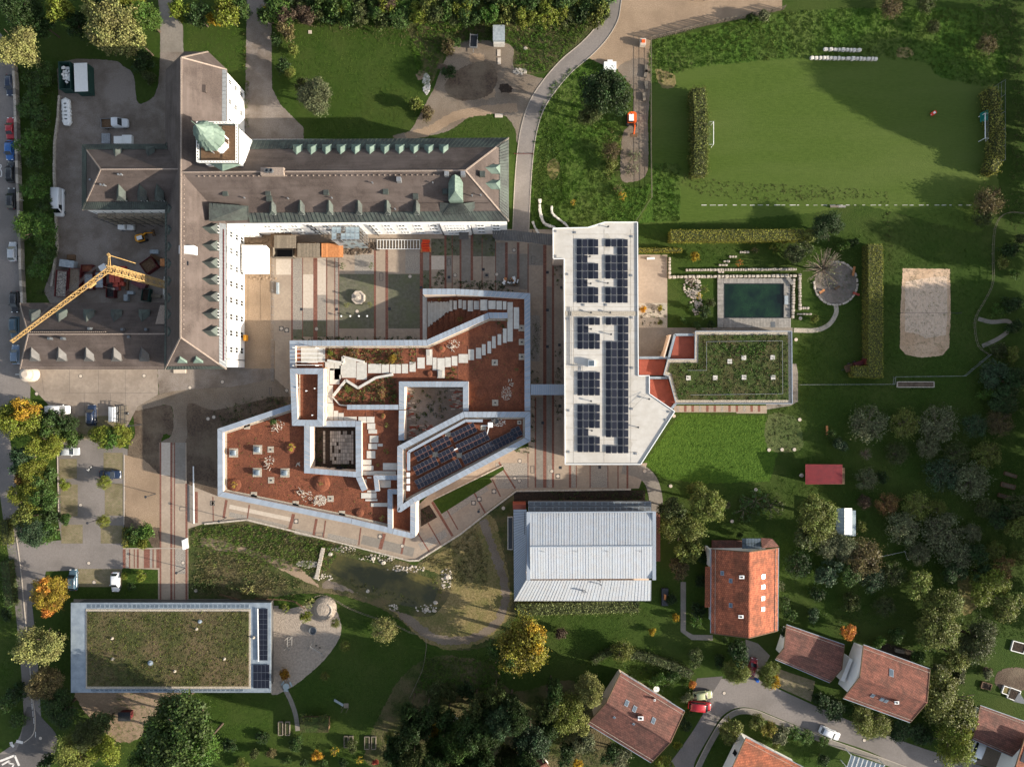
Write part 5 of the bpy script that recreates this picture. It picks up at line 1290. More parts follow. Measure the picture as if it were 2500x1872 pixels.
for l_,z in (([(1632,878),(1648,817),(1695,817)],4.0),([(1561,873),(1630,873)],3.9),([(1586,922),(1632,922)],3.9),([(1650,985),(1640,997)],3.9)):
    for a_,c_ in zip(l_[:-1],l_[1:]): p_,r_ = P(*a_,z),P(*c_,z); b = MB(); b.bar((p_.x,p_.y,z - .5),(r_.x,r_.y,z - .5),.5,1.0); b.bd('parapet_wall','zinc_grey',pa)
b = MB(); p_,r_ = P(1643,817,4),P(1627,873,4); b.bar((p_.x - .5,p_.y,2),(r_.x - .5,r_.y,2),.25,3.9); b.bd('wall','plaster_warm',pa)
b = MB()
for k in range(6): p_,r_ = P(1607 + k * 2.2,858 - k * 0,0),P(1618 + k * 2.2,822,0); b.bar((p_.x,p_.y,.2 + .17 * k),(r_.x,r_.y,.2 + .17 * k),.3,.17)
b.bd('stair','paving_grey',pa)
# ------------------------------------------------------------------ gymnasium
gy = T('gymnasium','large gymnasium with ribbed silver metal roof','building',tuple(P(1430,1350)))
walls(gy,[(1262,1252),(1262,1449),(1576,1449),(1576,1252)],0,3.8,'plaster_warm'); b = MB(); q = PP([(1297,1254),(1590,1253),(1590,1408),(1297,1409)],7.5); b.prism([(p.x,p.y) for p in q],3,7.4); b.bd('upper_wall','plaster_warm',gy)
N0,N1,G0,G1,S0,S1 = P(1294,1252,7.9),P(1593,1250.5,7.9),P(1294,1334,9.4),P(1593,1332.5,9.4),P(1295,1413,7.9),P(1593,1411.5,7.9)
panels(gy,'roof_sheet',N1,N0,G0,G1,46,'gym_metal'); panels(gy,'roof_sheet',S0,S1,G1,G0,46,'gym_metal')
seams(gy,N0,N1,G1,G0,46,'gym_metal'); seams(gy,S0,S1,G1,G0,46,'gym_metal')
b = MB(); b.bar(P(1290,1251,8.2),P(1290,1415,8.2),.75,.3); b.bar(P(1597,1249,8.2),P(1597,1415,8.2),.7,.3); b.bar(P(1286,1250.5,8.25),P(1600,1249,8.25),.25,.3); b.bar(G0 + V((0,0,.1)),G1 + V((0,0,.1)),.2,.12); b.bd('roof_edge','zinc_coping',gy)
A,B,C,D = P(1255,1466.5,3.9),P(1589,1466,3.9),P(1590,1416,5.3),P(1284,1416,5.3)
panels(gy,'roof_sheet',A,B,C,D,42,'gym_metal'); seams(gy,A,B,C,D,42,'gym_metal')
A,B,C,D = P(1253.5,1243,3.9),P(1255,1466,3.9),P(1284,1416,5.3),P(1285.5,1243,5.3)
panels(gy,'roof_sheet',A,B,C,D,32,'zinc_coping'); seams(gy,A,B,C,D,32,'dark_steel',h=.06,w=.05)
b = MB(); q = PP(rect(1252,1232,1284,1243),4.6); b.prism([(p.x,p.y) for p in q],0,4.4); b.bd('red_porch','rubber_red',gy)
for r,(y0,y1,z) in enumerate(((1236,1247.5,6.0),(1224,1234,5.3))):
    for k in range(20):
        x0 = 1290 + k * 15; b = MB(); q = PP(rect(x0,y0,x0 + 14.2,y1),z); b.mi = 1; b.prism([(p.x,p.y) for p in q],z - .12,z - .004,True,True); b.mi = 0
        qq = offset(q,-.08 if sum(q[i - 1].x * q[i].y - q[i].x * q[i - 1].y for i in range(4)) < 0 else .08,True); b.prism(qq,z - .05,z); b.bd('clerestory_pane',['lead','zinc_grey'],gy)
b = MB(); q = PP(rect(1290,1224,1590,1250),5); b.prism([(p.x,p.y) for p in q],3.5,5.1); b.bd('clerestory_base','zinc_dark',gy)
for x,y,z in ((1466,1420,6.0),(1467,1428,6.0),(1424,1445,5.6),(1430,1445,5.6)): c = P(x,y,z); b = MB(); b.lathe((c.x,c.y,z - 1.4),[(.1,0),(.1,1.2),(.2,1.22),(.2,1.4)],8); b.bd('vent_pipe','steel',gy)
b = MB()
for x in (1325,1407,1482,1564): b.bar(P(x - 4,1346,9.4),P(x + 4,1346,9.4),.06,.08)
b.bar(P(1281,1250,5.7),P(1281,1304,5.7),.1,.2); b.bd('roof_bracket','dark_steel',gy,kind='stuff')
b = MB(); q = PP(rect(1239,1260,1252,1340),0); b.prism([(p.x,p.y) for p in q],0,.6); b.mi = 1; b.prism([(p.x,p.y) for p in PP(rect(1241,1262,1251,1338),0)],.6,.62); b.bd('light_well',['slab','glass_dark'],gy)
# ------------------------------------------------------------------ kindergarten
kg = T('kindergarten_building','low kindergarten with brown-green sedum roof and grey metal rim','building',tuple(P(420,1580)))
zk = 4.0; q = PP(rect(173,1471,661,1690),zk); b = MB(); b.prism([(p.x,p.y) for p in q],zk - .35,zk,True,True); rf = b.bd('roof','zinc_grey',kg)
walls(kg,[(207,1463),(207,1664),(668,1664),(668,1463)],0,zk - .3,'zinc_dark')
b = MB(); q = PP(rect(210,1486,612,1680),zk); b.prism([(p.x,p.y) for p in q],zk,zk + .1); b.bd('gravel_strip','gravel_roof',rf)
b = MB(); q = PP(rect(214,1492,608,1674),zk); b.prism([(p.x,p.y) for p in q],zk,zk + .2); b.bd('sedum_bed','sedum',rf)
planting('sedum_plants',rect(216,1494,606,1672),['brown','dolive','olive'],4.0,.35,.14,9,.14,zk + .18,rf)
for i in range(36):
    x0 = 214 + i * 11; b = MB(); q = PP(rect(x0,1474.5,x0 + 9.6,1483.5),zk); b.mi = 1; b.prism([(p.x,p.y) for p in q],zk,zk + .06); b.mi = 0; b.prism([(p.x,p.y) for p in PP(rect(x0 + 1,1475.5,x0 + 8.6,1482.5),zk)],zk + .06,zk + .075); b.bd('roof_pane',['glass_sky','zinc_grey'],rf)
for i in range(34):
    x0 = 222 + i * 11; b = MB(); q = PP(rect(x0,1681,x0 + 9.6,1687),zk); b.mi = 1; b.prism([(p.x,p.y) for p in q],zk,zk + .06); b.mi = 0; b.prism([(p.x,p.y) for p in PP(rect(x0 + 1,1682,x0 + 8.6,1686),zk)],zk + .06,zk + .075); b.bd('roof_pane',['glass_sky','zinc_grey'],rf)
for j in range(10):
    for i in range(2): pv(kg,P(637.5 + i * 10.8,1491.5 + j * 12.6,zk + .15),.93,1.08,0,0)
for i in range(4):
    for j in range(3): pv(kg,P(623.5 + i * 9.8,1631 + j * 19.3,zk + .15),.84,1.62,0,0)
b = MB(); b.bar(P(629,1485,zk + .3),P(631,1614,zk + .3),.15,.2); b.bd('pipe','white_paint',rf)
for x,y,r in ((488,1517,.42),(480,1535,.3),(274,1558,.3),(275,1608,.3),(427,1638,.3),(367,1618,.55),(548,1608,.3),(619,1556,.3)): c = P(x,y,zk + .3); b = MB(); b.lathe((c.x,c.y,zk + .1),[(r,0),(r,.2),(r * .5,.25),(r * .5,.6),(r * .3,.65)],12); b.bd('roof_vent','zinc_grey' if r > .4 else 'gravel_roof',rf)
for x in (247,272,299,326,353,381,466,492): c = P(x,1467); b = MB(); b.box(c.x - .15,c.x + .15,c.y - .15,c.y + .15,0,.5); tag(b.bd('bollard','white_paint'),'short white light bollard in the row along the kindergarten front','bollard','light bollards along the kindergarten front')
# ------------------------------------------------------------------ dwelling houses
def lerp2(a,b,t): return (a[0] + (b[0] - a[0]) * t,a[1] + (b[1] - a[1]) * t)
def house(label,n0,n1,r1_,r0_,s1,s0,ze,zr,mat,wallmat='plaster',name='house',cat='house',inset=1.1):
    """two-slope roof: eave n0-n1, ridge r0-r1, eave s0-s1 (all photograph pixels at their own heights)"""
    A,B,C,D,E_,F_ = P(*n0,ze),P(*n1,ze),P(*r1_,zr),P(*r0_,zr),P(*s1,ze),P(*s0,ze)
    m = (A + B + E_ + F_) / 4
    root = T(name,label,cat,(m.x,m.y,0))
    rf = roofpart(root,'roof',[(A,B,C,D),(D,C,E_,F_)],mat,.22)
    courses(rf,A,B,C,D,.36,1.6,mat); courses(rf,F_,E_,C,D,.36,1.6,mat)
    u = (B - A).normalized(); v = (F_ - A).normalized()
    w = [A + u * inset + v * inset,B - u * inset + v * inset,E_ - u * inset - v * inset,F_ + u * inset - v * inset]
    b = MB(); b.prism([(p.x,p.y) for p in w],0,ze + .1,False)
    for (p,q_,r_) in ((w[0],w[3],D),(w[1],w[2],C)):
        k = (r_ - (A if r_ is D else B)); rr = r_ + (u if r_ is D else -u) * inset
        b.add([(p.x,p.y,ze),(q_.x,q_.y,ze),(rr.x,rr.y,zr - .35)],[[0,1,2],[2,1,0]])
    b.bd('wall',wallmat,root)
    b = MB(); b.bar(D + V((0,0,.05)),C + V((0,0,.05)),.26,.16); b.bd('ridge_tiles',mat,rf)
    b = MB(); b.bar(A - v * .08 - V((0,0,.05)),B - v * .08 - V((0,0,.05)),.16,.14); b.bar(F_ + v * .08 - V((0,0,.05)),E_ + v * .08 - V((0,0,.05)),.16,.14); b.bd('gutter','zinc_grey',rf)
    for a_,c_ in ((A,D),(F_,D),(B,C),(E_,C)): b = MB(); b.bar(a_ + V((0,0,.02)),c_ + V((0,0,.02)),.16,.2); b.bd('verge','wood_brown',rf)
    for a_,c_,d_,e__ in ((A,B,D,C),(F_,E_,D,C)): b = MB(); b.bar(a_.lerp(d_,.1) + V((0,0,.12)),c_.lerp(e__,.1) + V((0,0,.12)),.05,.1); b.bd('snow_rail','stone',rf)
    n = (B - A).cross(D - A).normalized(); n = n if n.z > 0 else -n; n2 = (C - D).cross(F_ - D).normalized(); n2 = n2 if n2.z > 0 else -n2
    def on(px,side,w_=1.0,h_=1.3,kind='roof_window'):
        """a roof window lying in the slope where the pixel meets it"""
        base,nn = (A,n) if side == 'n' else (F_,n2)
        o = V((0,0,H)); d = P(px[0],px[1],0) - o; t = (base - o).dot(nn) / d.dot(nn); c = o + d * t
        x = (B - A).normalized(); y = nn.cross(x).normalized()
        def frame(b,a_,c_,z0,z1,mi):
            b.mi = mi; vs = [c + x * (sx * a_) + y * (sy * c_) + nn * z for z in (z0,z1) for sx,sy in ((-1,-1),(1,-1),(1,1),(-1,1))]
            b.add(vs,[[3,2,1,0],[4,5,6,7],[0,1,5,4],[1,2,6,5],[2,3,7,6],[3,0,4,7]])
        b = MB()
        if kind == 'roof_window':
            frame(b,w_ / 2,h_ / 2,-.05,.10,0); o_ = b.bd('roof_window',['zinc_grey'],rf)
            g2 = MB(); frame(g2,w_ / 2 - .1,h_ / 2 - .1,.1,.115,0); g2.bd('pane','glass_sky' if h_ > 0 else 'white_paint',rf)
        else:
            b.box(c.x - w_ / 2,c.x + w_ / 2,c.y - h_ / 2,c.y + h_ / 2,c.z - .8,c.z + 1.0); b.mi = 1; b.box(c.x - w_ / 2 - .06,c.x + w_ / 2 + .06,c.y - h_ / 2 - .06,c.y + h_ / 2 + .06,c.z + 1.0,c.z + 1.08); b.mi = 2; b.box(c.x - w_ / 4,c.x + w_ / 4,c.y - h_ / 4,c.y + h_ / 4,c.z + 1.08,c.z + 1.2); b.bd('chimney',['tile_dark','white_paint','black'],rf)
    root_on = on
    return root,rf,on
hA,rA,on = house('big orange-tiled house with roof windows right of the gymnasium',(1737,1340),(1736,1545),(1828,1557),(1830,1347),(1898,1539),(1900,1337),6.0,9.6,'tile_red')
for p_ in ((1763.5,1398.5),(1784,1417),(1784,1477)): on(p_,'n',.9,.7)
for p_ in ((1863,1407),(1863,1432),(1862.5,1460),(1862.5,1486)): on(p_,'s',.9,.95)
for p_ in ((1807,1405),(1805,1501)): on(p_,'n',.9,.55,'chimney')
b = MB(); slab3(b,[P(1722,1383,4.4),P(1721,1482,4.4),P(1738,1482,5.4),P(1738,1383,5.4)],.15); b.bd('side_roof','tile_red',hA)
b = MB(); b.prism([(p.x,p.y) for p in PP(rect(1733,1342,1739,1384),4)],0,4.0); b.mi = 1; b.prism([(p.x,p.y) for p in PP(rect(1737,1318,1810,1338),0)],0,.5); b.bd('side_wall',['plaster','tile_brown'],hA)
b = MB(); slab3(b,[P(1858,1313,3.6),P(1885,1314,3.6),P(1902,1334,3.6),P(1860,1338,4.4)],.15); b.bd('porch_roof','tile_brown',hA)
for i in range(6):
    for j in range(2):
        b = MB(); x0,y0 = 1812 + i * 7.6,1314 + j * 13; b.prism([(p.x,p.y) for p in PP(rect(x0,y0,x0 + 7,y0 + 12),3.8)],3.7,3.8 + .02 * j); b.bd('conservatory_pane','glass_sky',hA)
hB,rB,on = house('low garage house with dark red tiles on the residential street',(1920,1525),(2061,1574),(2055,1632),(1914,1581),(2026,1665),(1893,1608),3.6,5.6,'tile_brown')
hC,rC,on = house('red-tiled house at the lower right with a blue roof window on its sunlit slope',(2108,1574),(2270,1633),(2263,1714),(2099,1652),(2222,1762),(2059,1703),5.6,9.0,'tile_dark')
on((2176,1642),'n',.9,1.5)
for p_ in ((2130.5,1697),(2153,1706),(2163,1710)): on(p_,'s',.7,.9)
on((2183,1709),'s',.8,.5,'chimney')
b = MB(); b.prism([(p.x,p.y) for p in PP([(2088,1568),(2102,1578),(2090,1620),(2070,1612)],0)],0,4.2); b.prism([(p.x,p.y) for p in PP([(2052,1660),(2062,1664),(2082,1610),(2074,1606)],3)],0,3.0); b.bd('side_wall','plaster',hC)
hD,rD,on = house('red-brown tiled house left of the residential street bend, beside the red parked car',(1516,1641),(1671,1736),(1637,1811),(1481,1714),(1590,1860),(1435,1766),5.6,9.0,'tile_brown','plaster_warm')
for p_ in ((1530,1716),(1549,1730),(1595,1758.5)): on(p_,'n',.8,1.2)
for p_ in ((1547,1766),(1500,1750)): on(p_,'s',.5,.5)
on((1562,1747),'n',1.0,.7,'chimney'); on((1596,1703),'n',.3,.3,'chimney')
hE,rE,on = house('orange-tiled house cut off at the bottom of the street corner',(1821,1800),(1975,1880),(1945,1955),(1788,1872),(1900,2010),(1752,1940),5.6,9.0,'tile_red')
for k in range(2): window(hE,P(1795 + k * 9,1838 - k * -3 + 0,2.6) ,(-.88,.47),.9,1.2,'black')
hF,rF,on = house('long low red-tiled garages beside the white van at the right edge',(2393,1722),(2530,1771),(2512,1820),(2384,1764),(2500,1858),(2374,1803),3.0,4.6,'tile_brown')
hG,rG,on = house('tiled house at the lower right corner with dark solar panels',(2505,1790),(2660,1850),(2630,1930),(2480,1868),(2600,2000),(2450,1930),5.4,8.4,'tile_red')
for i in range(3):
    for j in range(3):
        A,D = P(2505,1790,5.4),P(2480,1868,8.4); u = (P(2660,1850,5.4) - A).normalized(); c = A.lerp(D,.28 + .22 * j) + u * (1.0 + 1.1 * i) + V((0,0,.12)); s0 = (D - A).normalized()
        b = MB(); slab3(b,[c - u * .5 - s0 * .8,c + u * .5 - s0 * .8,c + u * .5 + s0 * .8,c - u * .5 + s0 * .8],.06); b.bd('solar_panel','pv_cell',rG)
hH,rH,on = house('dark house roof half hidden under trees at the bottom edge',(1240,1868),(1313,1834),(1335,1862),(1262,1900),(1360,1895),(1286,1935),5.0,7.0,'tile_dark')
cp_ = T('carport','carport with glass panel roof cut off at the bottom edge right of the street','carport',tuple(P(2115,1870)))
A,B,C,D = P(2078,1842,2.7),P(2160,1868,2.7),P(2150,1898,3.0),P(2068,1872,3.0)
for i in range(8):
    b = MB(); b.mi = 1; slab3(b,[A.lerp(B,i / 8),A.lerp(B,(i + 1) / 8 - .01),D.lerp(C,(i + 1) / 8 - .01),D.lerp(C,i / 8)],.08); b.mi = 0; up = V((0,0,.015)); slab3(b,[A.lerp(B,i / 8 + .012) + up,A.lerp(B,(i + 1) / 8 - .02) + up,D.lerp(C,(i + 1) / 8 - .02) + up,D.lerp(C,i / 8 + .012) + up],.02); b.bd('roof_pane',['glass_sky','white_paint'],cp_)
for p_ in (A,B,C,D): b = MB(); b.box(p_.x - .08,p_.x + .08,p_.y - .08,p_.y + .08,0,2.7); b.bd('post','white_paint',cp_)
# sheds and small buildings
sh = T('garden_shed','red corrugated-roofed shed in the orchard','shed',tuple(P(2011,1158)))
A,B,C,D = P(1967,1182,2.5),P(2055.5,1181,2.5),P(2055.5,1133.5,3.1),P(1967,1133,3.1)
roofpart(sh,'roof',[(A,B,C,D)],'red_sheet',.06); seams(sh,A,B,C,D,36,'red_sheet','corrugation',.08,.06); walls(sh,[(1972,1138),(2050,1138),(2050,1178),(1972,1178)],0,2.4,'wood_brown')
gh = T('greenhouse','small white-framed greenhouse between orchard trees','greenhouse',tuple(P(2061,1272)))
A,B,C,D,E_,F_ = P(2041,1240,2.2),P(2041,1305,2.2),P(2062,1305,3.1),P(2062,1240,3.1),P(2080,1305,2.2),P(2080,1240,2.2)
for i in range(8):
    for (p_,q_,r_,s_0) in ((A,B,C,D),(F_,E_,C,D)):
        b = MB(); slab3(b,[p_.lerp(q_,i / 8 + .006),p_.lerp(q_,(i + 1) / 8 - .006),s_0.lerp(r_,(i + 1) / 8 - .006),s_0.lerp(r_,i / 8 + .006)],.03); b.bd('pane','scaffold_sheet' if p_ is A else 'white_paint',gh)  # sunward slope white, other grey: light and shade put into the pane colour
walls(gh,[(2043,1242),(2078,1242),(2078,1303),(2043,1303)],0,2.1,'scaffold_sheet'); b = MB(); b.bar(D,C,.12,.1); b.bd('ridge_bar','white_paint',gh)
ct = T('site_cabin','pale grey box cabin with low front by the north gravel yard','cabin',tuple(P(1218,88)))
b = MB(); q = PP(rect(1204,62,1232,98),2.5); b.prism([(p.x,p.y) for p in q],0,2.5); b.bd('body','box_grey',ct)
b = MB(); q = PP(rect(1203.5,61.5,1232.5,99),2.56); b.prism([(p.x,p.y) for p in q],2.5,2.58); b.mi = 1; b.prism([(p.x,p.y) for p in PP(rect(1205,97.5,1231.5,107),1.6)],0,1.6); b.bd('roof',['box_grey','slab'],ct)
tr = T('trailer','open grey box trailer standing in the rough grass','trailer',tuple(P(1157,105)),rz=-.06)
c = Vector(P(1157,105)); b = MB(); b.box(-.8,.8,-1.45,1.45,.5,.6); b.bd('floor','dark_steel',tr,True)
b = MB()
for x in (-.8,.74): b.box(x,x + .06,-1.45,1.45,.6,1.3)
for y in (-1.45,1.15): b.box(-.74,.74,y,y + .06,.6,1.3)
b.bd('side_panel','steel',tr,True); b = MB(); b.bar((0,-1.45,.5),(0,-2.3,.5),.1); b.bd('drawbar','steel',tr,True)
def wheel_mesh():
    b = MB(); n = 14
    for s_ in (-1,1): pass
    pr = [(.33,-.11),(.33,.11)]
    vs = []; 
    for x in (-.11,.11):
        for k in range(n): t = 6.283 * k / n; vs.append((x,.33 * cos(t),.33 * sin(t)))
    fs = [[k,(k + 1) % n,n + (k + 1) % n,n + k] for k in range(n)] + [list(range(n))[::-1],[n + k for k in range(n)]]
    b.add(vs,fs); t_ = b.mesh('tyre','tyre')
    b = MB(); vs = []
    for x in (-.125,.125):
        for k in range(10): t = 6.283 * k / 10; vs.append((x,.2 * cos(t),.2 * sin(t)))
    b.add(vs,[[k,(k + 1) % 10,10 + (k + 1) % 10,10 + k] for k in range(10)] + [list(range(10))[::-1],[10 + k for k in range(10)]]); return t_,b.mesh('rim','steel')
TYRE,RIM = wheel_mesh()
def add_wheels(root,xs,ys,s=1.0):
    for y in ys:
        for x in xs:
            o = NO('wheel',TYRE); link(o); o.parent = root; o.location = (x,y,.33 * s); o.scale = (1,s,s)
            r = NO('rim',RIM); link(r); r.parent = o
add_wheels(tr,(-.9,.9),(.1,))
# ------------------------------------------------------------------ vehicles: lofted bodies, front towards -y
def loft(secs,name,mat):
    """secs: (y, half width, z low, z high, half width at top) cross-sections from front to back"""
    b = MB(); n = len(secs); R = 10
    for y,w,zl,zh,wt in secs:
        zm = zl + (zh - zl) * .62
        for x,z in ((-w * .9,zl),(-w,zl + .12),(-w,zm),(-wt,zh - .03),(-wt * .6,zh),(wt * .6,zh),(wt,zh - .03),(w,zm),(w,zl + .12),(w * .9,zl)): b.v.append((x,y,z))
    for i in range(n - 1):
        for k in range(R):
            b.f.append([i * R + k,(i + 1) * R + k,(i + 1) * R + (k + 1) % R,i * R + (k + 1) % R]); b.m.append(0)
    b.f.append(list(range(R))); b.m.append(0); b.f.append([(n - 1) * R + k for k in range(R)][::-1]); b.m.append(0)
    me = b.mesh(name,mat)
    me.polygons.foreach_set('use_smooth',[True] * len(me.polygons))
    return me
def quad(b,pts): b.poly(pts); return b
def make_car(kind):
    root = T('parked_car','','car')
    spec = dict(hatch=(4.2,.88,1.46),saloon=(4.6,.9,1.42),estate=(4.6,.9,1.48),suv=(4.6,.94,1.68),van=(5.9,1.0,2.5),bus=(4.9,.95,1.95))[kind]
    L_,w,h = spec; f,r = -L_ / 2,L_ / 2; bz = .95 if kind in ('suv','van','bus') else .84
    if kind == 'van': bz = 1.15
    body = loft([(f,w * .72,.3,.62,w * .62),(f + .12,w * .9,.24,bz * .82,w * .76),(f + .5,w * .98,.22,bz * .92,w * .86),(f + 1.05,w,.22,bz,w * .9),(0,w,.22,bz + .04,w * .93),(r - .6,w,.22,bz + .03,w * .92),(r - .12,w * .95,.26,bz,w * .84),(r,w * .8,.34,bz * .86,w * .7)],'body','car_paint')
    o = NO('body',body); link(o); o.parent = root
    a = {'hatch': (f + .95,f + 1.75,r - .75,r - .22),'saloon': (f + 1.15,f + 1.95,r - 1.55,r - .85),'estate': (f + 1.1,f + 1.9,r - .7,r - .2),'suv': (f + 1.0,f + 1.75,r - .6,r - .15),'van': (f + .55,f + 1.35,r - .14,r - .04),'bus': (f + .65,f + 1.5,r - .3,r - .08)}[kind]
    wt = w * .74 if kind not in ('van','bus') else w * .86
    cab = loft([(a[0] + .05,w * .86,bz - .12,bz + .02,w * .8),(a[1],w * .84,bz - .1,h - .02,wt),((a[1] + a[2]) / 2,w * .85,bz - .1,h + .02,wt),(a[2],w * .84,bz - .1,h - .03,wt),(a[3],w * .84,bz - .12,bz + .04,w * .78)],'roof','car_paint')
    o = NO('cabin',cab); link(o); o.parent = root
    g = MB(); e_ = .012
    zs,ze_ = bz + .06,h - .09
    def slope(y0,y1,z0,z1,x0,x1):
        dy,dz = y1 - y0,z1 - z0; n_ = V((0,-dz,dy)).normalized(); n_ = n_ if n_.z > 0 else -n_
        return [V((-x0,y0,z0)) + n_ * .035,V((x0,y0,z0)) + n_ * .035,V((x1,y1,z1)) + n_ * .035,V((-x1,y1,z1)) + n_ * .035]
    g.poly(slope(a[0] + .12,a[1] - .06,bz + .08,h - .06,w * .76,wt * .9)); o = g.bd('windscreen','glass_dark',root,True)
    if kind != 'van':
        g = MB(); g.poly(slope(a[3] - .06,a[2] + .06,bz + .12,h - .08,w * .72,wt * .88)); g.bd('rear_window','glass_dark',root,True)
    g = MB(); y1 = a[2] - .05 if kind not in ('van',) else a[1] + .9
    for s_ in (-1,1):
        g.poly([(s_ * (w * .875),a[0] + .55,bz + .06),(s_ * (w * .875),y1 + .1,bz + .06),(s_ * (wt + .035),y1 - .15,h - .14),(s_ * (wt + .035),a[1] + .12,h - .14)])
    g.bd('side_window','glass_dark',root,True)
    add_wheels(root,(-w + .1,w - .1),(f + .85,r - .85),1.0)
    for s_ in (-1,1):
        g = MB(); g.box(s_ * w * .62 - .16,s_ * w * .62 + .16,f + .05,f + .2,.58,.72); g.bd('headlight','lamp_lens',root,True)
        g = MB(); g.box(s_ * w * .7 - .12,s_ * w * .7 + .12,r - .16,r - .04,.62,.8); g.bd('tail_light','tail_red',root,True)
        g = MB(); g.box(s_ * (w + .1) - .1,s_ * (w + .1) + .1,a[0] + .45,a[0] + .6,bz,bz + .16); g.bd('wing_mirror','car_paint',root,True)
    if kind in ('estate','suv'):
        g = MB()
        for s_ in (-1,1): g.bar((s_ * wt * .8,a[1] + .1,h + .06),(s_ * wt * .8,a[2] - .1,h + .06),.05)
        g.bd('roof_rail','steel',root,True)
    return root
CARS = {k: make_car(k) for k in ('hatch','saloon','estate','suv','van','bus')}; USED = set()
PAINT = dict(black=(.012,.013,.015),navy=(.012,.022,.05),blue=(.02,.10,.30),red=(.30,.012,.018),white=(.62,.63,.64),silver=(.36,.38,.40),steelblue=(.12,.17,.24),green=(.34,.36,.20),darkred=(.2,.02,.03),teal=(.05,.09,.12))
def car(kind,px,py,deg,paint,label,cat='car',group=None,name=None):
    c = P(px,py); rz = RD(deg)
    if kind in USED: r = dup(CARS[kind],(c.x,c.y,.02),rz,label,group)
    else: USED.add(kind); r = CARS[kind]; r.location = (c.x,c.y,.02); r.rotation_euler = (0,0,rz); r['label'] = label
    if group: r['group'] = group
    if name: r.name = name
    r['category'] = cat
    for ch in r.children: ch.color = (*PAINT[paint],1)
    return r
ST = 'cars parked along the street by the retaining wall'
car('estate',30,211,0,'navy','dark blue estate car, topmost of the cars parked along the left street',group=ST)
car('saloon',31,316,180,'red','red car parked along the left street',group=ST)
car('hatch',29,370,0,'blue','bright blue car parked below the red one on the left street',group=ST)
car('suv',33,422,180,'black','black car with grey roof glare parked below the blue car on the left street',group=ST)
car('estate',33,487,180,'black','black estate parked beside the metal railing on the left street',group=ST)
car('hatch',36,616,180,'silver','silver-white small car parked on the left street opposite the yard trees',group=ST)
car('estate',41,738,0,'black','dark car under the tip of the low brown wing, upper of two',group=ST)
car('suv',42,800,0,'teal','dark grey car beside the west end of the low brown wing',group=ST)
car('hatch',43,866,180,'steelblue','steel-blue car, lowest of the row beside the low brown wing',group=ST)
car('van',150,497,0,'white','tall white panel van on the gravel yard by the trees','van',name='panel_van')
car('suv',228,1013,180,'navy','dark car at the upper edge of the car park beside the covered trailer')
car('hatch',174,1101,90,'silver','silver hatchback nosed under the yellowing trees at the car park')
car('saloon',273,1157,90,'navy','dark blue saloon in the right-hand bays of the car park')
car('estate',183,1413,180,'teal','dark estate in the lower bays beside the orange maple')
car('hatch',286,1418,0,'white','white hatchback in the lower bays of the car park')
car('bus',147,1000,90,'white','white van half hidden behind the trees at the top of the car park','van',name='small_van')
car('hatch',1713,1693,95,'green','pale green car with white roof in the drive by the street bend')
car('bus',1706,1719,84,'red','red minivan parked beside the pale green car','van',name='small_van')
car('hatch',1834,1626,165,'darkred','dark red car with a bluish screen under the tree by the garages')
car('estate',2022,1785,66,'white','white estate car parked on the residential street')
car('bus',2378,1828,-22,'white','white van in front of the long red garages','van',name='small_van')
car('hatch',1705,-8,90,'black','black car just cut off by the top edge on the pale gravel')
for k in list(CARS):
    if k not in USED:
        for ch in list(CARS[k].children):
            for g2 in list(ch.children): bpy.data.objects.remove(g2)
            bpy.data.objects.remove(ch)
        bpy.data.objects.remove(CARS[k])
# pickup with open bed
pk = T('flatbed_truck','white flatbed truck with an empty brown bed in the gravel yard','truck',tuple(P(285,305)),rz=RD(92))
o = NO('body',loft([(-2.9,.7,.35,.8,.62),(-2.75,.9,.3,1.05,.78),(-2.2,.95,.28,1.15,.85),(-1.7,.96,.28,1.25,.86),(-1.2,.96,.28,2.1,.84),(0.0,.96,.28,2.12,.84),(.15,.95,.28,2.05,.82)],'body','car_paint')); link(o); o.parent = pk; o.color = (.6,.62,.64,1)
b = MB(); b.poly([(-.78,-1.78,1.33),(.78,-1.78,1.33),(.7,-1.26,2.1),(-.7,-1.26,2.1)]); b.bd('windscreen','glass_dark',pk,True)
b = MB(); b.box(-1.0,1.0,.25,2.75,.72,.82); b.bd('bed_floor','wood_brown',pk,True)
b = MB()
for x in (-1.02,.96): b.box(x,x + .06,.25,2.75,.82,1.2)
for y in (.22,2.72): b.box(-.96,.96,y,y + .06,.82,1.2)
b.bd('side_board','steel',pk,True); add_wheels(pk,(-.88,.88),(-2.0,1.9),1.05)
# ------------------------------------------------------------------ building site: crane, skips, boxes, machines
cr = T('tower_crane','yellow lattice tower crane standing in the yard, jib swung over the low wing','crane',tuple(P(428,706)))
bc = P(428,706); ZC = 25.7; top = P(267,657,ZC); bc = V((top.x,top.y,0))
cr.location = bc
b = MB(); hw = .62
cs = [V((bc.x + sx * hw,bc.y + sy * hw,0)) for sx,sy in ((-1,-1),(1,-1),(1,1),(-1,1))]
for c_ in cs: b.bar(c_,c_ + V((0,0,ZC)),.14)
nb_ = 21
for k in range(nb_):
    z0,z1 = ZC * k / nb_,ZC * (k + 1) / nb_
    for i in range(4):
        a_,d_ = cs[i],cs[(i + 1) % 4]; b.bar(a_ + V((0,0,z0)),d_ + V((0,0,z0)),.06); b.bar(a_ + V((0,0,z0)),d_ + V((0,0,z1)),.06)
        if k % 2: b.bar(d_ + V((0,0,z0)),a_ + V((0,0,z1)),.06)
b.bd('mast','crane_yellow',cr)
b = MB(); b.box(bc.x - 2.4,bc.x + 2.4,bc.y - 2.4,bc.y + 2.4,0,.35)
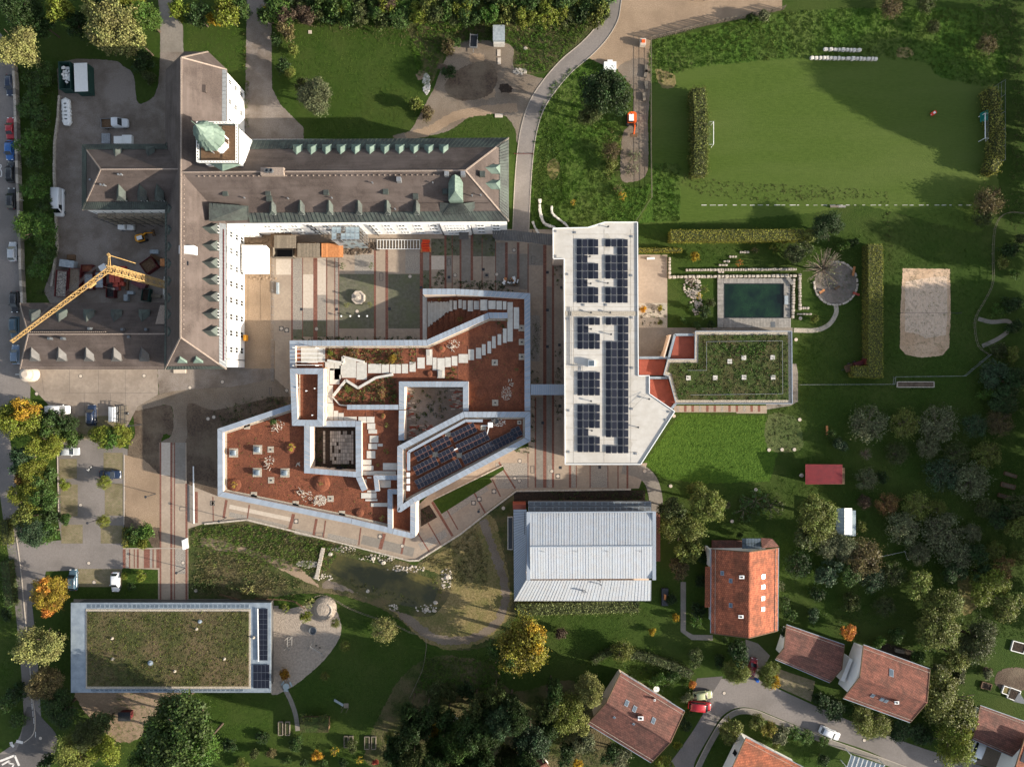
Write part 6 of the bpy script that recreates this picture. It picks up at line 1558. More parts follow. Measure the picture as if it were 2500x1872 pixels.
for sx in (-1,1):
    b.box(bc.x + sx * 1.6 - .4,bc.x + sx * 1.6 + .4,bc.y - 1.6,bc.y + 1.6,.35,1.6)
b.bd('ballast','slab',cr)
T0 = V((bc.x,bc.y,ZC)); tip = P(30,833,ZC + 1.2); dj = (tip - T0).normalized(); nj = V((-dj.y,dj.x,0)).normalized(); Lj = (tip - T0).length
b = MB(); seg = 17; w_,h_ = .42,.95
def J(t,s_,u): return T0 + dj * (Lj * t) + nj * (s_ * w_ * (1 - .35 * t)) + V((0,0,u * h_ * (1 - .4 * t)))
for s_,u in ((-1,0),(1,0),(0,1)): b.bar(J(0,s_,u),J(1,s_,u),.12)
for k in range(seg):
    t0,t1,tm = k / seg,(k + 1) / seg,(k + .5) / seg
    b.bar(J(t0,-1,0),J(t0,1,0),.06); b.bar(J(t0,-1,0),J(t1,1,0),.06)
    for s_ in (-1,1): b.bar(J(t0,s_,0),J(tm,0,1),.06); b.bar(J(tm,0,1),J(t1,s_,0),.06)
b.bar(J(1,-1,0),J(1,1,0),.25)
b.bd('jib','crane_yellow',cr)
ap = P(266,623,ZC + 3.4)
b = MB()
for s_ in (-.45,.45): b.bar(T0 + nj * s_,ap + nj * s_ * .35,.13)
for k in range(1,6): t = k / 6; b.bar((T0 + nj * .45).lerp(ap + nj * .16,t),(T0 - nj * .45).lerp(ap - nj * .16,t),.06); b.bar((T0 + nj * .45).lerp(ap + nj * .16,t),(T0 - nj * .45).lerp(ap - nj * .16,(k - 1) / 6),.06)
b.bar(ap - nj * .3,ap + nj * .3,.4); b.bd('apex_strut','crane_yellow',cr)
b = MB(); b.bar(ap,P(331,643,ZC - 8),.1); b.bd('tie_rod','crane_yellow',cr)
b = MB()
for s_ in (-.12,.12): b.bar(ap + nj * s_,J(.55,s_ * 2,1.2),.035); b.bar(ap + nj * s_,J(.97,s_ * 2,1.2),.035)
b.bd('pendant_cable','dark_steel',cr)
b = MB(); m_ = J(.2,0,-.2); b.obox((m_.x,m_.y),dj.xy.normalized(),nj.xy,m_.z - .4,m_.z,.7,.5); b.bd('trolley','crane_yellow',cr)
b = MB(); b.bar(m_ + V((0,0,-.4)),m_ + V((0,0,-7)),.04); b.bar(m_ + V((0,0,-7)),m_ + V((0,0,-7.6)),.3); b.bd('hook_cable','dark_steel',cr)
def skip(x0,y0,x1,y1,h,mat,fill,label,deg=0,cat='skip',n=60):
    c = P((x0 + x1) / 2,(y0 + y1) / 2,h); hw,hl = abs(x1 - x0) / 2 * S,abs(y1 - y0) / 2 * S
    root = T('skip',label,cat,(c.x,c.y,0),rz=RD(deg))
    b = MB(); b.box(-hw,hw,-hl,hl,.05,.2)
    for sx in (-1,1): b.box(sx * hw - (.08 if sx > 0 else 0),sx * hw + (.08 if sx < 0 else 0),-hl,hl,.2,h)
    for sy in (-1,1): b.box(-hw + .08,hw - .08,sy * hl - (.08 if sy > 0 else 0),sy * hl + (.08 if sy < 0 else 0),.2,h)
    for k in range(int(hl * 2 / .8)):
        y = -hl + .4 + k * .8
        for sx in (-1,1): b.box(sx * hw + (0 if sx > 0 else -.06),sx * hw + (.06 if sx > 0 else 0),y - .06,y + .06,.2,h - .1)
    b.bd('container',mat,root,True)
    if fill:
        f_ = MB(); f_.box(-hw + .09,hw - .09,-hl + .09,hl - .09,.21,h * .72)
        for k in range(n): f_.rock((U(-hw + .25,hw - .25),U(-hl + .25,hl - .25),h * .68),U(.12,.32),.8)
        f_.bd('rubble',fill,root,True,'stuff')
    return root
skip(134,660,162,724,1.6,'skip_red','rubble','dark red skip full of broken white rubble, leftmost in the yard',-4)
skip(166,655,194,712,1.6,'skip_red','gravel','dark red skip full of pale gravel beside the rubble skip',-4)
skip(197,646,225,663,1.4,'skip_red','chippings','rust-coloured short skip at the top of the skip row')
skip(203,668,226,706,1.2,'skip_red','steel','open skip with scrap metal under the crane jib',0,n=18)
skip(230,664,252,703,1.2,'skip_red','box_grey','open skip with white appliances just below the crane head',0,n=14)
skip(258,692,278,726,1.4,'skip_red','black','skip full of black waste below the red block stacks',0,n=20)
skip(345,704,363,735,1.5,'skip_green','dark_soil','dark green skip near the school wall',-8,n=14)
skip(345,632,378,662,1.6,'skip_red','wood_brown','rusty tilted skip with timber by the school wall',35,n=20)
skip(143,151,171,217,2.4,'skip_green',None,'tall green open container full of white sacks, upper left yard',2)
for k in range(34):
    c = P(U(150,168),U(162,200),2)
    b = MB(); b.rock((c.x,c.y,U(1.2,1.7)),U(.28,.42)); tag(b.bd('rubble_sack','white_paint'),'white rubble sack heaped inside the tall green container','sack','white sacks in the tall green container')
def sbox(x0,y0,x1,y1,h,mat,name,label,cat,deg=0,lid=None):
    c = P((x0 + x1) / 2,(y0 + y1) / 2,h); hw,hl = abs(x1 - x0) / 2 * S,abs(y1 - y0) / 2 * S
    root = T(name,label,cat,(c.x,c.y,0),rz=RD(deg))
    b = MB(); b.box(-hw,hw,-hl,hl,0,h - .08); b.bd('body',mat,root,True)
    b = MB(); b.box(-hw - .02,hw + .02,-hl - .02,hl + .02,h - .08,h)
    for k in range(int(hw * 2 / .5) + 1): b.box(-hw + k * .5 - .02,-hw + k * .5 + .02,-hl,hl,h,h + .03)
    b.bd('lid',lid or mat,root,True); return root
sbox(182,155,213,223,2.6,'skip_green','site_office','white-roofed green office container with windows in the upper left yard','container',2,'white_paint')
sbox(145,635,180,652,1.4,'box_grey','storage_box','long pale grey storage box above the rubble skips','box',-8)
sbox(163,622,182,634,.5,'wood_brown','pallet_stack','dark wooden pallets behind the pale grey box','pallets')
sbox(267,666,279,689,1.6,'brick_stack','block_stack','tall stack of red blocks, left and longest of the red stacks','blocks')
sbox(281,671,292,689,1.6,'brick_stack','block_stack','second tall red block stack, right of the longest','blocks')
sbox(276,690,288,700,1.3,'brick_stack','block_stack','lower red block stack in front of the two tall ones','blocks')
sbox(291,688,301,697,1.2,'brick_stack','block_stack','small red block stack at the right of the group','blocks')
sbox(278,699,289,708,1.1,'brick_stack','block_stack','lowest small block stack with a greyish top','blocks',0,'tarp_maroon')
sbox(322,681,356,701,1.3,'tarp_maroon','covered_stack','material stack under a dusty maroon cover beside the crane mast','stack',-28)
sbox(310,711,325,718,1.0,'box_grey','crate','pale grey crate below the maroon cover','crate')
sbox(302,719,311,734,1.0,'box_grey','crate','upright pale blue-grey crate at the low wing eave','crate')
sbox(362,718,392,726,.5,'wood_grey','plank_stack','stack of pale planks near the school wall','planks',-4)
sbox(322,694,340,702,.5,'wood_grey','plank_stack','short tilted plank stack below the maroon cover','planks',-28)
sbox(308,672,313,708,.5,'wood_brown','beam_stack','long upright wooden beam beside the red stacks','beams',-6)
sbox(366,610,386,619,.8,'box_grey','crate','pale crate against the school wall near the yellow loader','crate')
sbox(366,624,394,633,.5,'wood_brown','plank_stack','brown plank stack leaning beside the school wall','planks',-22)
sbox(391,632,401,649,1.2,'wood_new','box_stack','stack of orange-brown boxes under the school eave','boxes')
sbox(291,650,305,656,1.0,'brick_stack','block_stack','flat red block stack behind the crane head','blocks')
sbox(242,646,258,660,1.0,'white_paint','crate','white crate under the crane head','crate',30)
sbox(278,333,299,350,1.0,'white_paint','crate','pair of white lidded crates beside the annexe roof edge','crate')
sbox(248,326,268,350,.6,'steel','grating_stack','stack of grey gratings behind the flatbed truck','gratings')
sbox(298,330,321,350,.9,'white_paint','crate','rightmost white crate beside the annexe roof edge','crate')
sk = T('sack_row','row of white bulk bags on a pallet below the office container','bags',tuple(P(160,272)))
for k in range(6):
    c = P(159 + k * .5,249 + k * 9.3,.9); b = MB(); b.lathe((c.x,c.y,0),[(.85,0),(1.02,.3),(1.0,.8),(.6,1.0)],6,random.random()); b.bd('bag','white_paint',sk)
def machine(px,py,deg,label,paint,sc=1.0):
    c = P(px,py); root = T('excavator',label,'excavator',(c.x,c.y,0),rz=RD(deg)); root.scale = (sc,) * 3
    for s_ in (-1,1):
        b = MB(); b.tube([(s_ * .75,-1.1,.3),(s_ * .75,1.1,.3)],.3,8); b.box(s_ * .75 - .2,s_ * .75 + .2,-1.1,1.1,.05,.58); b.bd('track','black',root,True)
    b = MB(); b.prism([(-.8,-.6),(.8,-.6),(.85,1.0),(.5,1.35),(-.5,1.35),(-.85,1.0)],.6,1.35); b.bd('upper_body',paint,root,True)
    b = MB(); b.box(-.75,.1,-.7,.5,1.3,2.2); b.bd('cab','glass_dark',root,True); b = MB(); b.box(-.78,.13,-.73,.53,2.2,2.28); b.bd('cab_roof','white_paint',root,True)
    b = MB(); b.bar((.35,-.6,1.2),(.35,-1.8,2.3),.25,.3); b.bar((.35,-1.8,2.3),(.35,-2.9,1.2),.2,.25); b.bd('boom',paint,root,True)
    b = MB(); b.prism([(-.35,-3.3),(1.05,-3.3),(1.05,-2.75),(-.35,-2.75)],.6,1.2); b.bd('bucket','wood_brown',root,True); return root
machine(350,582,105,'small yellow excavator working on the dark yard','machine_yellow',.9)
machine(1541,296,0,'orange excavator with brown bucket on the gravel track under the big tree','orange_paint',1.1)
dm = T('dumper','white mini dumper with open tub in the yard beside the scaffold','dumper',tuple(P(315,556)),rz=RD(90))
b = MB(); b.box(-.7,.7,-1.6,-.2,.5,1.3); b.bd('tub','white_paint',dm,True); b = MB(); b.box(-.7,.7,0,1.4,.5,1.9); b.bd('cab','white_paint',dm,True); b = MB(); b.box(-.6,.6,.3,1.42,1.3,1.7); b.bd('cab_glass','glass_dark',dm,True); add_wheels(dm,(-.7,.7),(-1.2,1.0))
tt = T('tractor','dark red tractor with a small trailer pulled up to the hedge corner','tractor',tuple(P(2100,885)),rz=RD(-72))
b = MB(); b.box(-.45,.45,-1.8,.2,.6,1.2); b.bd('bonnet','skip_red',tt,True); b = MB(); b.box(-.7,.7,.2,1.3,.6,2.1); b.bd('cab','skip_red',tt,True); b = MB(); b.box(-.72,.72,.3,1.2,1.3,1.9); b.bd('cab_glass','glass_dark',tt,True); add_wheels(tt,(-.75,.75),(.9,),1.6); add_wheels(tt,(-.6,.6),(-1.3,))
t2 = T('trailer','small brown trailer behind the dark red tractor','trailer',tuple(P(2073,897)),rz=RD(-72))
b = MB(); b.box(-.7,.7,-1.2,1.2,.5,.6)
for x in (-.7,.64): b.box(x,x + .06,-1.2,1.2,.6,1.0)
b.bd('bed','wood_brown',t2,True); add_wheels(t2,(-.8,.8),(0,)); b = MB(); b.bar((0,-1.2,.5),(0,-2.0,.5),.1); b.bd('drawbar','dark_steel',t2,True)
ct2 = T('covered_trailer','trailer under a white tarpaulin at the car park edge','trailer',tuple(P(281,1011)))
b = MB(); b.box(-.85,.85,-1.6,1.6,.4,1.0); b.bd('body','steel',ct2,True); b = MB(); b.add([(-.88,-1.62,1.0),(.88,-1.62,1.0),(.88,1.62,1.0),(-.88,1.62,1.0),(0,-1.5,1.25),(0.1,1.5,1.22)],[[0,1,4],[1,2,5,4],[2,3,5],[3,0,4,5]]); b.bd('tarpaulin','white_paint',ct2,True); add_wheels(ct2,(-.9,.9),(.2,))
fr = T('cage_trailer','empty steel cage trailer right of the white tarpaulin','trailer',tuple(P(303,1011)))
b = MB()
for x in (-.9,0,.9): b.bar((x,-1.9,1.4),(x,1.9,1.4),.08)
for y in (-1.9,-.95,0,.95,1.9): b.bar((-.9,y,1.4),(.9,y,1.4),.07)
for x in (-.9,.9):
    for y in (-1.9,0,1.9): b.bar((x,y,.3),(x,y,1.4),.08)
b.bd('frame','dark_steel',fr,True); b = MB(); b.box(-.85,.85,-1.85,1.85,.35,.42); b.bd('floor','wood_grey',fr,True); add_wheels(fr,(-.95,.95),(.2,))
# motorbike, barrier bar and lamps on the car park
mb_ = T('bicycle','pale bicycle leaning in the shade of the dark blue saloon','bicycle',tuple(P(223,1143)),rz=-.6)
for y in (-.5,.5):
    b = MB(); 
    for k in range(12): t0,t1 = 6.283 * k / 12,6.283 * (k + 1) / 12; b.bar((0,y + .34 * cos(t0),.35 + .34 * sin(t0)),(0,y + .34 * cos(t1),.35 + .34 * sin(t1)),.05)
    b.bd('wheel','black',mb_,True)
b = MB(); b.bar((0,-.5,.35),(0,.1,.85),.06); b.bar((0,.5,.35),(0,.1,.85),.06); b.bar((0,-.35,.85),(0,.1,.85),.06); b.bar((-.28,-.38,1.0),(.28,-.38,1.0),.05); b.bar((0,-.5,.35),(0,-.36,1.0),.05); b.bd('frame','white_paint',mb_,True); b = MB(); b.box(-.09,.09,.05,.3,.9,.97); b.bd('saddle','black',mb_,True)
def lamp(px,py,h,label,group='street lamps of the school grounds',reach=(.0,0)):
    c = P(px,py); root = T('street_lamp',label,'lamp',(c.x,c.y,0),group)
    b = MB(); b.tube([(0,0,0),(0,0,h)],[.09,.06],8); b.bd('pole','dark_steel',root,True)
    b = MB(); b.bar((0,0,h),(reach[0],reach[1],h + .02),.1,.08) if reach != (0,0) else b.lathe((0,0,h),[(.1,0),(.28,.05),(.28,.14),(.1,.2)],10); b.bd('lamp_head','dark_steel',root,True)
LG = 'slim dark lamp posts around the car park'
lamp(380,1205,4.2,'slim dark lamp post on the tan bare soil right of the car park',LG); lamp(242,1267,4.2,'slim dark lamp post by the small tree in the middle of the car park',LG); lamp(553,1263,4.0,'slim dark lamp post on the south path below the terrace corner',LG)
lamp(345,1036,5.0,'slim dark lamp post casting its shadow over the covered trailer',LG); lamp(452,1386,4.0,'slim dark lamp post at the red brick bands',LG); lamp(1170,1242,3.2,'slim lamp post on the south path in shade',LG)
b = MB(); b.bar(P(472,1138,.5),P(473.5,1278,.5),.22,.12); bb = T('barrier_bar','long pale metal bar lying across the south path west end','barrier',tuple(P(473,1208)))
b.bd('bar','white_paint',bb); b = MB()
for y in (1140,1208,1276): c = P(473,y); b.box(c.x - .06,c.x + .06,c.y - .06,c.y + .06,0,.45)
b.bd('foot','steel',bb)
si = T('sign_board','white upright information board beside the brick-banded walk','sign',tuple(P(457,1325)),rz=.1)
b = MB(); b.box(-.18,.18,-1.0,1.0,.1,2.0); b.bd('board','white_paint',si,True); b = MB(); b.box(-.3,.3,-1.1,1.1,0,.1); b.bd('foot','slab',si,True)
# ------------------------------------------------------------------ courtyard things
fo = T('fountain','octagonal pale stone fountain in the courtyard','fountain',tuple(P(876,727)))
c = P(876,727); b = MB(); b.lathe((c.x,c.y,.03),[(1.5,0),(1.5,.65),(1.15,.65),(1.15,.5)],8,.39); b.bd('basin','paving_pale',fo)
b = MB(); b.lathe((c.x,c.y,.5),[(1.14,0),(.5,.01)],8,.39); b.bd('water','stone',fo); b = MB(); b.lathe((c.x,c.y,.03),[(.42,0),(.36,.9),(.6,1.0),(.6,1.1),(.2,1.12),(.16,1.7),(.26,1.8)],12); b.bd('column','stone',fo)
for k,x in enumerate((835,857,878,898)):
    c = P(x,772.5); root = T('bollard','round white light in the row below the fountain','bollard',(c.x,c.y,0),'white lights in the courtyard'); b = MB(); b.tube([(0,0,0),(0,0,.75)],.07,8); b.bd('post','steel',root,True); b = MB(); b.lathe((0,0,.75),[(.12,0),(.2,.06),(.2,.2),(.08,.27)],10); b.bd('globe','white_paint',root,True)
mh = MB()
def manhole(x,y,r=.36,sq=False,z=.045):
    c = P(x,y); b = MB()
    if sq: b.box(c.x - r * 1.5,c.x + r * 1.5,c.y - r * 1.5,c.y + r * 1.5,.02,z)
    b.mi = 1; b.lathe((c.x,c.y,.02),[(r * 1.35,0),(r * 1.35,z - .016)],14); b.mi = 2; b.lathe((c.x,c.y,.02),[(r,0),(r,z - .01)],14)
    o = b.bd('manhole_cover',['asphalt_dark','asphalt_dark','paving_pale']); return tag(o,kind='structure')
for x,y,sq in ((687,802,1),(700,806,1),(773,803,0),(197,918,0),(352,917,0),(90,961,0),(197,1233,0),(217,1374,0),(230,1421,0),(447,1373,0),(478,1441,0),(520,1228,0),(519,1228,1),(723,1272,1),(928,1309,1),(982,1332,0),(1206,1199,1),(1170,1218,1),(1156,1227,1),(1257,1167,0),(1268,1173,0),(1347,1150,0),(1362,1162,1),(1269,1125,0),(1255,611,0),(1111,672,0),(1001,675,0),(1213,670,0),(872,760,0),(700,953,0),(508,1022,0),(522,1018,0),(1768,1691,0),(2110,1806,0),(2284,1857,0),(99,1801,0),(464,946,0),(543,932,0),(1283,119,0),(1282,119,0)): manhole(x,y,.34,sq)
for x,y in ((736,755),(822,755),(951,754),(1028,702),(1096,677),(1180,658),(1188,672),(1336.5,665),(1336.5,757),(1336.5,846),(1325,1032),(1368,1141),(1371,702),(1366,842),(1367,991),(1464,1140)):
    c = P(x,y); b = MB(); b.box(c.x - .3,c.x + .3,c.y - .3,c.y + .3,.02,.05); tag(b.bd('drain_grate','dark_steel'),kind='structure')
for x0,y0,x1,y1 in ((926.5,667,935,685),(1092,632,1100,648),(1297,626,1306,644),(1182,667,1193,678),(439,1237,455,1246),(658,946,663,964),(770,1300,788,1308),(1296,1137,1304,1154)):
    for a_,c_ in (((x0,y0),(x1,y0)),((x1,y0),(x1,y1)),((x1,y1),(x0,y1)),((x0,y1),(x0,y0))):
        p_,q_ = P(*a_),P(*c_); b = MB(); b.bar((p_.x,p_.y,.04),(q_.x,q_.y,.04),.09,.02); tag(b.bd('cover_frame','asphalt_dark'),kind='structure')
def hut(x0,y0,x1,y1,h,label,mat,n=14):
    root = T('wooden_hut',label,'hut',tuple(P((x0 + x1) / 2,(y0 + y1) / 2))); walls(root,[(x0 + 2,y0 + 3),(x1 - 2,y0 + 3),(x1 - 2,y1 + 1),(x0 + 2,y1 + 1)],0,h - .1,'wood_brown')
    for i in range(n):
        b = MB(); a_,d_ = x0 + (x1 - x0) * i / n,x0 + (x1 - x0) * (i + 1) / n - .25; slab3(b,[P(a_,y1,h),P(d_,y1,h),P(d_,y0,h + .35),P(a_,y0,h + .35)],.06); o = b.bd('roof_board',mat,root); t = U(.82,1.18); o.color = (t,t * .98,t * .96,1)
    return root
h1 = hut(669,574,723,606,2.8,'grey board-roofed hut with an open bay in front, left of three','wood_grey')
b = MB(); c0,c1 = P(673,608),P(722,632); b.box(c0.x,c1.x,c1.y,c0.y,0,.1)
for x in (c0.x,c1.x - .1): b.box(x,x + .1,c1.y,c0.y,0,1.9)
b.box(c0.x,c1.x,c1.y,c1.y + .1,0,1.9); b.mi = 1; b.box(c0.x + .4,c1.x - .6,c1.y + .3,c0.y - .2,.1,.14); b.bd('open_bay',['wood_grey','black'],h1)
hut(726,594,781,628,2.6,'grey board-roofed hut, middle of the three courtyard huts','wood_grey')
hut(785,594,838,628,2.6,'fresh orange-brown board-roofed hut beside the scaffold','wood_new')
tn = T('site_tent','cream corrugated canopy roof against the white east front','canopy',tuple(P(624,634)))
panels(tn,'roof_sheet',P(596,669,3.0),P(658,669,3.0),P(650,599,3.3),P(591,599,3.3),14,'plaster',.05); panels(tn,'roof_sheet',P(596,669,3.0),P(658,669,3.0),P(658,668,2.9),P(596,668,2.9),2,'plaster',.05)
walls(tn,[(602,604),(652,604),(652,666),(602,666)],0,2.9,'plaster')
b = MB(); slab3(b,[P(650,600,3.3),P(658,608,2.6),P(658,668,2.4),P(657,668,3.0)],.05); b.bd('side_flap','plaster',tn)
sc_ = T('scaffold_tower','sheeted glassy scaffold stair tower against the south front','scaffold',tuple(P(866,592)))
x0,x1,y0,y1 = P(836,0).x,P(900,0).x,P(0,606).y,P(0,577).y; hs = 9.3
b = MB()
for i in range(7):
    x = x0 + (x1 - x0) * i / 6
    for y in (y0,(y0 + y1) / 2,y1): b.bar((x,y,0),(x,y,hs + .8),.07)
    for z in (2,4,6,8,hs): b.bar((x,y0,z),(x,y1,z),.06)
    if i < 6:
        for z in (0,2,4,6): b.bar((x,y0,z),(x + (x1 - x0) / 6,y0,z + 2),.05)
for z in (1,2,3,4,5,6,7,8,hs):
    for y in (y0,y1): b.bar((x0,y,z),(x1,y,z),.06)
    b.bar((x1,y0,z),(x1,y1,z),.06)
for k in range(5): y = y0 + (y1 - y0) * k / 4; b.bar((x0,y,hs),(x1,y,hs),.07); b.bar((x1,y,0),(x1,y,hs),.06)
b.bd('scaffold_frame','steel',sc_)
for i in range(6):
    for j in range(2):
        if (i,j) in ((2,1),(1,0)): continue
        b = MB(); xx = x0 + (x1 - x0) * i / 6; yy = y0 + (y1 - y0) * j / 2; b.box(xx + .04,xx + (x1 - x0) / 6 - .04,yy + .04,yy + (y1 - y0) / 2 - .04,hs,hs + .03); b.bd('roof_sheet','scaffold_sheet',sc_)
for i in range(6):
    for z in (0.3,2.1,4.1,6.1):
        if (i * 3 + int(z)) % 4 == 1: continue
        b = MB(); xx = x0 + (x1 - x0) * i / 6; b.box(xx + .06,xx + (x1 - x0) / 6 - .06,y0 - .03,y0,z,z + 1.8); b.bd('side_sheet','scaffold_sheet',sc_)
for i in range(6):
    b = MB(); xx = x0 + (x1 - x0) * i / 6; b.box(xx + .05,xx + (x1 - x0) / 6 - .05,y0 + .1,y1 - .1,5.95,6.0); b.bd('plank','wood_grey',sc_)
stones(915,600,26,10,60,0.02,root=None,mat='soil',smin=.2,smax=.45,name='rubble'); stones(870,614,40,7,90,.02,root=None,mat='soil',smin=.15,smax=.4,name='rubble'); stones(625,585,30,8,80,.02,root=None,mat='gravel_tan',smin=.2,smax=.5,name='rubble'); stones(640,679,38,4,40,.02,root=None,mat='gravel_tan',smin=.15,smax=.35,name='rubble')
pf = T('pergola','long frame of white bars lying along the foot of the south front','frame',tuple(P(972,597)))
b = MB()
for y in (586,608): b.bar(P(921,y,.6),P(1025,y,.6),.1,.1)
for k in range(15): x = 921 + k * 7.4; b.bar(P(x,586,.6),P(x,608,.6),.09,.09)
for x in (921,973,1025):
    for y in (586,608): p_ = P(x,y); b.bar((p_.x,p_.y,0),(p_.x,p_.y,.6),.08)
b.bd('frame','white_paint',pf); b = MB(); q = PP(rect(922,587,1024,607),.3); b.prism([(p.x,p.y) for p in q],0,.3); b.bd('panel','gravel',pf)
rb = T('barrier_stack','stack of bright red-orange site barriers below the school bay','barriers',tuple(P(1040,600)))
for k in range(14):
    y = 585 + k * 2.1; b = MB(); p_,q_ = P(1030 + U(-2,1),y,.8),P(1047 + U(-1,3),y + U(-1,1),.8); b.bar((p_.x,p_.y,.25 + .06 * (k % 5)),(q_.x,q_.y,.25 + .06 * (k % 5)),.12,.5); b.bd('barrier','signal_red' if k % 3 else 'orange_paint',rb)
b = MB(); q = PP(rect(1027,605,1052,615),.4); b.prism([(p.x,p.y) for p in q],0,.2); b.bd('pallet','wood_new',rb)
jp = T('junk_pallet','pallet heaped with white and brown boxes on the courtyard paving','pallet',tuple(P(1246,687)))
b = MB(); q = PP(rect(1225,681,1268,698),.3); b.prism([(p.x,p.y) for p in q],.02,.3); b.bd('base','wood_grey',jp)
for k in range(22):
    x,y = U(1228,1264),U(679,694); c = P(x,y,.6); a = random.random() * 3; b = MB(); b.obox((c.x,c.y),(cos(a),sin(a)),(-sin(a),cos(a)),.3,U(.5,1.0),U(.15,.5),U(.1,.3)); b.bd('box',RC(['white_paint','white_paint','wood_new','box_grey','black','wood_brown']),jp)
yb_ = T('letter_box','yellow box mounted on the white east front','box',tuple(P(599,825))); c = P(599,825,1.4); b = MB(); b.box(c.x - .25,c.x + .3,c.y - .6,c.y + .6,.6,1.8); b.bd('body','machine_yellow',yb_); b = MB(); b.box(c.x - .28,c.x + .33,c.y - .62,c.y + .62,1.8,1.86); b.bd('lid','machine_yellow',yb_)
sr_ = T('site_fence','grey mesh site fence between the building strip and the paved court','fence',tuple(P(668,760)))
b = MB()
for k in range(16):
    p_ = P(669,630 + k * 20); b.bar((p_.x,p_.y,0),(p_.x,p_.y,1.9),.05)
p_,q_ = P(669,630),P(669,930)
for z in (.2,1.0,1.9): b.bar((p_.x,p_.y,z),(q_.x,q_.y,z),.04)
b.bd('mesh_panel','steel',sr_)
b = MB(); p_,q_ = P(678,690,.3),P(678,718,.3); b.bar((p_.x,p_.y,.3),(q_.x,q_.y,.3),.5,.5); tag(b.bd('trough','box_grey'),'pale metal trough at the west edge of the court','trough')
rt = T('stair_tower_base','round whitewashed stair turret stump at the street corner of the low wing','turret',tuple(P(80,914))); c = P(80,914)
b = MB(); b.lathe((c.x,c.y,0),[(1.6,0),(1.6,2.0),(1.2,2.1),(1.2,2.4),(.7,2.7)],14); b.bd('turret','paving_pale',rt); b = MB(); b.bar((c.x - 2.6,c.y,1.6),(c.x - 1.2,c.y,1.6),.12); b.bd('pipe','white_paint',rt)
# ------------------------------------------------------------------ pool garden
po = T('pool','dark green swimming pool with grey plank deck','pool',tuple(P(1840,735)))
b = MB(); b.mi = 0; q = PP(rect(1767,693,1912,776)); b.poly([(p.x,p.y,.10) for p in (q[3],q[2],q[1],q[0])]); b.bd('water','water_pool',po)
b = MB()
for a_,c_ in (((1767,693),(1912,693)),((1912,693),(1912,776)),((1912,776),(1767,776)),((1767,776),(1767,693))): p_,q_ = P(*a_),P(*c_); b.bar((p_.x,p_.y,.15),(q_.x,q_.y,.15),.12,.3)
b.bd('coping','dark_steel',po)
def planks(x0,y0,x1,y1,n,vert=True,z=.28):
    for i in range(n):
        b = MB(); t0,t1 = i / n,(i + 1) / n - .12 / n
        r_ = rect(x0 + (x1 - x0) * t0,y0,x0 + (x1 - x0) * t1,y1) if vert else rect(x0,y0 + (y1 - y0) * t0,x1,y0 + (y1 - y0) * t1)
        q = PP(r_); b.prism([(p.x,p.y) for p in q],.05,z + U(-.008,.008)); o = b.bd('plank','wood_deck',po); t = U(.86,1.1); o.color = (t,t,t,1)
planks(1767,680,1930,692,44); planks(1767,777,1930,800,44); planks(1751,680,1766,800,34,False); planks(1913,693,1928,776,24,False)
b = MB(); q = PP(rect(1881,786,1891,799)); b.prism([(p.x,p.y) for p in q],.05,.32); b.bd('hatch','lead',po); b = MB(); q = PP(rect(1913,723,1922,744)); b.prism([(p.x,p.y) for p in q],.29,.6); b.bd('pump_box','box_grey',po)
def lounger(px,py,deg,mat,label):
    c = P(px,py); r = T('lounger',label,'lounger',(c.x,c.y,.28),rz=RD(deg)); b = MB()
    for k in range(7): b.box(-.42,.42,-.9 + k * .26,-.9 + k * .26 + .2,.3,.36)
    b.bd('slats',mat,r,True); b = MB()
    for x in (-.4,.36):
        b.box(x,x + .05,-.9,.9,.24,.3)
        for y in (-.8,.7): b.box(x,x + .05,y,y + .06,0,.24)
    b.bd('frame',mat,r,True)
lounger(1927,686,40,'wood_deck','grey slatted lounger on the deck corner beside the pool')
# natural stone walls, each stone a piece
def stone_wall(pts,label,size=7.0,h=.6,w=7.0,group=None,mats=('stone',),z=0.0,name='stone_wall'):
    v = pts; root = T(name,label,'stone wall',tuple(P(*pts[0])),group)
    for p_,q_ in zip(v[:-1],v[1:]):
        L_ = math.hypot(q_[0] - p_[0],q_[1] - p_[1]); t = 0; dx,dy = (q_[0] - p_[0]) / L_,(q_[1] - p_[1]) / L_
        while t < L_ - 2:
            s_ = size * U(.65,1.35); c = P(p_[0] + dx * (t + s_ / 2),p_[1] + dy * (t + s_ / 2)); ww = w * U(.8,1.15) * S / 2; hs = s_ * S / 2 * .94
            a = math.atan2(-dy,dx); b = MB(); n = 8; zz = h * U(.8,1.1); base = []
            for lz,k0 in ((-.05,1.0),(zz * .75,1.0),(zz,.72)):
                for k in range(n):
                    th = 6.283 * (k + .5) / n; ex = abs(cos(th)) ** .5 * (1 if cos(th) > 0 else -1); ey = abs(sin(th)) ** .5 * (1 if sin(th) > 0 else -1)
                    lx,ly = hs * k0 * ex * U(.88,1.04),ww * k0 * ey * U(.85,1.05)
                    b.v.append((c.x + lx * cos(a) - ly * sin(a),c.y + lx * sin(a) + ly * cos(a),z + lz))
            for r_ in range(2):
                for k in range(n): b.f.append([r_ * n + k,r_ * n + (k + 1) % n,(r_ + 1) * n + (k + 1) % n,(r_ + 1) * n + k]); b.m.append(0)
            b.f.append([2 * n + k for k in range(n)]); b.m.append(0)
            b.bd('stone',RC(mats),root); t += s_
    return root
stone_wall([(1673,660),(1945,658)],'upper long dry-stone wall of small blocks above the pool',6.0,.7,6.5)
stone_wall([(1630,677),(1935,674)],'dry-stone wall of large blocks right behind the pool deck',10,.8,7.5)
stone_wall([(1634,628),(1634,674)],'short dry-stone wall beside the beige court',8,.6,6.5)
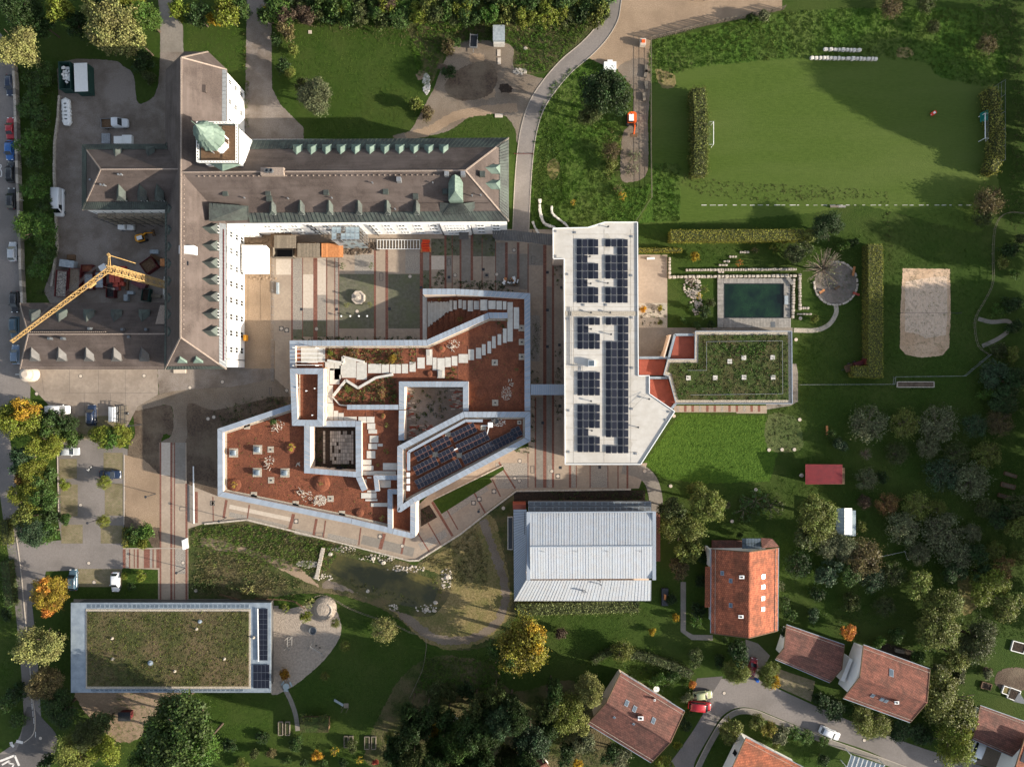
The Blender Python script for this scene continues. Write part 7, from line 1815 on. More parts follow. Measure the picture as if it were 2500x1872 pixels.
stone_wall([(1936,680),(1934,772)],'dry-stone wall right of the pool deck',8,.7,7.5)
stone_wall([(1951,668),(1952,752),(1975,753)],'outer dry-stone wall further right of the pool',7,.6,7)
stone_wall([(1945,767),(1976,767)],'thin dry-stone edging beside the pool path',7,.4,4)
for k,(x,y,w_) in enumerate(((1816,616,22),(1789,627,19),(1774,638.5,18),(1763,647.5,19),(1760,664,17))):
    stone_wall([(x - w_ / 2,y),(x + w_ / 2,y)],['topmost','second','third','fourth','lowest'][k] + ' stone step in the grass bank above the pool',7,.35,5.5,name='stone_step')
stone_wall([(2008,122),(2098,125)],'upper shorter row of white boulders on the sports field bank',10,.7,9,mats=('stone_white',),name='boulder_row')
stone_wall([(1976,143),(2134,146)],'lower longer row of white boulders on the sports field bank',9.5,.7,9,mats=('stone_white',),name='boulder_row')
stone_wall(curve([(1318,486),(1318,515),(1325,540),(1335,550),(1352,556)],4,False),'long curved row of pale boulders on the bank by the lane',10,.6,7.5,mats=('stone_white',),name='boulder_row')
stone_wall(curve([(1347,503),(1348,520),(1360,533),(1378,546),(1385,554)],4,False),'upper right curved row of pale boulders on the bank',8,.5,6,mats=('stone_white',),name='boulder_row')
stone_wall(curve([(1300,541),(1306,556),(1313,568)],4,False),'short left row of pale boulders at the lane edge',8,.5,6,mats=('stone_white',),name='boulder_row')
ring = [(2040 + 53 * cos(t * .2618),692 + 53 * sin(t * .2618)) for t in range(-7,13)]
stone_wall(ring,'round stone rim of the fire place',9,.3,5,name='fire_ring')
stones(1690,700,22,28,150,.02,None,'stone',.1,.28,'rockery'); stones(1700,740,14,30,90,.02,None,'stone',.12,.32,'rockery')
stones(832,1340,40,8,49,.02,None,'stone',.08,.26,'shore_stones'); stones(920,1362,45,9,42,.02,None,'stone',.1,.28,'shore_stones'); stones(750,1377,26,9,91,.02,None,'stone',.1,.3,'shore_stones'); stones(790,1408,25,8,42,.02,None,'stone',.08,.24,'shore_stones')
stones(1090,1412,14,26,62,.02,None,'stone',.08,.26,'shore_stones'); stones(1040,1485,26,10,42,.02,None,'stone',.08,.26,'shore_stones'); stones(960,1482,12,8,21,.02,None,'stone',.08,.26,'shore_stones'); stones(990,1388,50,8,42,.02,None,'stone',.1,.3,'shore_stones')
stones(1041,205,9,26,260,.02,None,'stone_white',.1,.24,'stone_heap'); stones(1270,175,17,8,90,.02,None,'stone',.1,.25,'stone_heap')
for x,y,r,lb_ in ((807,1352,.75,'big white boulder on the upper left pond shore'),(911,1363,.8,'big white boulder at the upper middle pond shore'),(936,1373,.75,'round white boulder right of the middle of the pond shore'),(1093,1408,1.0,'large pale boulder at the right end of the pond'),(1063,1470,.7,'white boulder at the lower right pond shore'),(1041,1488,.8,'big pale boulder at the bottom of the pond shore'),(1060,1490,.7,'grey-white boulder right of the bottom pond boulder'),(898,1442,.6,'lone pale boulder on the lower pond shore'),(1957,1160,.7,'pale boulder against the red shed')):
    c = P(x,y); b = MB(); b.rock((c.x,c.y,-.05),r * .75,.8,9); tag(b.bd('boulder','stone'),lb_,'boulder')
wl = T('weir_wall','weathered plank weir at the left end of the pond','weir',tuple(P(785,1370)))
for k in range(14): t0,t1 = k / 14,(k + .92) / 14; p_,q_ = lerp2((790,1336),(773,1412),t0),lerp2((790,1336),(773,1412),t1); p_,q_ = P(*p_),P(*q_); b = MB(); b.bar((p_.x,p_.y,.25),(q_.x,q_.y,.25),.75 + U(-.05,.1),.4); b.bd('plank','stone',wl)
# goals, benches and other things on the grass
def goal(px,y0,y1,sgn,label,net):
    c = P(px,(y0 + y1) / 2); L_ = (y1 - y0) * S; root = T('goal',label,'goal',(c.x,c.y,0)); b = MB(); h = 2.2
    for s_ in (-1,1):
        b.tube([(0,s_ * L_ / 2,0),(0,s_ * L_ / 2,h)],.07,6); b.tube([(0,s_ * L_ / 2,h),(sgn * .8,s_ * L_ / 2,h * .95),(sgn * 1.5,s_ * L_ / 2,0)],.04,5)
    b.tube([(0,-L_ / 2,h),(0,L_ / 2,h)],.08,6); b.tube([(sgn * 1.5,-L_ / 2,.05),(sgn * 1.5,L_ / 2,.05)],.05,5); b.bd('frame','white_paint',root,True)
    b = MB()
    for k in range(15): y = -L_ / 2 + L_ * k / 14; b.bar((sgn * .78,y,h * .95),(sgn * 1.48,y,.05),.02); b.bar((0,y,h),(sgn * .8,y,h * .95),.02)
    for k in range(6): t = k / 6; b.bar((sgn * (.8 + .7 * t),-L_ / 2,h * .95 * (1 - t)),(sgn * (.8 + .7 * t),L_ / 2,h * .95 * (1 - t)),.02)
    b.bd('net',net,root,True)
goal(1735,306,361,-1,'white goal against the left hedge of the sports field','netting'); goal(2389,286,346,1,'white goal with a teal sheet behind at the right side of the sports field','netting')
b = MB(); A = [P(2393,277,1.6),P(2413,267,1.9),P(2412,294,1.3),P(2396,298,.3),P(2393,299,.2)]; slab3(b,A,.04); tag(b.bd('tarpaulin','teal'),'teal tarpaulin hanging between the goal and the hedge net','tarpaulin')
mw = T('lawn_mower','small red lawn mower alone on the sports field','mower',tuple(P(2277,278)),rz=.6)
b = MB(); b.prism([(-.6,-.35),(.5,-.35),(.6,0),(.5,.35),(-.6,.35)],.15,.55); b.bd('body','signal_red',mw,True); b = MB(); b.bar((-.6,0,.5),(-1.1,0,.9),.08); b.box(-.2,.2,-.2,.2,.55,.75); b.bd('handle','white_paint',mw,True)
def bench(px,py,deg,label,mat='wood_grey',L_=1.9):
    c = P(px,py); r = T('bench',label,'bench',(c.x,c.y,0),rz=RD(deg))
    for k in range(3): b = MB(); b.box(-L_ / 2,L_ / 2,-.22 + k * .16,-.22 + k * .16 + .13,.42,.47); b.bd('slat',mat,r,True)
    b = MB()
    for x in (-L_ * .4,L_ * .4): b.box(x - .05,x + .05,-.2,.2,0,.42)
    b.bd('legs','dark_steel',r,True)
bench(2035,505.5,0,'long grey bench at the pitch line below the sports field','wood_grey',1.8); bench(2054,505.5,0,'pale bench right next to the grey one at the pitch line','wood_deck',1.5)
bench(2017,1050,90,'pinkish table-like bench in the orchard lawn','wood_new',2.0); bench(2090,1038,85,'dark bench under the leftmost orchard tree','wood_brown',1.4)
bench(2082,663,80,'orange-brown plank bench in the round fire place','wood_new',2.0); bench(2005,712,35,'red-brown bench at the lower left of the fire place','wood_new',1.3); bench(2088,718,-20,'red bench at the lower right of the fire place','brick_stack',1.5); bench(2042,703,30,'dark bench in the middle of the fire place','wood_brown',1.3); bench(1588,632,2,'white bench at the head of the beige court','white_paint',1.7)
def disc(px,py,r,label,mat='paving_pale'):
    c = P(px,py); b = MB(); b.lathe((c.x,c.y,0),[(r,0),(r,.1),(r * .9,.13)],14); tag(b.bd('shaft_cover',mat),label,'shaft cover','round concrete shaft covers in the grass')
for x,y in ((1954,777),(1943,829),(1952,1024),(1877,1098),(1909,1097),(1939,1097),(1637,1186),(1845,1195),(1787,1272),(1283,119),(1574,1150),(1645,1015),(1229,1240)): disc(x,y,.38,'round pale concrete shaft cover set in the grass')
for x,y,w_,l_ in ((1218,130,8,16),(1219,150,8,16)): c = P(x,y); b = MB(); b.box(c.x - .35,c.x + .35,c.y - .7,c.y + .7,.02,.12); tag(b.bd('slab','paving_pale'),'pale concrete slab lying in the trampled north yard','slab','two concrete slabs in the north yard')
c = P(1218,283); b = MB(); b.box(c.x - .85,c.x + .85,c.y - .4,c.y + .4,0,.15); tag(b.bd('slab','paving_pale'),'double pale concrete cover on the grass tip by the lane','slab')
c = P(757,79); b = MB(); b.box(c.x - .35,c.x + .35,c.y - .35,c.y + .35,0,.1); tag(b.bd('slab','paving_pale'),'small square pale slab on the north lawn','slab')
c = P(1568,108); b = MB(); b.box(c.x - .6,c.x + .6,c.y - .7,c.y + .7,0,1.2); b.mi = 1; b.box(c.x - .35,c.x + .35,c.y - .3,c.y + .3,1.2,1.5); tag(b.bd('stone_crate',['paving_pale','orange_paint']),'white crate with orange load at the gravel car park corner','crate')
c = P(1490,160,1.5); b = MB(); b.box(c.x - 1.3,c.x + 1.3,c.y - .9,c.y + .8,0,1.5); b.box(c.x - .5,c.x + .6,c.y + .8,c.y + 1.5,0,.8); tag(b.bd('storage_box','white_paint'),'white box-like load under the top of the big dark tree','box')
for k,(x,y) in enumerate(((1577,170),(1576,182),(1577,210),(1572,238))): c = P(x,y); a = 1.5 + U(-.2,.2); b = MB(); b.obox((c.x,c.y),(cos(a),sin(a)),(-sin(a),cos(a)),0,.5,.8,.3); tag(b.bd('timber','wood_grey'),'grey timber beam stored along the field fence','timber','timber beams along the field fence')
# fences
def fence(pts,label,h=1.2,post=2.2,rails=2,pick=0.0,mat='wood_grey',lean=0.0,name='fence',w=.08):
    v = PP(pts); root = T(name,label,'fence',tuple(v[0])); rb_ = MB(); n_ = 0
    for p_,q_ in zip(v[:-1],v[1:]):
        L_ = (q_ - p_).length; k = max(1,round(L_ / post)); d = (q_ - p_).normalized()
        for i in range(k + (1 if q_ is v[-1] else 0)):
            c = p_.lerp(q_,i / k); b = MB(); b.bar(c,c + V((U(-.02,.02),0,h)),w * 1.3); o = b.bd('post',mat,root); o.color = (.9,.88,.85,1)
        for r_ in range(rails):
            z = h * (.35 + .6 * r_ / max(1,rails - 1)); rb_.bar((p_.x,p_.y,z),(q_.x,q_.y,z),w * .7,w)
        if pick:
            m = int(L_ / pick)
            for i in range(m):
                c = p_.lerp(q_,(i + .5) / m) + d.cross(V((0,0,1))) * .06; b = MB(); hh = h * U(.85,1.15); b.bar(c,c + V((U(-.12,.12),U(-.12,.12),hh)),.14,.05); o = b.bd('paling',mat,root); t = U(.75,1.25); o.color = (t,t * .97,t * .93,1)
    rb_.bd('rail',mat,root); return root
fence([(1588,98),(1650,84),(1720,64),(1790,50),(1850,38),(1912,24)],'weathered paling fence between pale gravel and the sports field',1.7,2.4,2,.42)
fence([(1588,98),(1588,200),(1588,380),(1590,484),(1552,540)],'thin field fence down the left side of the sports field',1.3,2.5,3,0,'wood_grey',w=.05)
fence([(1950,939),(2178,938),(2180,920),(2350,918),(2412,866)],'thin pale fence across the dark lawn below the hedge and sand court',1.2,2.4,2,0,'steel',w=.07)
fence(curve([(2412,866),(2385,845),(2376,800),(2380,770),(2400,735),(2420,690),(2420,620),(2425,560),(2440,530),(2465,520),(2500,523)],3,False),'curved low fence round the garden on the right edge',.9,2.0,2,0,'wood_grey',w=.06)
fence(curve([(626,1458),(640,1459),(700,1462),(725,1468),(745,1483)],2,False),'rusty low fence along the bank left of the kindergarten mound',1.0,1.6,3,0,'wood_brown'); fence(curve([(770,1455),(790,1450),(815,1460),(850,1480),(900,1500),(960,1520),(1000,1540),(1040,1556),(1035,1620),(1022,1655),(1002,1698)],3,False),'winding brown fence round the kindergarten lawn',1.0,2.0,2,0,'wood_grey',w=.06)
fence([(541,1448),(600,1466)],'short brown handrail ramp at the kindergarten entrance',1.0,1.5,3,0,'wood_brown')
fence([(48,456),(48,488),(58,490)],'white metal railing at the retaining wall gate',1.0,1.4,2,0,'white_paint',name='railing')
fence([(1452,66),(1472,36)],'dark lane gate frame standing in the verge',1.4,2,2,0,'dark_steel',name='gate'); fence([(1256,376),(1300,376)],'low barrier across the lane beside the school east end',.5,2,1,0,'skip_red',name='barrier',w=.1)
fence([(2143,1359),(2207,1345),(2214,1364)],'pale bent frame fence in the orchard shade',.8,3,1,0,'white_paint',name='frame_fence',w=.05)
rw = T('retaining_wall','long grey retaining wall beside the left street','wall',tuple(P(46,300)))
pts = [(41,165),(45,250),(47,330),(50,430),(55,560),(58,660),(62,742)]
for k,(a_,c_) in enumerate(zip(pts[:-1],pts[1:])):
    for j in range(6):
        p_,q_ = P(*lerp2(a_,c_,j / 6)),P(*lerp2(a_,c_,(j + .97) / 6)); b = MB(); b.bar((p_.x,p_.y,.6),(q_.x,q_.y,.6),.55,1.2 + U(-.05,.05)); b.bd('wall_block',RC(['stone','paving_grey']),rw)
yw_ = T('yard_wall','low rough stone wall along the yard and hedge edge','wall',tuple(P(135,450)))
for a_,c_ in zip([(147,235),(143,290),(135,350),(134,420),(137,500),(141,600)],[(143,290),(135,350),(134,420),(137,500),(141,600),(128,700)]):
    for j in range(7): p_,q_ = P(*lerp2(a_,c_,j / 7)),P(*lerp2(a_,c_,(j + .95) / 7)); b = MB(); b.bar((p_.x,p_.y,.22),(q_.x,q_.y,.22),.4 + U(-.06,.1),.45); b.bd('stone','stone',yw_)
# playground and garden furniture
ps = T('swing_frame','pale timber swing frame on the kindergarten playground','swing',tuple(P(776,1590)))
b = MB(); a_,c_ = P(757,1578,2.2),P(785,1595,2.2); b.bar(a_,c_,.14); b.bar(a_,P(768,1560),.12); b.bar(a_,P(752,1582),.12); b.bar(c_,P(802,1585),.12); b.bar(c_,P(790,1602),.12); b.bd('frame','wood_deck',ps)
b = MB()
for t in (.35,.65): m_ = a_.lerp(c_,t); b.bar(m_ + V((0,.15,0)),m_ + V((0,.15,-1.7)),.03); b.box(m_.x - .2,m_.x + .2,m_.y,m_.y + .25,.45,.5)
b.bd('seat','black',ps)
pc = T('climbing_frame','small timber climbing frame with ladder on the playground','climbing frame',tuple(P(706,1570)))
b = MB()
for x,y in ((702,1555),(713,1553),(701,1578),(712,1574)): p_ = P(x,y); b.bar(p_,p_ + V((0,0,2)),.12)
b.bar(P(702,1555,2),P(701,1578,2),.1); b.bar(P(713,1553,2),P(712,1574,2),.1); b.bar(P(701,1578,2),P(704,1588,.3),.1); b.bar(P(712,1574,2),P(705,1587,.3),.1)
for k in range(4): b.bar(P(702,1556 + k * 6,1.95),P(713,1554 + k * 6,1.95),.07)
b.bd('frame','wood_deck',pc)
pb = T('boat_tub','dark round tub with pale end on the playground','tub',tuple(P(765,1537))); c = P(765,1537); b = MB(); b.lathe((c.x,c.y,0),[(.75,0),(.85,.7),(.72,.7),(.65,.3)],14); b.bd('tub','lead',pb)
pm = T('mound','round grey play mound at the top of the playground','mound',tuple(P(793,1484))); c = P(793,1484); b = MB(); b.lathe((c.x,c.y,0),[(2.6,0),(2.3,.5),(1.5,.95),(.6,1.1)],22); b.bd('mound','sand_grey',pm)
b = MB(); 
for k in range(12): a0,a1 = -.9 + k * .15,-.9 + (k + 1) * .15; b.bar((c.x + 1.7 * cos(a0),c.y - .2 + 1.5 * sin(a0),.95),(c.x + 1.7 * cos(a1),c.y - .2 + 1.5 * sin(a1),.95),.2,.3)
b.bd('kerb_ring','paving_pale',pm)
pt = T('garden_table','round pale table with curved seats beside the orange shrub','table',tuple(P(701,1672))); c = P(701,1672); b = MB(); b.lathe((c.x,c.y,0),[(.15,0),(.15,.68),(.7,.7),(.7,.76)],16); b.bd('top','scaffold_sheet',pt)
for k in range(3): a = k * 2.1 + .4; b = MB(); b.obox((c.x + 1.0 * cos(a),c.y + 1.0 * sin(a)),(-sin(a),cos(a)),(cos(a),sin(a)),.35,.45,.5,.16); b.bd('seat','scaffold_sheet',pt)
sl = T('slide','metal slide with small platform on the dark kindergarten lawn','slide',tuple(P(835,1718)))
b = MB(); a_,c_ = P(816,1708,.3),P(838,1721,1.6); b.bar(a_,c_,.5,.08); b.bd('chute','box_grey',sl); b = MB(); p_ = P(845,1722,1.6); b.box(p_.x - .5,p_.x + .5,p_.y - .5,p_.y + .5,1.52,1.6)
for x,y in ((838,1718),(850,1718),(838,1728),(850,1728)): q_ = P(x,y); b.bar(q_,q_ + V((0,0,2.0)),.08)
b.bd('platform','wood_grey',sl)
gs = T('green_roof_shed','small shed with planted roof at the end of the garden path','shed',tuple(P(768,1772)))
b = MB(); q = PP(rect(734,1758,800,1786),2); b.prism([(p.x,p.y) for p in q],0,2.0); b.bd('wall','wood_brown',gs); b = MB(); b.prism([(p.x,p.y) for p in PP(rect(733,1750,802,1787),2.1)],2.0,2.15); b.bd('roof','sedum_green',gs); planting('roof_plants',rect(734,1742,800,1764),['dolive','olive'],5,.3,.3,12,.16,2.15,gs)
ph = T('play_house','dark red play house in the shade below the kindergarten','play house',tuple(P(303,1750))); b = MB(); q = PP(rect(290,1740,316,1757),1.6); b.prism([(p.x,p.y) for p in q],0,1.3); b.bd('wall','skip_red',ph); b = MB(); slab3(b,[P(288,1760,1.3),P(318,1760,1.3),P(318,1748,2.0),P(288,1748,2.0)],.06); slab3(b,[P(288,1738,1.3),P(318,1738,1.3),P(318,1748,2.0),P(288,1748,2.0)],.06); b.bd('roof','dark_steel',ph)
def gframe(x0,y0,x1,y1,deg,label,fill='dark_soil',mat='white_paint'):
    c = P((x0 + x1) / 2,(y0 + y1) / 2); hw,hl = (x1 - x0) / 2 * S,(y1 - y0) / 2 * S; r = T('raised_bed',label,'raised bed',(c.x,c.y,0),rz=RD(deg)); b = MB()
    for s_ in (-1,1): b.box(s_ * hw - .08,s_ * hw + .08,-hl,hl,0,.4); b.box(-hw,hw,s_ * hl - .08,s_ * hl + .08,0,.397)
    b.bd('frame',mat,r,True); b = MB(); b.box(-hw + .08,hw - .08,-hl + .08,hl - .08,0,.3); b.bd('soil',fill,r,True)
gframe(2468,1566,2500,1590,-15,'white timber raised bed in the garden at the right edge'); gframe(2460,1680,2486,1706,-20,'white square raised bed beside the grey awning'); gframe(2446,1674,2462,1692,-20,'small pale raised bed left of the white square one','dry_grass'); gframe(2394,1665,2418,1680,-15,'dark raised bed with netting in the right garden','dark_soil','wood_brown')
gframe(681,1760,691,1792,0,'narrow dark raised bed, left of two on the kindergarten lawn','leaf_litter','wood_grey'); gframe(698,1760,708,1792,0,'narrow dark raised bed, right of two on the kindergarten lawn','leaf_litter','wood_grey'); gframe(841,1795,850,1822,0,'dark raised bed in the lower kindergarten garden, first of four','leaf_litter','wood_grey'); gframe(853,1795,862,1822,0,'dark raised bed in the lower kindergarten garden, second of four','leaf_litter','wood_grey'); gframe(891,1796,902,1826,0,'dark raised bed in the lower kindergarten garden, third of four','leaf_litter','wood_grey'); gframe(908,1796,918,1826,0,'dark raised bed in the lower kindergarten garden, fourth of four','leaf_litter','wood_grey')
gframe(2189,932,2278,945,0,'long planted bed with pale kerb on the dark lawn','soil','stone')
gframe(2450,1155,2480,1162,-18,'brown bed, upper of the three in the dark right garden','soil','wood_brown'); gframe(2442,1180,2476,1190,-14,'brown bed, middle of the three in the dark right garden','soil','wood_brown'); gframe(2435,1208,2472,1216,-16,'brown bed, lowest of the three in the dark right garden','soil','wood_brown')
gt = T('garden_table','long wooden garden table on the dark terrace of the lower right house','table',tuple(P(2193,1586)),rz=-.2); b = MB()
for k in range(4): b.box(-1.0,1.0,-.4 + k * .2,-.4 + k * .2 + .18,.7,.75)
b.bd('top','wood_grey',gt,True); b = MB()
for x in (-.85,.85): b.box(x - .05,x + .05,-.35,.35,0,.7)
b.bd('legs','wood_grey',gt,True)
c = P(1601,1678); b = MB(); b.lathe((c.x,c.y,0),[(.1,0),(.1,.68),(.65,.7),(.65,.76)],14); tag(b.bd('garden_table','white_paint'),'white round table on the terrace of the red-brown house','table')
c = P(1110,1750); tb = T('garden_bench','pale blue slatted garden seat in the dark thicket','bench',(c.x,c.y,0),rz=-.7); b = MB()
for k in range(4): b.box(-.8,.8,-.5 + k * .25,-.5 + k * .25 + .2,.45,.5)
b.bd('slats','box_grey',tb,True); b = MB()
for x in (-.7,.7): b.box(x - .05,x + .05,-.45,.45,0,.45)
b.bd('legs','box_grey',tb,True)
aw = T('awning','grey triangular sun sail beside the raised bed at the right edge','sun sail',tuple(P(2490,1705))); b = MB(); slab3(b,[P(2488,1690,2.3),P(2510,1720,2.3),P(2475,1712,2.2)],.04); b.bd('sail','lead',aw); b = MB()
for x,y in ((2488,1690),(2510,1720),(2475,1712)): p_ = P(x,y,2.2); b.bar((p_.x,p_.y,0),p_,.07)
b.bd('post','steel',aw)
wb = T('water_butt','bright blue barrel at the street edge beside the yellowing tree','barrel',tuple(P(1846,1657))); c = P(1846,1657); b = MB(); b.lathe((c.x,c.y,0),[(.36,0),(.42,.5),(.36,1.0),(.3,1.02)],12); b.bd('barrel',M('barrel_blue',(.01,.09,.4),None,1,.4),wb)
cp2 = T('compost_bin','dark slatted compost bin beside the gymnasium lawn','bin',tuple(P(1622,1453))); b = MB(); q = PP(rect(1614,1434,1630,1476),0)
b.prism([(p.x,p.y) for p in q],0,.7); b.mi = 1; b.prism([(p.x,p.y) for p in PP(rect(1619,1448,1624,1460),0)],.7,1.0); b.bd('bin',['dark_steel','wood_new'],cp2)
# ball-stop net behind the right hedge
bn = T('ball_stop_net','tall post-and-wire ball stop along the right hedge of the sports field','net',tuple(P(2428,300))); b = MB()
for y in (215,250,290,330,370,405): p_ = P(2422,y); b.tube([p_,p_ + V((0,0,4.2))],.05,5)
for z in (1.0,2.0,3.0,4.2): b.bar(P(2422,215) + V((0,0,z)),P(2422,405) + V((0,0,z)),.03)
b.bd('frame','steel',bn)
vp = T('volleyball_net','thin volleyball net across the sand court','net',tuple(P(2260,765))); b = MB()
for x in (2190,2332): p_ = P(x,766); b.tube([p_,p_ + V((0,0,2.4))],.05,5)
for z in (1.5,2.4): b.bar(P(2190,766) + V((0,0,z)),P(2332,766) + V((0,0,z)),.025)
b.bd('net','dark_steel',vp)
# ------------------------------------------------------------------ hedges
hedge([(1638,575),(1964,573)],27,2.6,(.21,.21,.03),'long clipped yellow-green hedge above the pool garden')
hedge([(1556,610),(1665,610)],8,1.6,(.23,.21,.03),'narrow low clipped hedge at the top of the beige court')
hedge([(2138,596),(2138,922)],36,2.8,(.18,.185,.03),'tall clipped hedge left of the sand court')
hedge([(2086,907),(2120,907)],26,2.7,(.18,.185,.03),'short clipped hedge leg at the foot of the tall hedge')
hedge([(1706,214),(1712,300),(1710,424)],32,3.4,(.11,.125,.028),'rough tall hedge behind the left goal',30,.26,None,0,.35)
hedge([(2424,214),(2434,260),(2442,320),(2440,380),(2425,418)],20,3.2,(.19,.19,.04),'rough hedge along the right side of the sports field',30,.26,None,0,.35)
hedge([(1262,1488),(1400,1484),(1560,1480)],30,1.6,(.13,.155,.05),'broad loose hedge along the south wall of the gymnasium',26,.24,None,0,.3)
hedge([(1448,1618),(1480,1598),(1510,1585)],14,1.8,(.06,.085,.024),'diagonal hedge above the red-brown house',30,.22,None,0,.25)
hedge([(1510,1590),(1580,1606),(1640,1626),(1690,1650)],20,1.6,(.055,.075,.024),'wild hedge running along the back of the red-brown house',26,.24,None,0,.3)
hedge([(8,1270),(14,1330)],18,1.8,(.10,.11,.02),'yellowing garden hedge at the left edge',26,.22,None,0,.3)
hedge([(10,1370),(22,1480)],22,1.8,(.045,.08,.02),'green garden hedge at the left edge below the yellowing one',26,.22,None,0,.3)
hedge([(303,1290),(303,1336)],9,1.0,(.16,.15,.02),'short yellowish hedge at the right of the car park bays',40,.18)
hedge([(2352,1612),(2348,1670)],14,1.7,(.10,.105,.05),'grey-leaved hedge strip at the right garden',30,.22,None,0,.2)
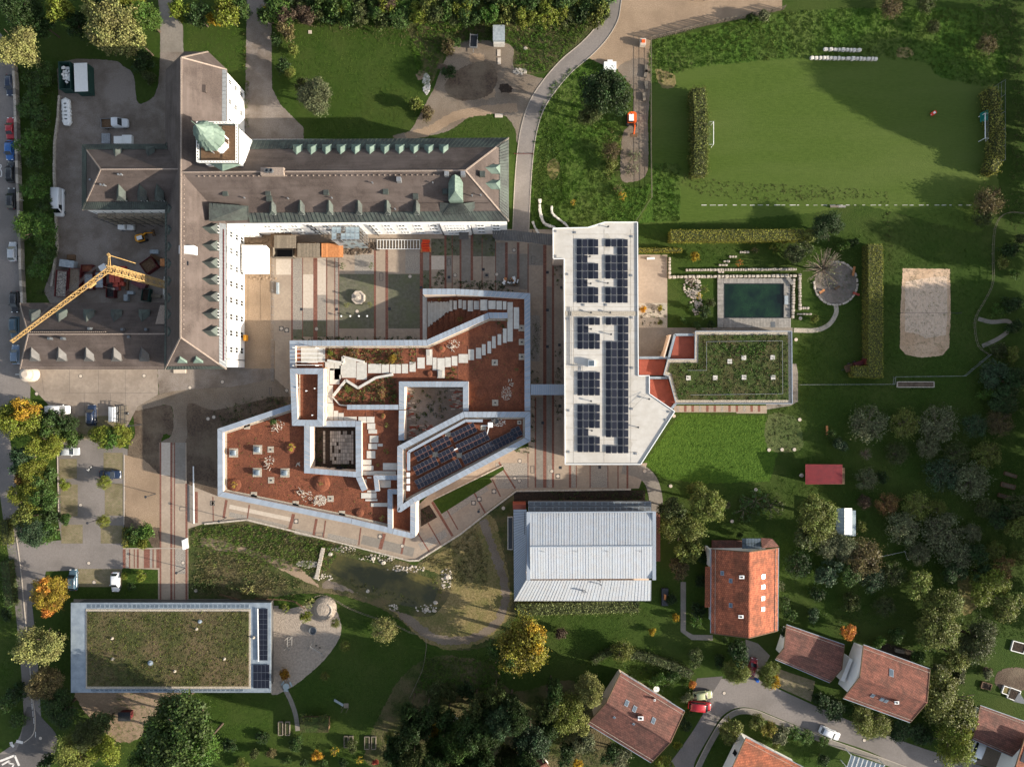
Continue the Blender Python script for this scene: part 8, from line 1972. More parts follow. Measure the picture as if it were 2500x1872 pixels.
# ------------------------------------------------------------------ trees and shrubs: centre and radius in photograph pixels, height in metres
W = 'shrubs and trees of the thicket along the top edge'
for q in ((34,105,58,13,'pale','big','pale yellow-green willow at the left edge beside the street'),(287,78,74,13,'pale','big','wide pale willow leaning over the upper left yard'),(335,100,36,11,'pale','mid','smaller pale willow right of the wide one'),(235,35,36,12,'pale','mid','pale willow behind the wide one near the top edge'),
          (50,15,55,12,'dark','big','dark tree in the upper left corner'),(147,28,40,11,'ygreen','mid','yellow-green tree near the top edge left of the willows'),(110,65,34,8,'dark','mid','dark low tree between the two big willows'),(185,60,34,8,'dark','mid','dark tree left of the wide pale willow'),(275,18,34,12,'blue','mid','bluish green tree at the top edge behind the willows'),(352,40,44,11,'lush','big','bright green tree at the top edge left of the park lane'),(325,10,30,11,'ygreen','mid','yellow-green treetop at the top edge beside the bluish tree'),
          (443,30,34,8,'ygreen','mid','yellow-green tree right of the park lane at the top'),(484,38,34,8,'dark','mid','dark tree between the two park lanes'),(550,28,44,9,'ygreen','mid','round yellow-green tree left of the second park lane'),(523,42,22,6,'yellow','bush','yellowing shrub left of the round yellow-green tree'),(588,15,28,8,'green','mid','green tree at the top edge over the second park lane'),(656,26,20,5,'yellow','bush','yellow shrub at the right edge of the second park lane'),
          (699,70,28,4.5,'brown','bush','brownish shrub at the left of the north lawn'),(714,118,18,3,'olive','bush','small yellow-olive shrub below the brownish one'),(692,157,26,3.5,'dark','bush','round dark shrub beside the second park lane'),(706,180,20,3,'olive','bush','olive shrub under the round dark one'),(672,95,20,3,'dark','bush','dark shrub at the lane below the yellow shrub'),
          (767,233,53,9,'grey','big','round grey-olive tree alone on the north lawn'),(735,205,22,4,'dolive','bush','dark shrub left of the grey-olive tree'),(1018,255,24,3.5,'olive','bush','yellow-olive shrub at the left of the gravel site'),(1045,275,22,2,'brown','bush','low brown scrub beside the yellow-olive shrub'),(1095,115,22,2.5,'brown','bush','brown brush heap left of the grey trailer'),(1115,105,14,2,'green','bush','small green shrub left of the grey trailer'),(1095,175,22,2,'dark','bush','dark green mound of weeds in the north yard'),
          (1478,232,74,15,'dark','big','very big dark green tree beside the lane and track'),(1440,265,40,12,'dolive','big','dark olive lower crown of the tree at the lane'),(1521,477,13,2.5,'yellow','spray','bright yellow shrub at the end of the gravel track'),(1512,460,14,2,'brown','spray','rusty twiggy shrub above the bright yellow one'),(1492,370,22,3,'brown','airy','dry brown bush beside the track'),(1495,400,22,2.5,'olive','bush','olive bush beside the lower track'),(1545,410,20,2,'grey','spray','grey dead brush heap on the track'),(1548,380,20,2,'grey','spray','upper grey brush heap on the track'),(1399,493,9,1.2,'yellow','spray','tiny yellowish shrub on the boulder bank'),
          (1862,38,20,3.5,'grey','bush','grey-green shrub on the paling fence'),(1835,42,14,3,'green','bush','green shrub left of the grey-green one at the fence'),(2176,18,25,3,'brown','airy','brown twiggy bush at the top of the meadow'),(2260,10,22,3,'dolive','airy','olive twiggy bush at the top right of the meadow'),(2278,65,16,3,'dolive','airy','thin dark bush in the upper right meadow'),(2410,110,24,3,'brown','airy','brown thorny bush at the right of the meadow'),(2415,490,34,5,'brown','airy','brown half-bare bush at the right end of the pitch line'),(2400,530,24,4,'dolive','airy','thin bush just below the pitch line end'),
          (75,345,42,6,'lush','mid','green tree beside the red car on the street'),(88,457,38,6,'lush','mid','round green tree beside the metal railing'),(84,562,58,7,'lush','big','widest green tree between street and yard'),(350,150,34,3,'dark','bush','dark low shrubbery on the grass tongue of the yard'),(362,190,22,2.5,'dolive','bush','dark shrub at the tip of the grass tongue'),
          (45,1020,60,11,'ygreen','big','big yellow-green maple at the left edge above the car park'),(60,1000,34,11.6,(.30,.19,.02),'mid','yellow-orange crown top of the big left maple'),(110,1082,46,10,'ygreen','big','yellow-green maple below the big one at the car park'),(120,1045,30,8,'green','mid','green maple between the two yellow ones'),(135,1025,34,7,'dark','mid','dark green tree beside the hidden white van'),(172,1035,20,6,'dark','mid','small dark tree right of the hidden white van'),(178,1070,26,4,'green','bush','low green hedge bush at the top of the car park'),
          (245,1065,34,4,'ygreen','mid','broad green bush at the head of the car park, left half'),(295,1063,34,4,'ygreen','mid','broad green bush at the head of the car park, right half'),(270,1068,32,4,'lush','mid','broad green bush at the head of the car park, middle'),(50,1120,38,8,'blue','mid','grey-green tree left of the car park'),(55,1160,30,6,'rust','bush','reddish shrub left of the car park'),(85,1150,40,8,'ygreen','big','yellow-green tree left of the car park below the maples'),(112,1165,34,7,'green','mid','green tree at the left edge of the car park bays'),(60,1215,46,8,'ygreen','big','yellow-green tree in the middle of the left car park row'),(110,1220,36,8,'green','mid','green tree beside the middle of the left car park row'),(60,1265,36,7,'olive','mid','olive tree at the lower left of the car park'),(85,1300,44,7,'blue','big','grey-green tree at the lower end of the left car park row'),(120,1300,34,6,'green','mid','green tree beside the grey-green one at the car park'),(120,1262,26,5,'dark','bush','dark shrub in the lower left car park bed'),
          (158,1182,16,3.5,'ygreen','mid','young staked tree in the left bays of the car park, upper'),(160,1267,18,3.5,'green','mid','young staked tree in the left bays of the car park, lower'),(254,1178,16,3.5,'ygreen','airy','thin young tree below the dark blue saloon'),(252,1272,15,3.5,'ygreen','airy','thin young tree in the lower middle of the car park'),(325,1305,26,3,'green','bush','lush green shrub bed right of the car park, left part'),(360,1300,28,3,'lush','bush','lush green shrub bed right of the car park, right part'),(350,1326,20,2,'ygreen','bush','yellow-green shrubs at the foot of the shrub bed'),(345,1405,16,3,'ygreen','mid','young tree on the dark lawn by the white hatchback'),(304,1408,12,1.5,'ygreen','bush','small yellow-green shrub right of the white hatchback'),(320,1432,14,1.2,'dark','bush','low dark shrub below the young tree'),
          (127,1445,50,8,(.21,.16,.02),'big','maple with orange and green crown beside the street'),(118,1432,26,8.6,'orange','mid','bright orange top of the street maple'),(120,1490,20,7,'orange','bush','orange lower branch of the street maple'),(95,1572,62,11,'pale','big','big pale yellow-green tree left of the kindergarten'),(110,1665,48,8,'brown','big','dark brownish tree below the big pale one'),(150,1730,52,8,'dark','big','dark green tree at the lower left of the kindergarten'),(185,1845,62,9,'olive','big','pale olive tree at the bottom left'),(215,1790,46,8,'dolive','big','dark olive tree above the pale olive one'),(250,1840,44,8,'ygreen','big','yellow-green tree right of the pale olive one'),(110,1860,24,5,'dark','bush','dark shrub at the bottom left corner of the street'),(255,1760,36,6,'dolive','mid','dark olive tree beside the dark red play house'),
          (434,1795,110,20,'green','big','huge dark green tree at the bottom below the kindergarten'),(375,1840,50,16,'green','big','left lower limb crown of the huge green tree'),(425,1735,50,17,'green','big','upper crown of the huge green tree'),(497,1820,50,16,'lush','big','right sunlit crown of the huge green tree'),
          (40,1690,30,2.5,'dark','bush','dark hedge shrub in the left roadside garden'),(45,1600,22,2.5,'dark','bush','dark garden shrub left of the big pale tree'),(16,1720,30,2,'green','bush','green garden shrub in the lower left corner'),(40,1760,28,1.8,'green','bush','green garden hedge at the road bend'),(15,1500,20,2,'dark','bush','dark shrub at the left edge by the street')):
    x,y,r,h,hue,kd,lab = q
    tree(x,y,r,h,hue,kd,lab,'shrub' if kd in ('bush','spray') else 'tree')
ORD='first second third fourth fifth sixth seventh eighth ninth tenth eleventh twelfth thirteenth fourteenth fifteenth sixteenth seventeenth eighteenth nineteenth twentieth'.split()
WORD = dict(dark='dark green',green='green',lush='bright green',ygreen='yellow-green',olive='olive',dolive='dull olive',plum='plum-coloured',blue='blue-green',rust='rust-brown',brown='brown')
def row(items,place,group):
    """trees of one clump, labelled by look and by their order from the left"""
    cnt = {}; n = {}
    items = sorted(items,key=lambda q: q[0])
    key = lambda q: (q[4],'shrub' if q[5] in ('bush','spray') else 'tree')
    for q in items: cnt[key(q)] = cnt.get(key(q),0) + 1
    for q in items:
        k = key(q); i = n.get(k,0); n[k] = i + 1
        lab = '%s %s %s' % (WORD[k[0]],k[1],place) if cnt[k] == 1 else '%s %s from the left, %s' % ('%s %s' % (ORD[min(i,19)],WORD[k[0]]),k[1],place)
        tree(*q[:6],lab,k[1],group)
random.seed(21)
row([(655 + 830 * (k + .5) / 92 + U(-8,8),[36,-6,14,26,2][k % 5] + U(-6,6),U(26,38),U(4,7),RC(['green','olive','dolive','green','ygreen','dark','lush','plum' if k < 45 else 'green']),RC(['mid','bush','mid'])) for k in range(92)],'in the thicket along the top edge',W)
# pool garden, orchard, right side
for q in ((1697,626,14,2.2,'yellow','bush','bright yellow shrub below the clipped hedge'),(1806,642,10,1.8,'orange','spray','small orange shrub beside the stone steps'),(1845,610,10,1.8,'brown','spray','small rusty shrub under the clipped hedge'),(1892,605,14,2.5,'ygreen','spray','yellow-green shrub, left of the big dark shrub'),(1912,597,11,2.2,'olive','spray','olive shrub right of the yellow-green one'),(1950,618,36,4,'dolive','mid','big dark olive shrub left of the fire place'),(2022,556,44,6,'dark','big','big dark green tree at the right end of the clipped hedge'),(1985,575,26,4.5,'olive','mid','olive tree touching the clipped hedge end'),(2012,655,52,6,'grey','bare','half-bare grey tree over the fire place'),(2061,603,17,3,'lush','bush','bright green round bush above the fire place'),(2085,592,14,3,'dark','bush','dark shrub right of the bright green bush'),(1990,776,14,2.2,'olive','bush','yellow-olive shrub by the curved path'),
          (1571,755,10,1.2,(.55,.27,.01),'bush','bright orange-yellow flower bush in the gravel bed'),(1612,752,8,1.2,(.30,.26,.02),'bush','small yellow bush right of the orange-yellow one'),(1612,787,8,.9,'olive','bush','small olive bush at the foot of the gravel bed'),(1690,690,14,1.2,'plum','spray','purplish grasses at the rockery'),(1708,722,10,1.6,'yellow','spray','yellow reed clump in the rockery'),(1722,705,12,1.8,'ygreen','spray','yellow-green reeds beside the deck'),(1683,748,12,1.6,'lush','bush','light green shrub at the rockery edge'),(1668,780,12,1.4,'lush','bush','light green shrub at the lower rockery'),(1720,760,20,1.5,'dark','bush','dark water plants left of the deck'),(1735,740,14,1.5,'dolive','bush','olive water plants beside the deck'),(1702,793,14,1.3,'green','bush','green shrub at the path by the deck'),(1735,792,12,1.2,'dark','bush','dark plants at the deck corner'),
          (2120,1033,43,4.2,'grey','airy','grey-leaved orchard tree, first from the left in the top row'),(2208,1035,34,4,'olive','airy','yellowing orchard tree, second in the top row'),(2290,1035,44,4.2,'grey','airy','pale twiggy orchard tree, third in the top row'),(2380,1040,29,4,'blue','airy','dim orchard tree, fourth in the top row'),(2053,1082,22,3,'blue','bush','blue-green round shrub in the orchard'),(2030,1060,14,2,'green','bush','small green shrub beside the pinkish bench'),(2113,1107,18,3,'brown','bare','bare brown small tree in the second orchard row'),(2265,1092,27,3.6,'grey','airy','small pale twiggy tree in the second orchard row'),(2190,1108,27,3,'dolive','airy','dim low tree in the second orchard row'),(2335,1108,30,3.5,'dolive','airy','dim tree at the right of the second orchard row'),(2410,1110,34,4,'olive','airy','olive tree far right of the second orchard row'),(2440,1030,32,3,'brown','airy','brown bush at the right edge of the orchard'),
          (2438,760,20,3,'lush','bush','green shrub in the garden with paths'),(2470,740,30,4,'dark','bush','dark shrub at the top of the garden with paths'),(2480,800,24,3,'dark','bush','dark shrub at the right of the garden with paths'),(2478,862,22,3,'olive','bush','yellow-olive shrub at the bottom of the garden with paths'),(2440,855,26,2.5,'dolive','bush','olive shrub left of the yellow-olive one'),(2425,915,42,5,'blue','mid','blue-green tree at the right of the dark lawn'),(2470,930,40,5,'dark','mid','dark tree at the right edge beside the blue-green tree'),(2408,965,20,3,'lush','bush','light green shrub below the blue-green tree'),(2450,975,44,4,'dark','mid','dark tree below the blue-green tree'),(2470,610,26,3.5,'dark','bush','dark shrub in the upper right garden'),(2450,640,20,2,'olive','bush','pale olive shrub in the upper right garden'),(2490,585,20,2.5,'dolive','bush','dim shrub by the garden seats at the right edge'),(2480,670,16,1.8,'lush','bush','small light shrub at the right edge garden'),
          (2115,1170,27,3.6,'grey','airy','pale tree right of the red shed'),(2155,1166,18,2,'dark','bush','dark bush right of the pale tree by the shed'),(2300,1160,41,4,'blue','airy','dim blue-grey orchard tree in the middle right'),(2372,1175,44,4.2,'grey','airy','grey twiggy tree right of the dim blue-grey one'),(2165,1230,27,3.6,'rust','airy','rust-orange small orchard tree'),(2110,1225,17,3,'plum','airy','dark reddish bush left of the rust-orange tree'),(2240,1235,34,4,'olive','airy','olive orchard tree right of the rust-orange one'),(2290,1240,20,3,'olive','airy','small olive tree beside the olive orchard tree'),(2104,1288,19,3,'olive','bush','round olive shrub right of the greenhouse'),(2205,1290,41,4.5,'grey','airy','grey twiggy tree right of the round olive shrub'),(2300,1300,49,4.8,'grey','airy','largest grey-green feathery orchard tree'),(2372,1302,24,3.5,'grey','airy','small pale tree right of the feathery one'),(2245,1352,27,3.6,'grey','airy','small pale tree below the grey twiggy one'),(2335,1357,41,4.5,'grey','airy','pale feathery tree in the lower orchard'),(2430,1345,24,3.5,'olive','airy','small sunlit tree in the lower right orchard'),
          
          (2240,1425,39,6,'olive','mid','yellow-olive tree above the lower right house'),(2300,1480,54,7,'olive','big','olive tree right above the lower right house'),(2420,1440,56,7,'ygreen','big','yellow-green tree at the right of the lower right garden'),(2460,1480,44,6,'olive','mid','olive tree at the right edge above the garden beds'),(2283,1535,61,8,'olive','big','broad olive tree behind the lower right house'),(2385,1560,59,8,'dolive','big','olive tree with dark centre left of the garden beds'),(2330,1600,41,6,'olive','mid','olive-yellow tree between house and garden beds'),(2290,1640,24,4,'grey','mid','pale shrub tree at the house corner'),(2150,1570,20,3,'lush','bush','light green shrub behind the house terrace'),(2070,1540,24,4,'orange','mid','yellow-orange small tree above the low garage house'),(2190,1550,24,3.5,'green','bush','green shrub behind the house terrace, right'),(2240,1600,26,4,'green','bush','dark green shrub at the house terrace edge'),(2412,1640,16,1.4,'plum','bush','dark round heap shrub in the right garden'),(2410,1648,18,1.8,'grey','bush','pale shrub in the netted bed of the right garden'),
          (2325,1712,81,10,'olive','big','large yellow-green tree right of the lower right house'),(2325,1815,61,9,'ygreen','big','yellow-green tree at the street by the white van'),(2350,1770,44,8.5,'ygreen','mid','yellow-green crown between the two street trees'),(2130,1762,51,6,'olive','big','pale olive tree at the street before the lower right house'),(2110,1770,14,5,'orange','bush','orange twig end of the pale olive street tree'),(2200,1785,34,4,'dark','mid','dark shrub right of the pale olive street tree'),(2250,1790,34,4,'dark','mid','dark shrub below the right house gable'),(2030,1725,39,4,'dark','mid','dark shrubs left of the lower right house'),(2010,1852,22,3,'dark','bush','dark hedge bush at the lower street edge'),(2012,1810,16,1.5,'lush','bush','clipped light hedge at the lower street edge'),(2000,1705,20,2,'dark','bush','dark bush beside the garage forecourt'),(2070,1730,20,2.5,'green','bush','green bush at the street left of the lower right house'),
          (1995,1262,63,9,'olive','big','big yellow-olive tree left of the greenhouse'),(1975,1300,49,8,'dolive','mid','dark olive side of the tree by the greenhouse'),(2045,1342,49,6,'grey','big','pale grey-green tree below the greenhouse'),(2110,1360,44,6,'brown','airy','brownish sparse tree below the round olive shrub'),(2078,1402,32,5,'green','mid','green tree at the foot of the pale grey-green one'),(2025,1400,39,5,'blue','mid','blue-green tree below the greenhouse group'),(2130,1410,34,4,'blue','airy','dim tree below the brownish sparse one'),
          (1722,1232,53,9,'olive','big','yellow-olive tree right of the gymnasium, upper'),(1665,1300,59,9,'olive','big','broad olive tree right of the gymnasium'),(1640,1245,37,8,'dolive','mid','dark olive tree beside the gymnasium corner'),(1680,1340,40,8,'olive','mid','lower crown of the olive trees by the gymnasium'),(1655,1388,29,5,'brown','mid','brownish small tree below the olive trees'),(1700,1195,26,7,'olive','mid','top yellow crown of the trees by the gymnasium'),(1775,1232,14,3,'grey','bush','pale small shrub right of the upper olive tree'),(1710,1420,24,2.5,'dark','bush','dark hedge block left of the big orange house, upper'),(1705,1490,24,2.5,'dark','bush','dark hedge block left of the big orange house, lower'),(1700,1518,18,2,'lush','bush','sunlit green shrubs at the foot of the orange house'),(1720,1360,22,2.5,'dark','bush','dark shrub at the top left of the orange house'),(1640,1460,20,2,'dark','bush','dark shrub along the garden path'),
          (1806,1305,12,2,'green','bush','small green shrub above the conservatory'),(1850,1225,44,2.2,'green','spray','patch of tall dark grasses in the shade'),(1820,1245,34,2.2,'green','spray','left part of the tall dark grasses'),(1885,1235,34,2,'dolive','spray','right part of the tall dark grasses'),(1905,1430,18,2.5,'grey','spray','pale shrub right of the orange house, upper'),(1915,1465,22,3,'green','bush','green shrub right of the orange house'),(1925,1500,24,3,'green','bush','green shrub right of the orange house, lower'),(1990,1500,22,3,'blue','bush','blue-green shrub above the low garage house'),(1950,1380,32,4,'dark','airy','dim bush in the lawn right of the orange house'),(1920,1545,18,3,'dark','bush','dark shrub at the garage house corner'),(1770,1560,14,2,'green','bush','green shrub under the gable of the orange house'),
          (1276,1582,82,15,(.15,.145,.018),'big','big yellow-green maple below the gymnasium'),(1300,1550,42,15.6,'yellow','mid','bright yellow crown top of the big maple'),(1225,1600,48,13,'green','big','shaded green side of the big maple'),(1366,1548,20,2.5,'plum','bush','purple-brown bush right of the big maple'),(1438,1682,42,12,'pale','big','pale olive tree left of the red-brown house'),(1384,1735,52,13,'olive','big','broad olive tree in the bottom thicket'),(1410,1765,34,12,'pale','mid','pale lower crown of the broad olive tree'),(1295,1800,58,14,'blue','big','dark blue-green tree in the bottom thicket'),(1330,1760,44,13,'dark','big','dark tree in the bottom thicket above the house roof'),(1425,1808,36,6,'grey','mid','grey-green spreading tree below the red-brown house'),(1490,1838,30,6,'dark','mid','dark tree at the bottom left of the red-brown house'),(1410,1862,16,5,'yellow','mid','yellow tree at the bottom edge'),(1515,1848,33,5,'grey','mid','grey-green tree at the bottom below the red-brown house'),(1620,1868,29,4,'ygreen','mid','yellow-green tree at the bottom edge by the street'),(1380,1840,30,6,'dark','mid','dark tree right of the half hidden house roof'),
          (1063,1785,22,7,'yellow','mid','yellow-topped tree in the bottom thicket'),(1075,1830,44,13,'lush','big','sunlit green tree in the bottom thicket'),(950,1800,14,4,'olive','airy','thin pale tree beside the bottom thicket'),
          (1520,1590,26,4,'olive','airy','grey-brown bush above the red-brown house'),(1796,1640,37,6,'olive','big','olive tree overhanging the street at the garages'),(1882,1648,35,6,'olive','big','yellowing tree by the blue barrel'),(1890,1665,20,5,'yellow','bush','bright yellow lower branches of the tree by the blue barrel'),(1800,1595,35,6,'dark','mid','dark tree above the street trees'),(1695,1605,26,4,'dolive','mid','yellow-brown dark tree behind the hedge'),(1610,1662,24,2.5,'lush','bush','light green shrubs behind the red-brown house'),(1645,1655,22,2.5,'green','bush','green shrubs behind the red-brown house, right'),(1680,1705,17,2.5,'grey','bush','pale round shrub beside the pale green car'),(1690,1668,14,2,'orange','bush','orange-pink flowering shrub at the drive'),(1760,1612,20,3,'dark','bush','dark shrub at the street end garden'),(1685,1740,12,1.5,'green','bush','small round shrub below the red minivan'),(1670,1770,22,2.5,'dark','bush','dark shrub at the house beside the street'),(1655,1820,14,2,'ygreen','bush','yellowish shrub at the lower street side'),
          (1785,1785,37,5,'olive','mid','olive tree inside the street bend'),(1848,1762,24,3.5,'olive','mid','olive shrub tree inside the street bend, middle'),(1876,1778,24,3.5,(.19,.16,.03),'mid','yellow-olive shrub tree inside the street bend, right'),(1908,1795,27,3.5,'grey','mid','grey-green columnar shrub inside the street bend'),(1898,1818,14,2.5,'olive','bush','olive shrub below the grey-green columnar one'),(1940,1790,22,1.2,'lush','bush','low light green hedge along the pavement, left'),(1970,1800,22,1.2,'lush','bush','low light green hedge along the pavement, right'),(1650,1508,11,2,'yellow','bush','small yellow shrub by the garden path'),(1592,1542,11,1.8,'yellow','bush','small yellow shrub in the gymnasium lawn'),
          (697,1648,18,3,(.25,.14,.012),'bush','dense orange-brown shrub on the playground'),(938,1538,30,4,'pale','airy','pale yellow tree on the kindergarten lawn'),(842,1577,13,2.5,'olive','airy','small thin tree right of the playground'),(793,1650,11,2.2,'olive','airy','small thin tree below the playground'),(818,1521,11,2.5,'olive','airy','small thin tree at the playground edge'),(745,1506,17,3,'ygreen','bush','yellow-green shrub at the top of the playground'),(696,1487,15,2.5,'ygreen','spray','yellow-green shrub at the kindergarten corner'),(752,1475,16,3.5,'pale','spray','pale yellow tree left of the play mound'),(603,1438,17,2.5,'pale','spray','pale yellow spray above the kindergarten roof'),
          (772,1844,15,2.5,(.36,.2,.02),'bush','orange-yellow round shrub at the bottom'),(815,1836,13,2,'yellow','spray','yellow shrub at the bottom right of the orange one'),(877,1856,11,2,'yellow','spray','small yellow shrub at the bottom edge'),(917,1862,10,1.8,'red','bush','small red shrub at the bottom edge'),
          ):
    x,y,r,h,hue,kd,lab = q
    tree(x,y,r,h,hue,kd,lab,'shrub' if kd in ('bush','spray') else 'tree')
row([(80,195,30,3.5,'green','bush'),(85,240,32,3.5,'green','mid'),(95,285,34,4,'green','mid'),(70,270,30,4,'green','mid'),(88,392,30,4,'green','mid'),(115,500,26,4,'green','mid'),(110,620,32,4,'green','mid'),(95,660,32,3,'lush','mid'),(110,185,34,4,'green','mid')],'on the bank between street and gravel yard','shrubs between street and yard')
row([(2440,1262,36,6,'dark','mid'),(2482,1290,36,7,'olive','mid'),(2480,1240,36,6,'dolive','mid'),(2400,1400,32,5,'dark','mid'),(2380,1350,30,5,'dark','mid'),(2488,1362,22,5,'olive','mid'),(2410,1240,30,5,'dolive','mid'),(2330,1400,34,5,'dark','mid'),(2450,1390,34,5,'rust','mid')],'in the wood patch right of the orchard','trees of the wood patch right of the orchard')
row([(2080,1470,26,4,'dolive','bush'),(2180,1400,30,4,'dolive','airy'),(2160,1480,26,3,'dolive','airy'),(2000,1450,26,3,'dark','bush')],'in the shade below the orchard','dim bushes below the orchard')
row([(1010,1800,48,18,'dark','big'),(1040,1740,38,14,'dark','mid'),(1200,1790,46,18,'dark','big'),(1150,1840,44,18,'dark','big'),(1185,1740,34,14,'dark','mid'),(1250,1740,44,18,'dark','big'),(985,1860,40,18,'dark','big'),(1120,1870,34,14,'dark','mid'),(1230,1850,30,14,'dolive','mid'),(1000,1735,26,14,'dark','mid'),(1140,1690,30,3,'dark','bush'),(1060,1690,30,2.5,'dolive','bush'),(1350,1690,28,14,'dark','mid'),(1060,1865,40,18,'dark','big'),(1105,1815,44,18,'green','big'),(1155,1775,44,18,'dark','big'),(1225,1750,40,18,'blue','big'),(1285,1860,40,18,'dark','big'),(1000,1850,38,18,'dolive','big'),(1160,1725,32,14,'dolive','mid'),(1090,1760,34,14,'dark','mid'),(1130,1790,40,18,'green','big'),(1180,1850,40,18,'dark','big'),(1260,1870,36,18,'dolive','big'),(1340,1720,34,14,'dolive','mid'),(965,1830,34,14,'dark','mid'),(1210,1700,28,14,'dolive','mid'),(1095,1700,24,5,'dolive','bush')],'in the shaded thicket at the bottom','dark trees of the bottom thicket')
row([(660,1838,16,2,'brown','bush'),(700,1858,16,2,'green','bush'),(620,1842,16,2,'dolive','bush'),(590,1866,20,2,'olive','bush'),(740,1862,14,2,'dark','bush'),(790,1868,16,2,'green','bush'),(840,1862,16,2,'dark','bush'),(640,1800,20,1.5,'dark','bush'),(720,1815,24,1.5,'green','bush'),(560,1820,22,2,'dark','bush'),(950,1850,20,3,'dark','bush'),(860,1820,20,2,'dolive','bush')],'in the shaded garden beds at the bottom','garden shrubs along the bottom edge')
row([(834,649,9,2.5,'green','spray'),(905,648,9,2.5,'green','spray'),(845,745,9,2.5,'olive','spray'),(902,743,9,2.5,'olive','spray')],'planted around the courtyard fountain','young trees around the fountain')
# shrubs on the terraces
for x,y,r,h,hue,kd,lab,z in ((1071,727,8,1.2,'yellow','spray','yellow shrub in the lower ramp bed',1.5),(1123,779,9,1.4,'ygreen','spray','yellow-green shrub in the rising ramp bed',3.3),(1077,850,5,.8,'lush','spray','green plant on a small mound of the north terrace',ZF + .4),(710,1093,11,1.3,(.30,.27,.02),'spray','bright yellow shrub on the west terrace',ZF + .4),(570,1184,9,1.2,'yellow','spray','yellow shrub on the mound in the west terrace corner',ZF + .5),(782,1181,6,1,'olive','spray','olive plant on the mound in the lower west terrace',ZF + .5),(665,1030,12,1.5,'green','bush','green shrub on the upper west terrace',ZF),(935,1015,6,.9,'ygreen','spray','yellow-green plant on the middle terrace, upper',ZF + .3),(943,1038,7,1,'olive','spray','olive plant on the middle terrace',ZF),(943,1102,8,1,'ygreen','spray','yellow-green plant on the middle terrace, lower',ZF),(922,1135,5,.8,'ygreen','spray','tiny yellow-green plant beside the stepping slabs',ZF),(957,878,14,1.6,(.25,.18,.02),'bush','golden shrub in the north terrace bed',ZF),(933,958,15,1.6,'rust','spray','rust twiggy shrub at the north terrace court wall',ZF),(865,860,14,1.6,'rust','spray','reddish twiggy shrub in the north terrace bed',ZF),(806,862,8,1,'ygreen','bush','yellow-green plant at the left of the north terrace bed',ZF),(848,950,9,1,'olive','bush','olive plant in the triangular terrace bed',ZF),(1261,902,6,.8,'lush','spray','green plant on the mound of the east terrace',ZF + .4),(1237,781,4.5,.8,'yellow','spray','small yellow plant at the end of the diagonal coping',ZF),(933,1265,8,1,'olive','spray','olive plant in the lower terrace corner',ZF + .2)):
    tree(x,y,r,h,hue,kd,lab,'shrub',None,None,z)
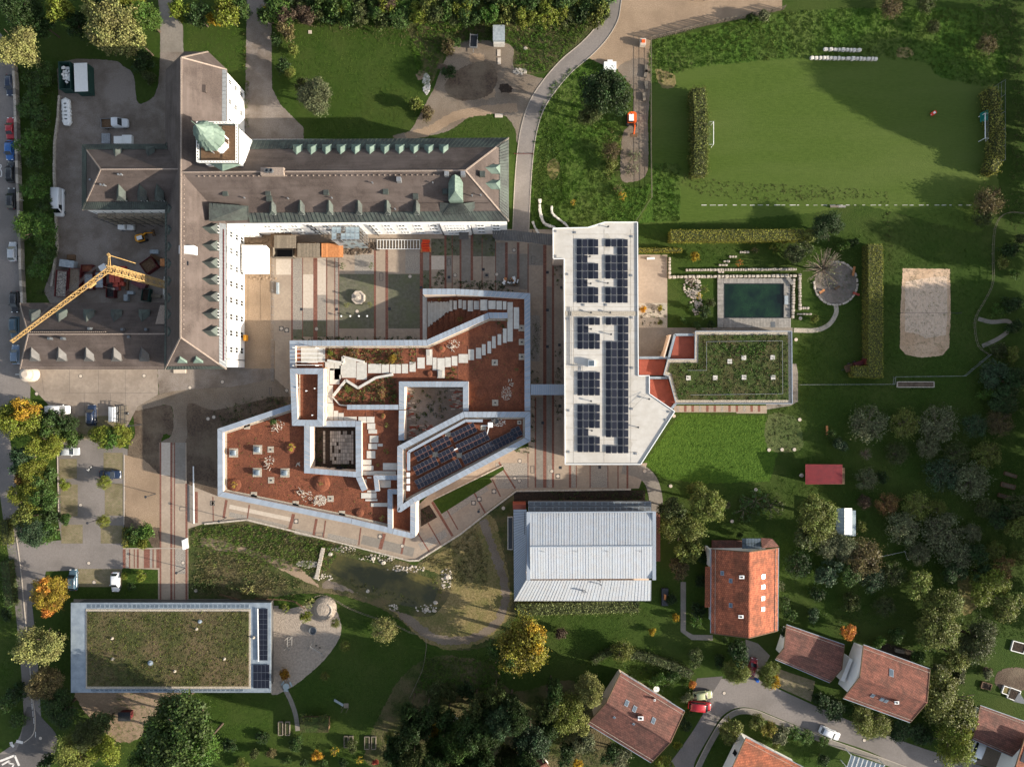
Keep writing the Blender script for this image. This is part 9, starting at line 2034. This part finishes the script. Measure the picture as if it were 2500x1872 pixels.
# planting strips of the courtyard and by the buildings
for nm,poly,hu,d,r,h in (('courtyard_planting',rect(1054,660,1084,704),['green','dark'],3,.45,.5),('courtyard_planting',rect(1054,585,1084,622),['grey','green'],1.2,.35,.3),('courtyard_planting',rect(1091,575,1121,622),['grey','green'],1.4,.4,.35),('courtyard_planting',rect(1157,575,1208,600),['green','olive'],1.2,.4,.35),('courtyard_planting',rect(1185,600,1208,622),['green','olive'],1.0,.4,.3),('courtyard_planting',[(1105,685),(1230,688),(1232,705),(1285,712),(1240,712),(1115,704)],['dark','green'],4,.5,.6),('courtyard_planting',rect(1034,662,1047,704),['grey','green'],2,.35,.3),
                              ('courtyard_planting',rect(716,822,1025,829),['green','dark'],4,.35,.4),('lane_planting',rect(1295,790,1316,880),['green','dark'],1.6,.7,.7),('lane_planting',rect(1295,905,1316,936),['green','dark'],2,.7,.7),('lane_planting',rect(1354,640,1372,700),['green','olive'],1.6,.5,.5),('lane_planting',rect(1354,855,1372,935),['green','dark'],1.8,.5,.6),('lane_planting',rect(1354,970,1372,1025),['dark','dolive'],2,.5,.6),('lane_planting',rect(1296,970,1306,1090),['dark','green'],2,.5,.5),('lane_planting',[(1250,1095),(1290,1085),(1300,1105),(1255,1105)],['lush','green'],3,.4,.5),
                              ('wall_planting',[(520,1000),(600,972),(690,965),(700,985),(560,1040),(520,1030)],['dark','green','grey'],1.6,.55,.6),('gym_planting',rect(1335,1200,1480,1222),['dark','green','plum'],2.5,.7,.9),('gym_planting',rect(1480,1200,1572,1225),['green','dark'],2.5,.7,.9),('pit_planting',[(1030,1245),(1047,1236),(1064,1262),(1030,1280)],['dark'],1.5,.4,.3),('gravel_bed_planting',rect(1560,745,1625,798),['plum','dolive'],1.4,.35,.25),('school_planting',[(602,185),(612,210),(606,320),(600,340),(598,230)],['dolive','olive'],3,.5,.8),('lane_side_planting',rect(594,60,602,180),['olive','brown','green'],2,.5,.6),
                              ('bank_scrub',[(465,1385),(540,1395),(640,1420),(720,1440),(720,1458),(560,1455),(470,1450)],['dark','dolive','brown','green'],1.6,.9,1.4),('bank_scrub',[(470,1345),(560,1352),(640,1380),(600,1400),(480,1385)],['brown','olive','green'],1.4,.8,1.0),('meadow_weeds',[(500,1282),(640,1282),(840,1335),(740,1340),(600,1320),(500,1310)],['lush','green','olive'],2.0,.5,.5),('pond_reeds',[(850,1420),(930,1455),(1040,1480),(1020,1460),(930,1440),(860,1405)],['olive','dolive'],1.5,.5,.5),('pond_reeds',[(1045,1405),(1080,1420),(1075,1460),(1060,1440)],['olive','ygreen'],2,.5,.6),
                              ('thicket_undergrowth',[(960,1700),(1240,1690),(1420,1700),(1480,1880),(940,1880)],['dark','dolive'],.8,.9,1.2),('thicket_undergrowth',[(1040,1610),(1190,1600),(1230,1690),(1020,1690)],['dolive','dark'],.6,.7,.7),('garden_undergrowth',[(1490,1600),(1700,1660),(1680,1720),(1600,1690),(1520,1640)],['dark','green','dolive'],1.2,.7,1.0),('garden_undergrowth',[(2000,1480),(2400,1480),(2400,1650),(2280,1640),(2130,1560),(2060,1570)],['dark','dolive','green'],.7,.8,1.0),('garden_undergrowth',[(2380,880),(2500,860),(2500,1010),(2390,1000)],['dark','dolive'],1.0,.8,1.0),('garden_undergrowth',[(1960,1660),(2050,1710),(2220,1775),(2120,1770),(1990,1710)],['dark','green'],1.2,.7,1.0),('garden_undergrowth',[(2270,1640),(2300,1640),(2260,1830),(2230,1800)],['dark','dolive'],1.2,.8,1.2),
                              ('street_bank',[(50,160),(140,160),(140,300),(130,420),(138,620),(125,740),(66,740),(58,500),(50,300)],['dark','dolive'],1.0,.8,1.0),('north_weeds',[(1015,60),(1200,60),(1200,95),(1090,110),(1040,150),(1015,110)],['dolive','olive','brown'],1.2,.7,.8),('north_weeds',[(1260,60),(1420,45),(1380,120),(1320,160),(1262,150)],['lush','green','brown'],1.4,.6,.7),('verge_weeds',[(1310,330),(1350,300),(1380,420),(1360,530),(1310,480)],['green','lush'],.8,.5,.35),('verge_weeds',[(1480,300),(1520,330),(1510,430),(1480,450)],['olive','brown'],1.4,.6,.7)):
    planting(nm,poly,hu,d,r,h)
# tall trees standing east of the view; their shade falls across the sports field, sand court and orchard
EG = 'tall trees east of the sports ground'
EAST = [(2600,245,19),(2650,280,21),(2700,320,21),(2620,340,20),(2570,300,18),(2680,385,19),(2610,400,15),(2590,20,12),(2640,120,12),(2740,470,13),(2640,640,15),(2700,690,18),(2720,560,14),(2600,760,9)]
for y in range(860,1430,48): EAST += [(2585,y,18 + y % 6),(2680,y + 20,20 + y % 4),(2785,y + 10,21 + y % 3)]
for y in range(-30,540,42): EAST += [(2535 + y % 9,y,3.6 + .3 * (y % 4))]
for x,y,h in EAST + [(2600,1470,10),(2640,1540,9)]:
    k = (H - .6 * h) / H; r = 12 + h * 2.9
    tree(CX + (x - CX) / k,CY + (y - CY) / k,r / k,h,RC(['dark','green','dolive']),'big' if h > 8 else 'mid','tall tree in the row beyond the right edge of the grounds','tree',EG)
for x,y,h,r in ((1860,1960,11,44),(600,1990,13,50),(700,1960,11,44),(820,1990,14,50),(950,1980,12,50),(1100,1960,12,50),(1260,1980,12,50)):
    k = (H - .6 * h) / H; tree(CX + (x - CX) / k,CY + (y - CY) / k,r / k,h,RC(['dark','green']),'big','tall tree in the wood beyond the bottom edge','tree','trees beyond the bottom edge')
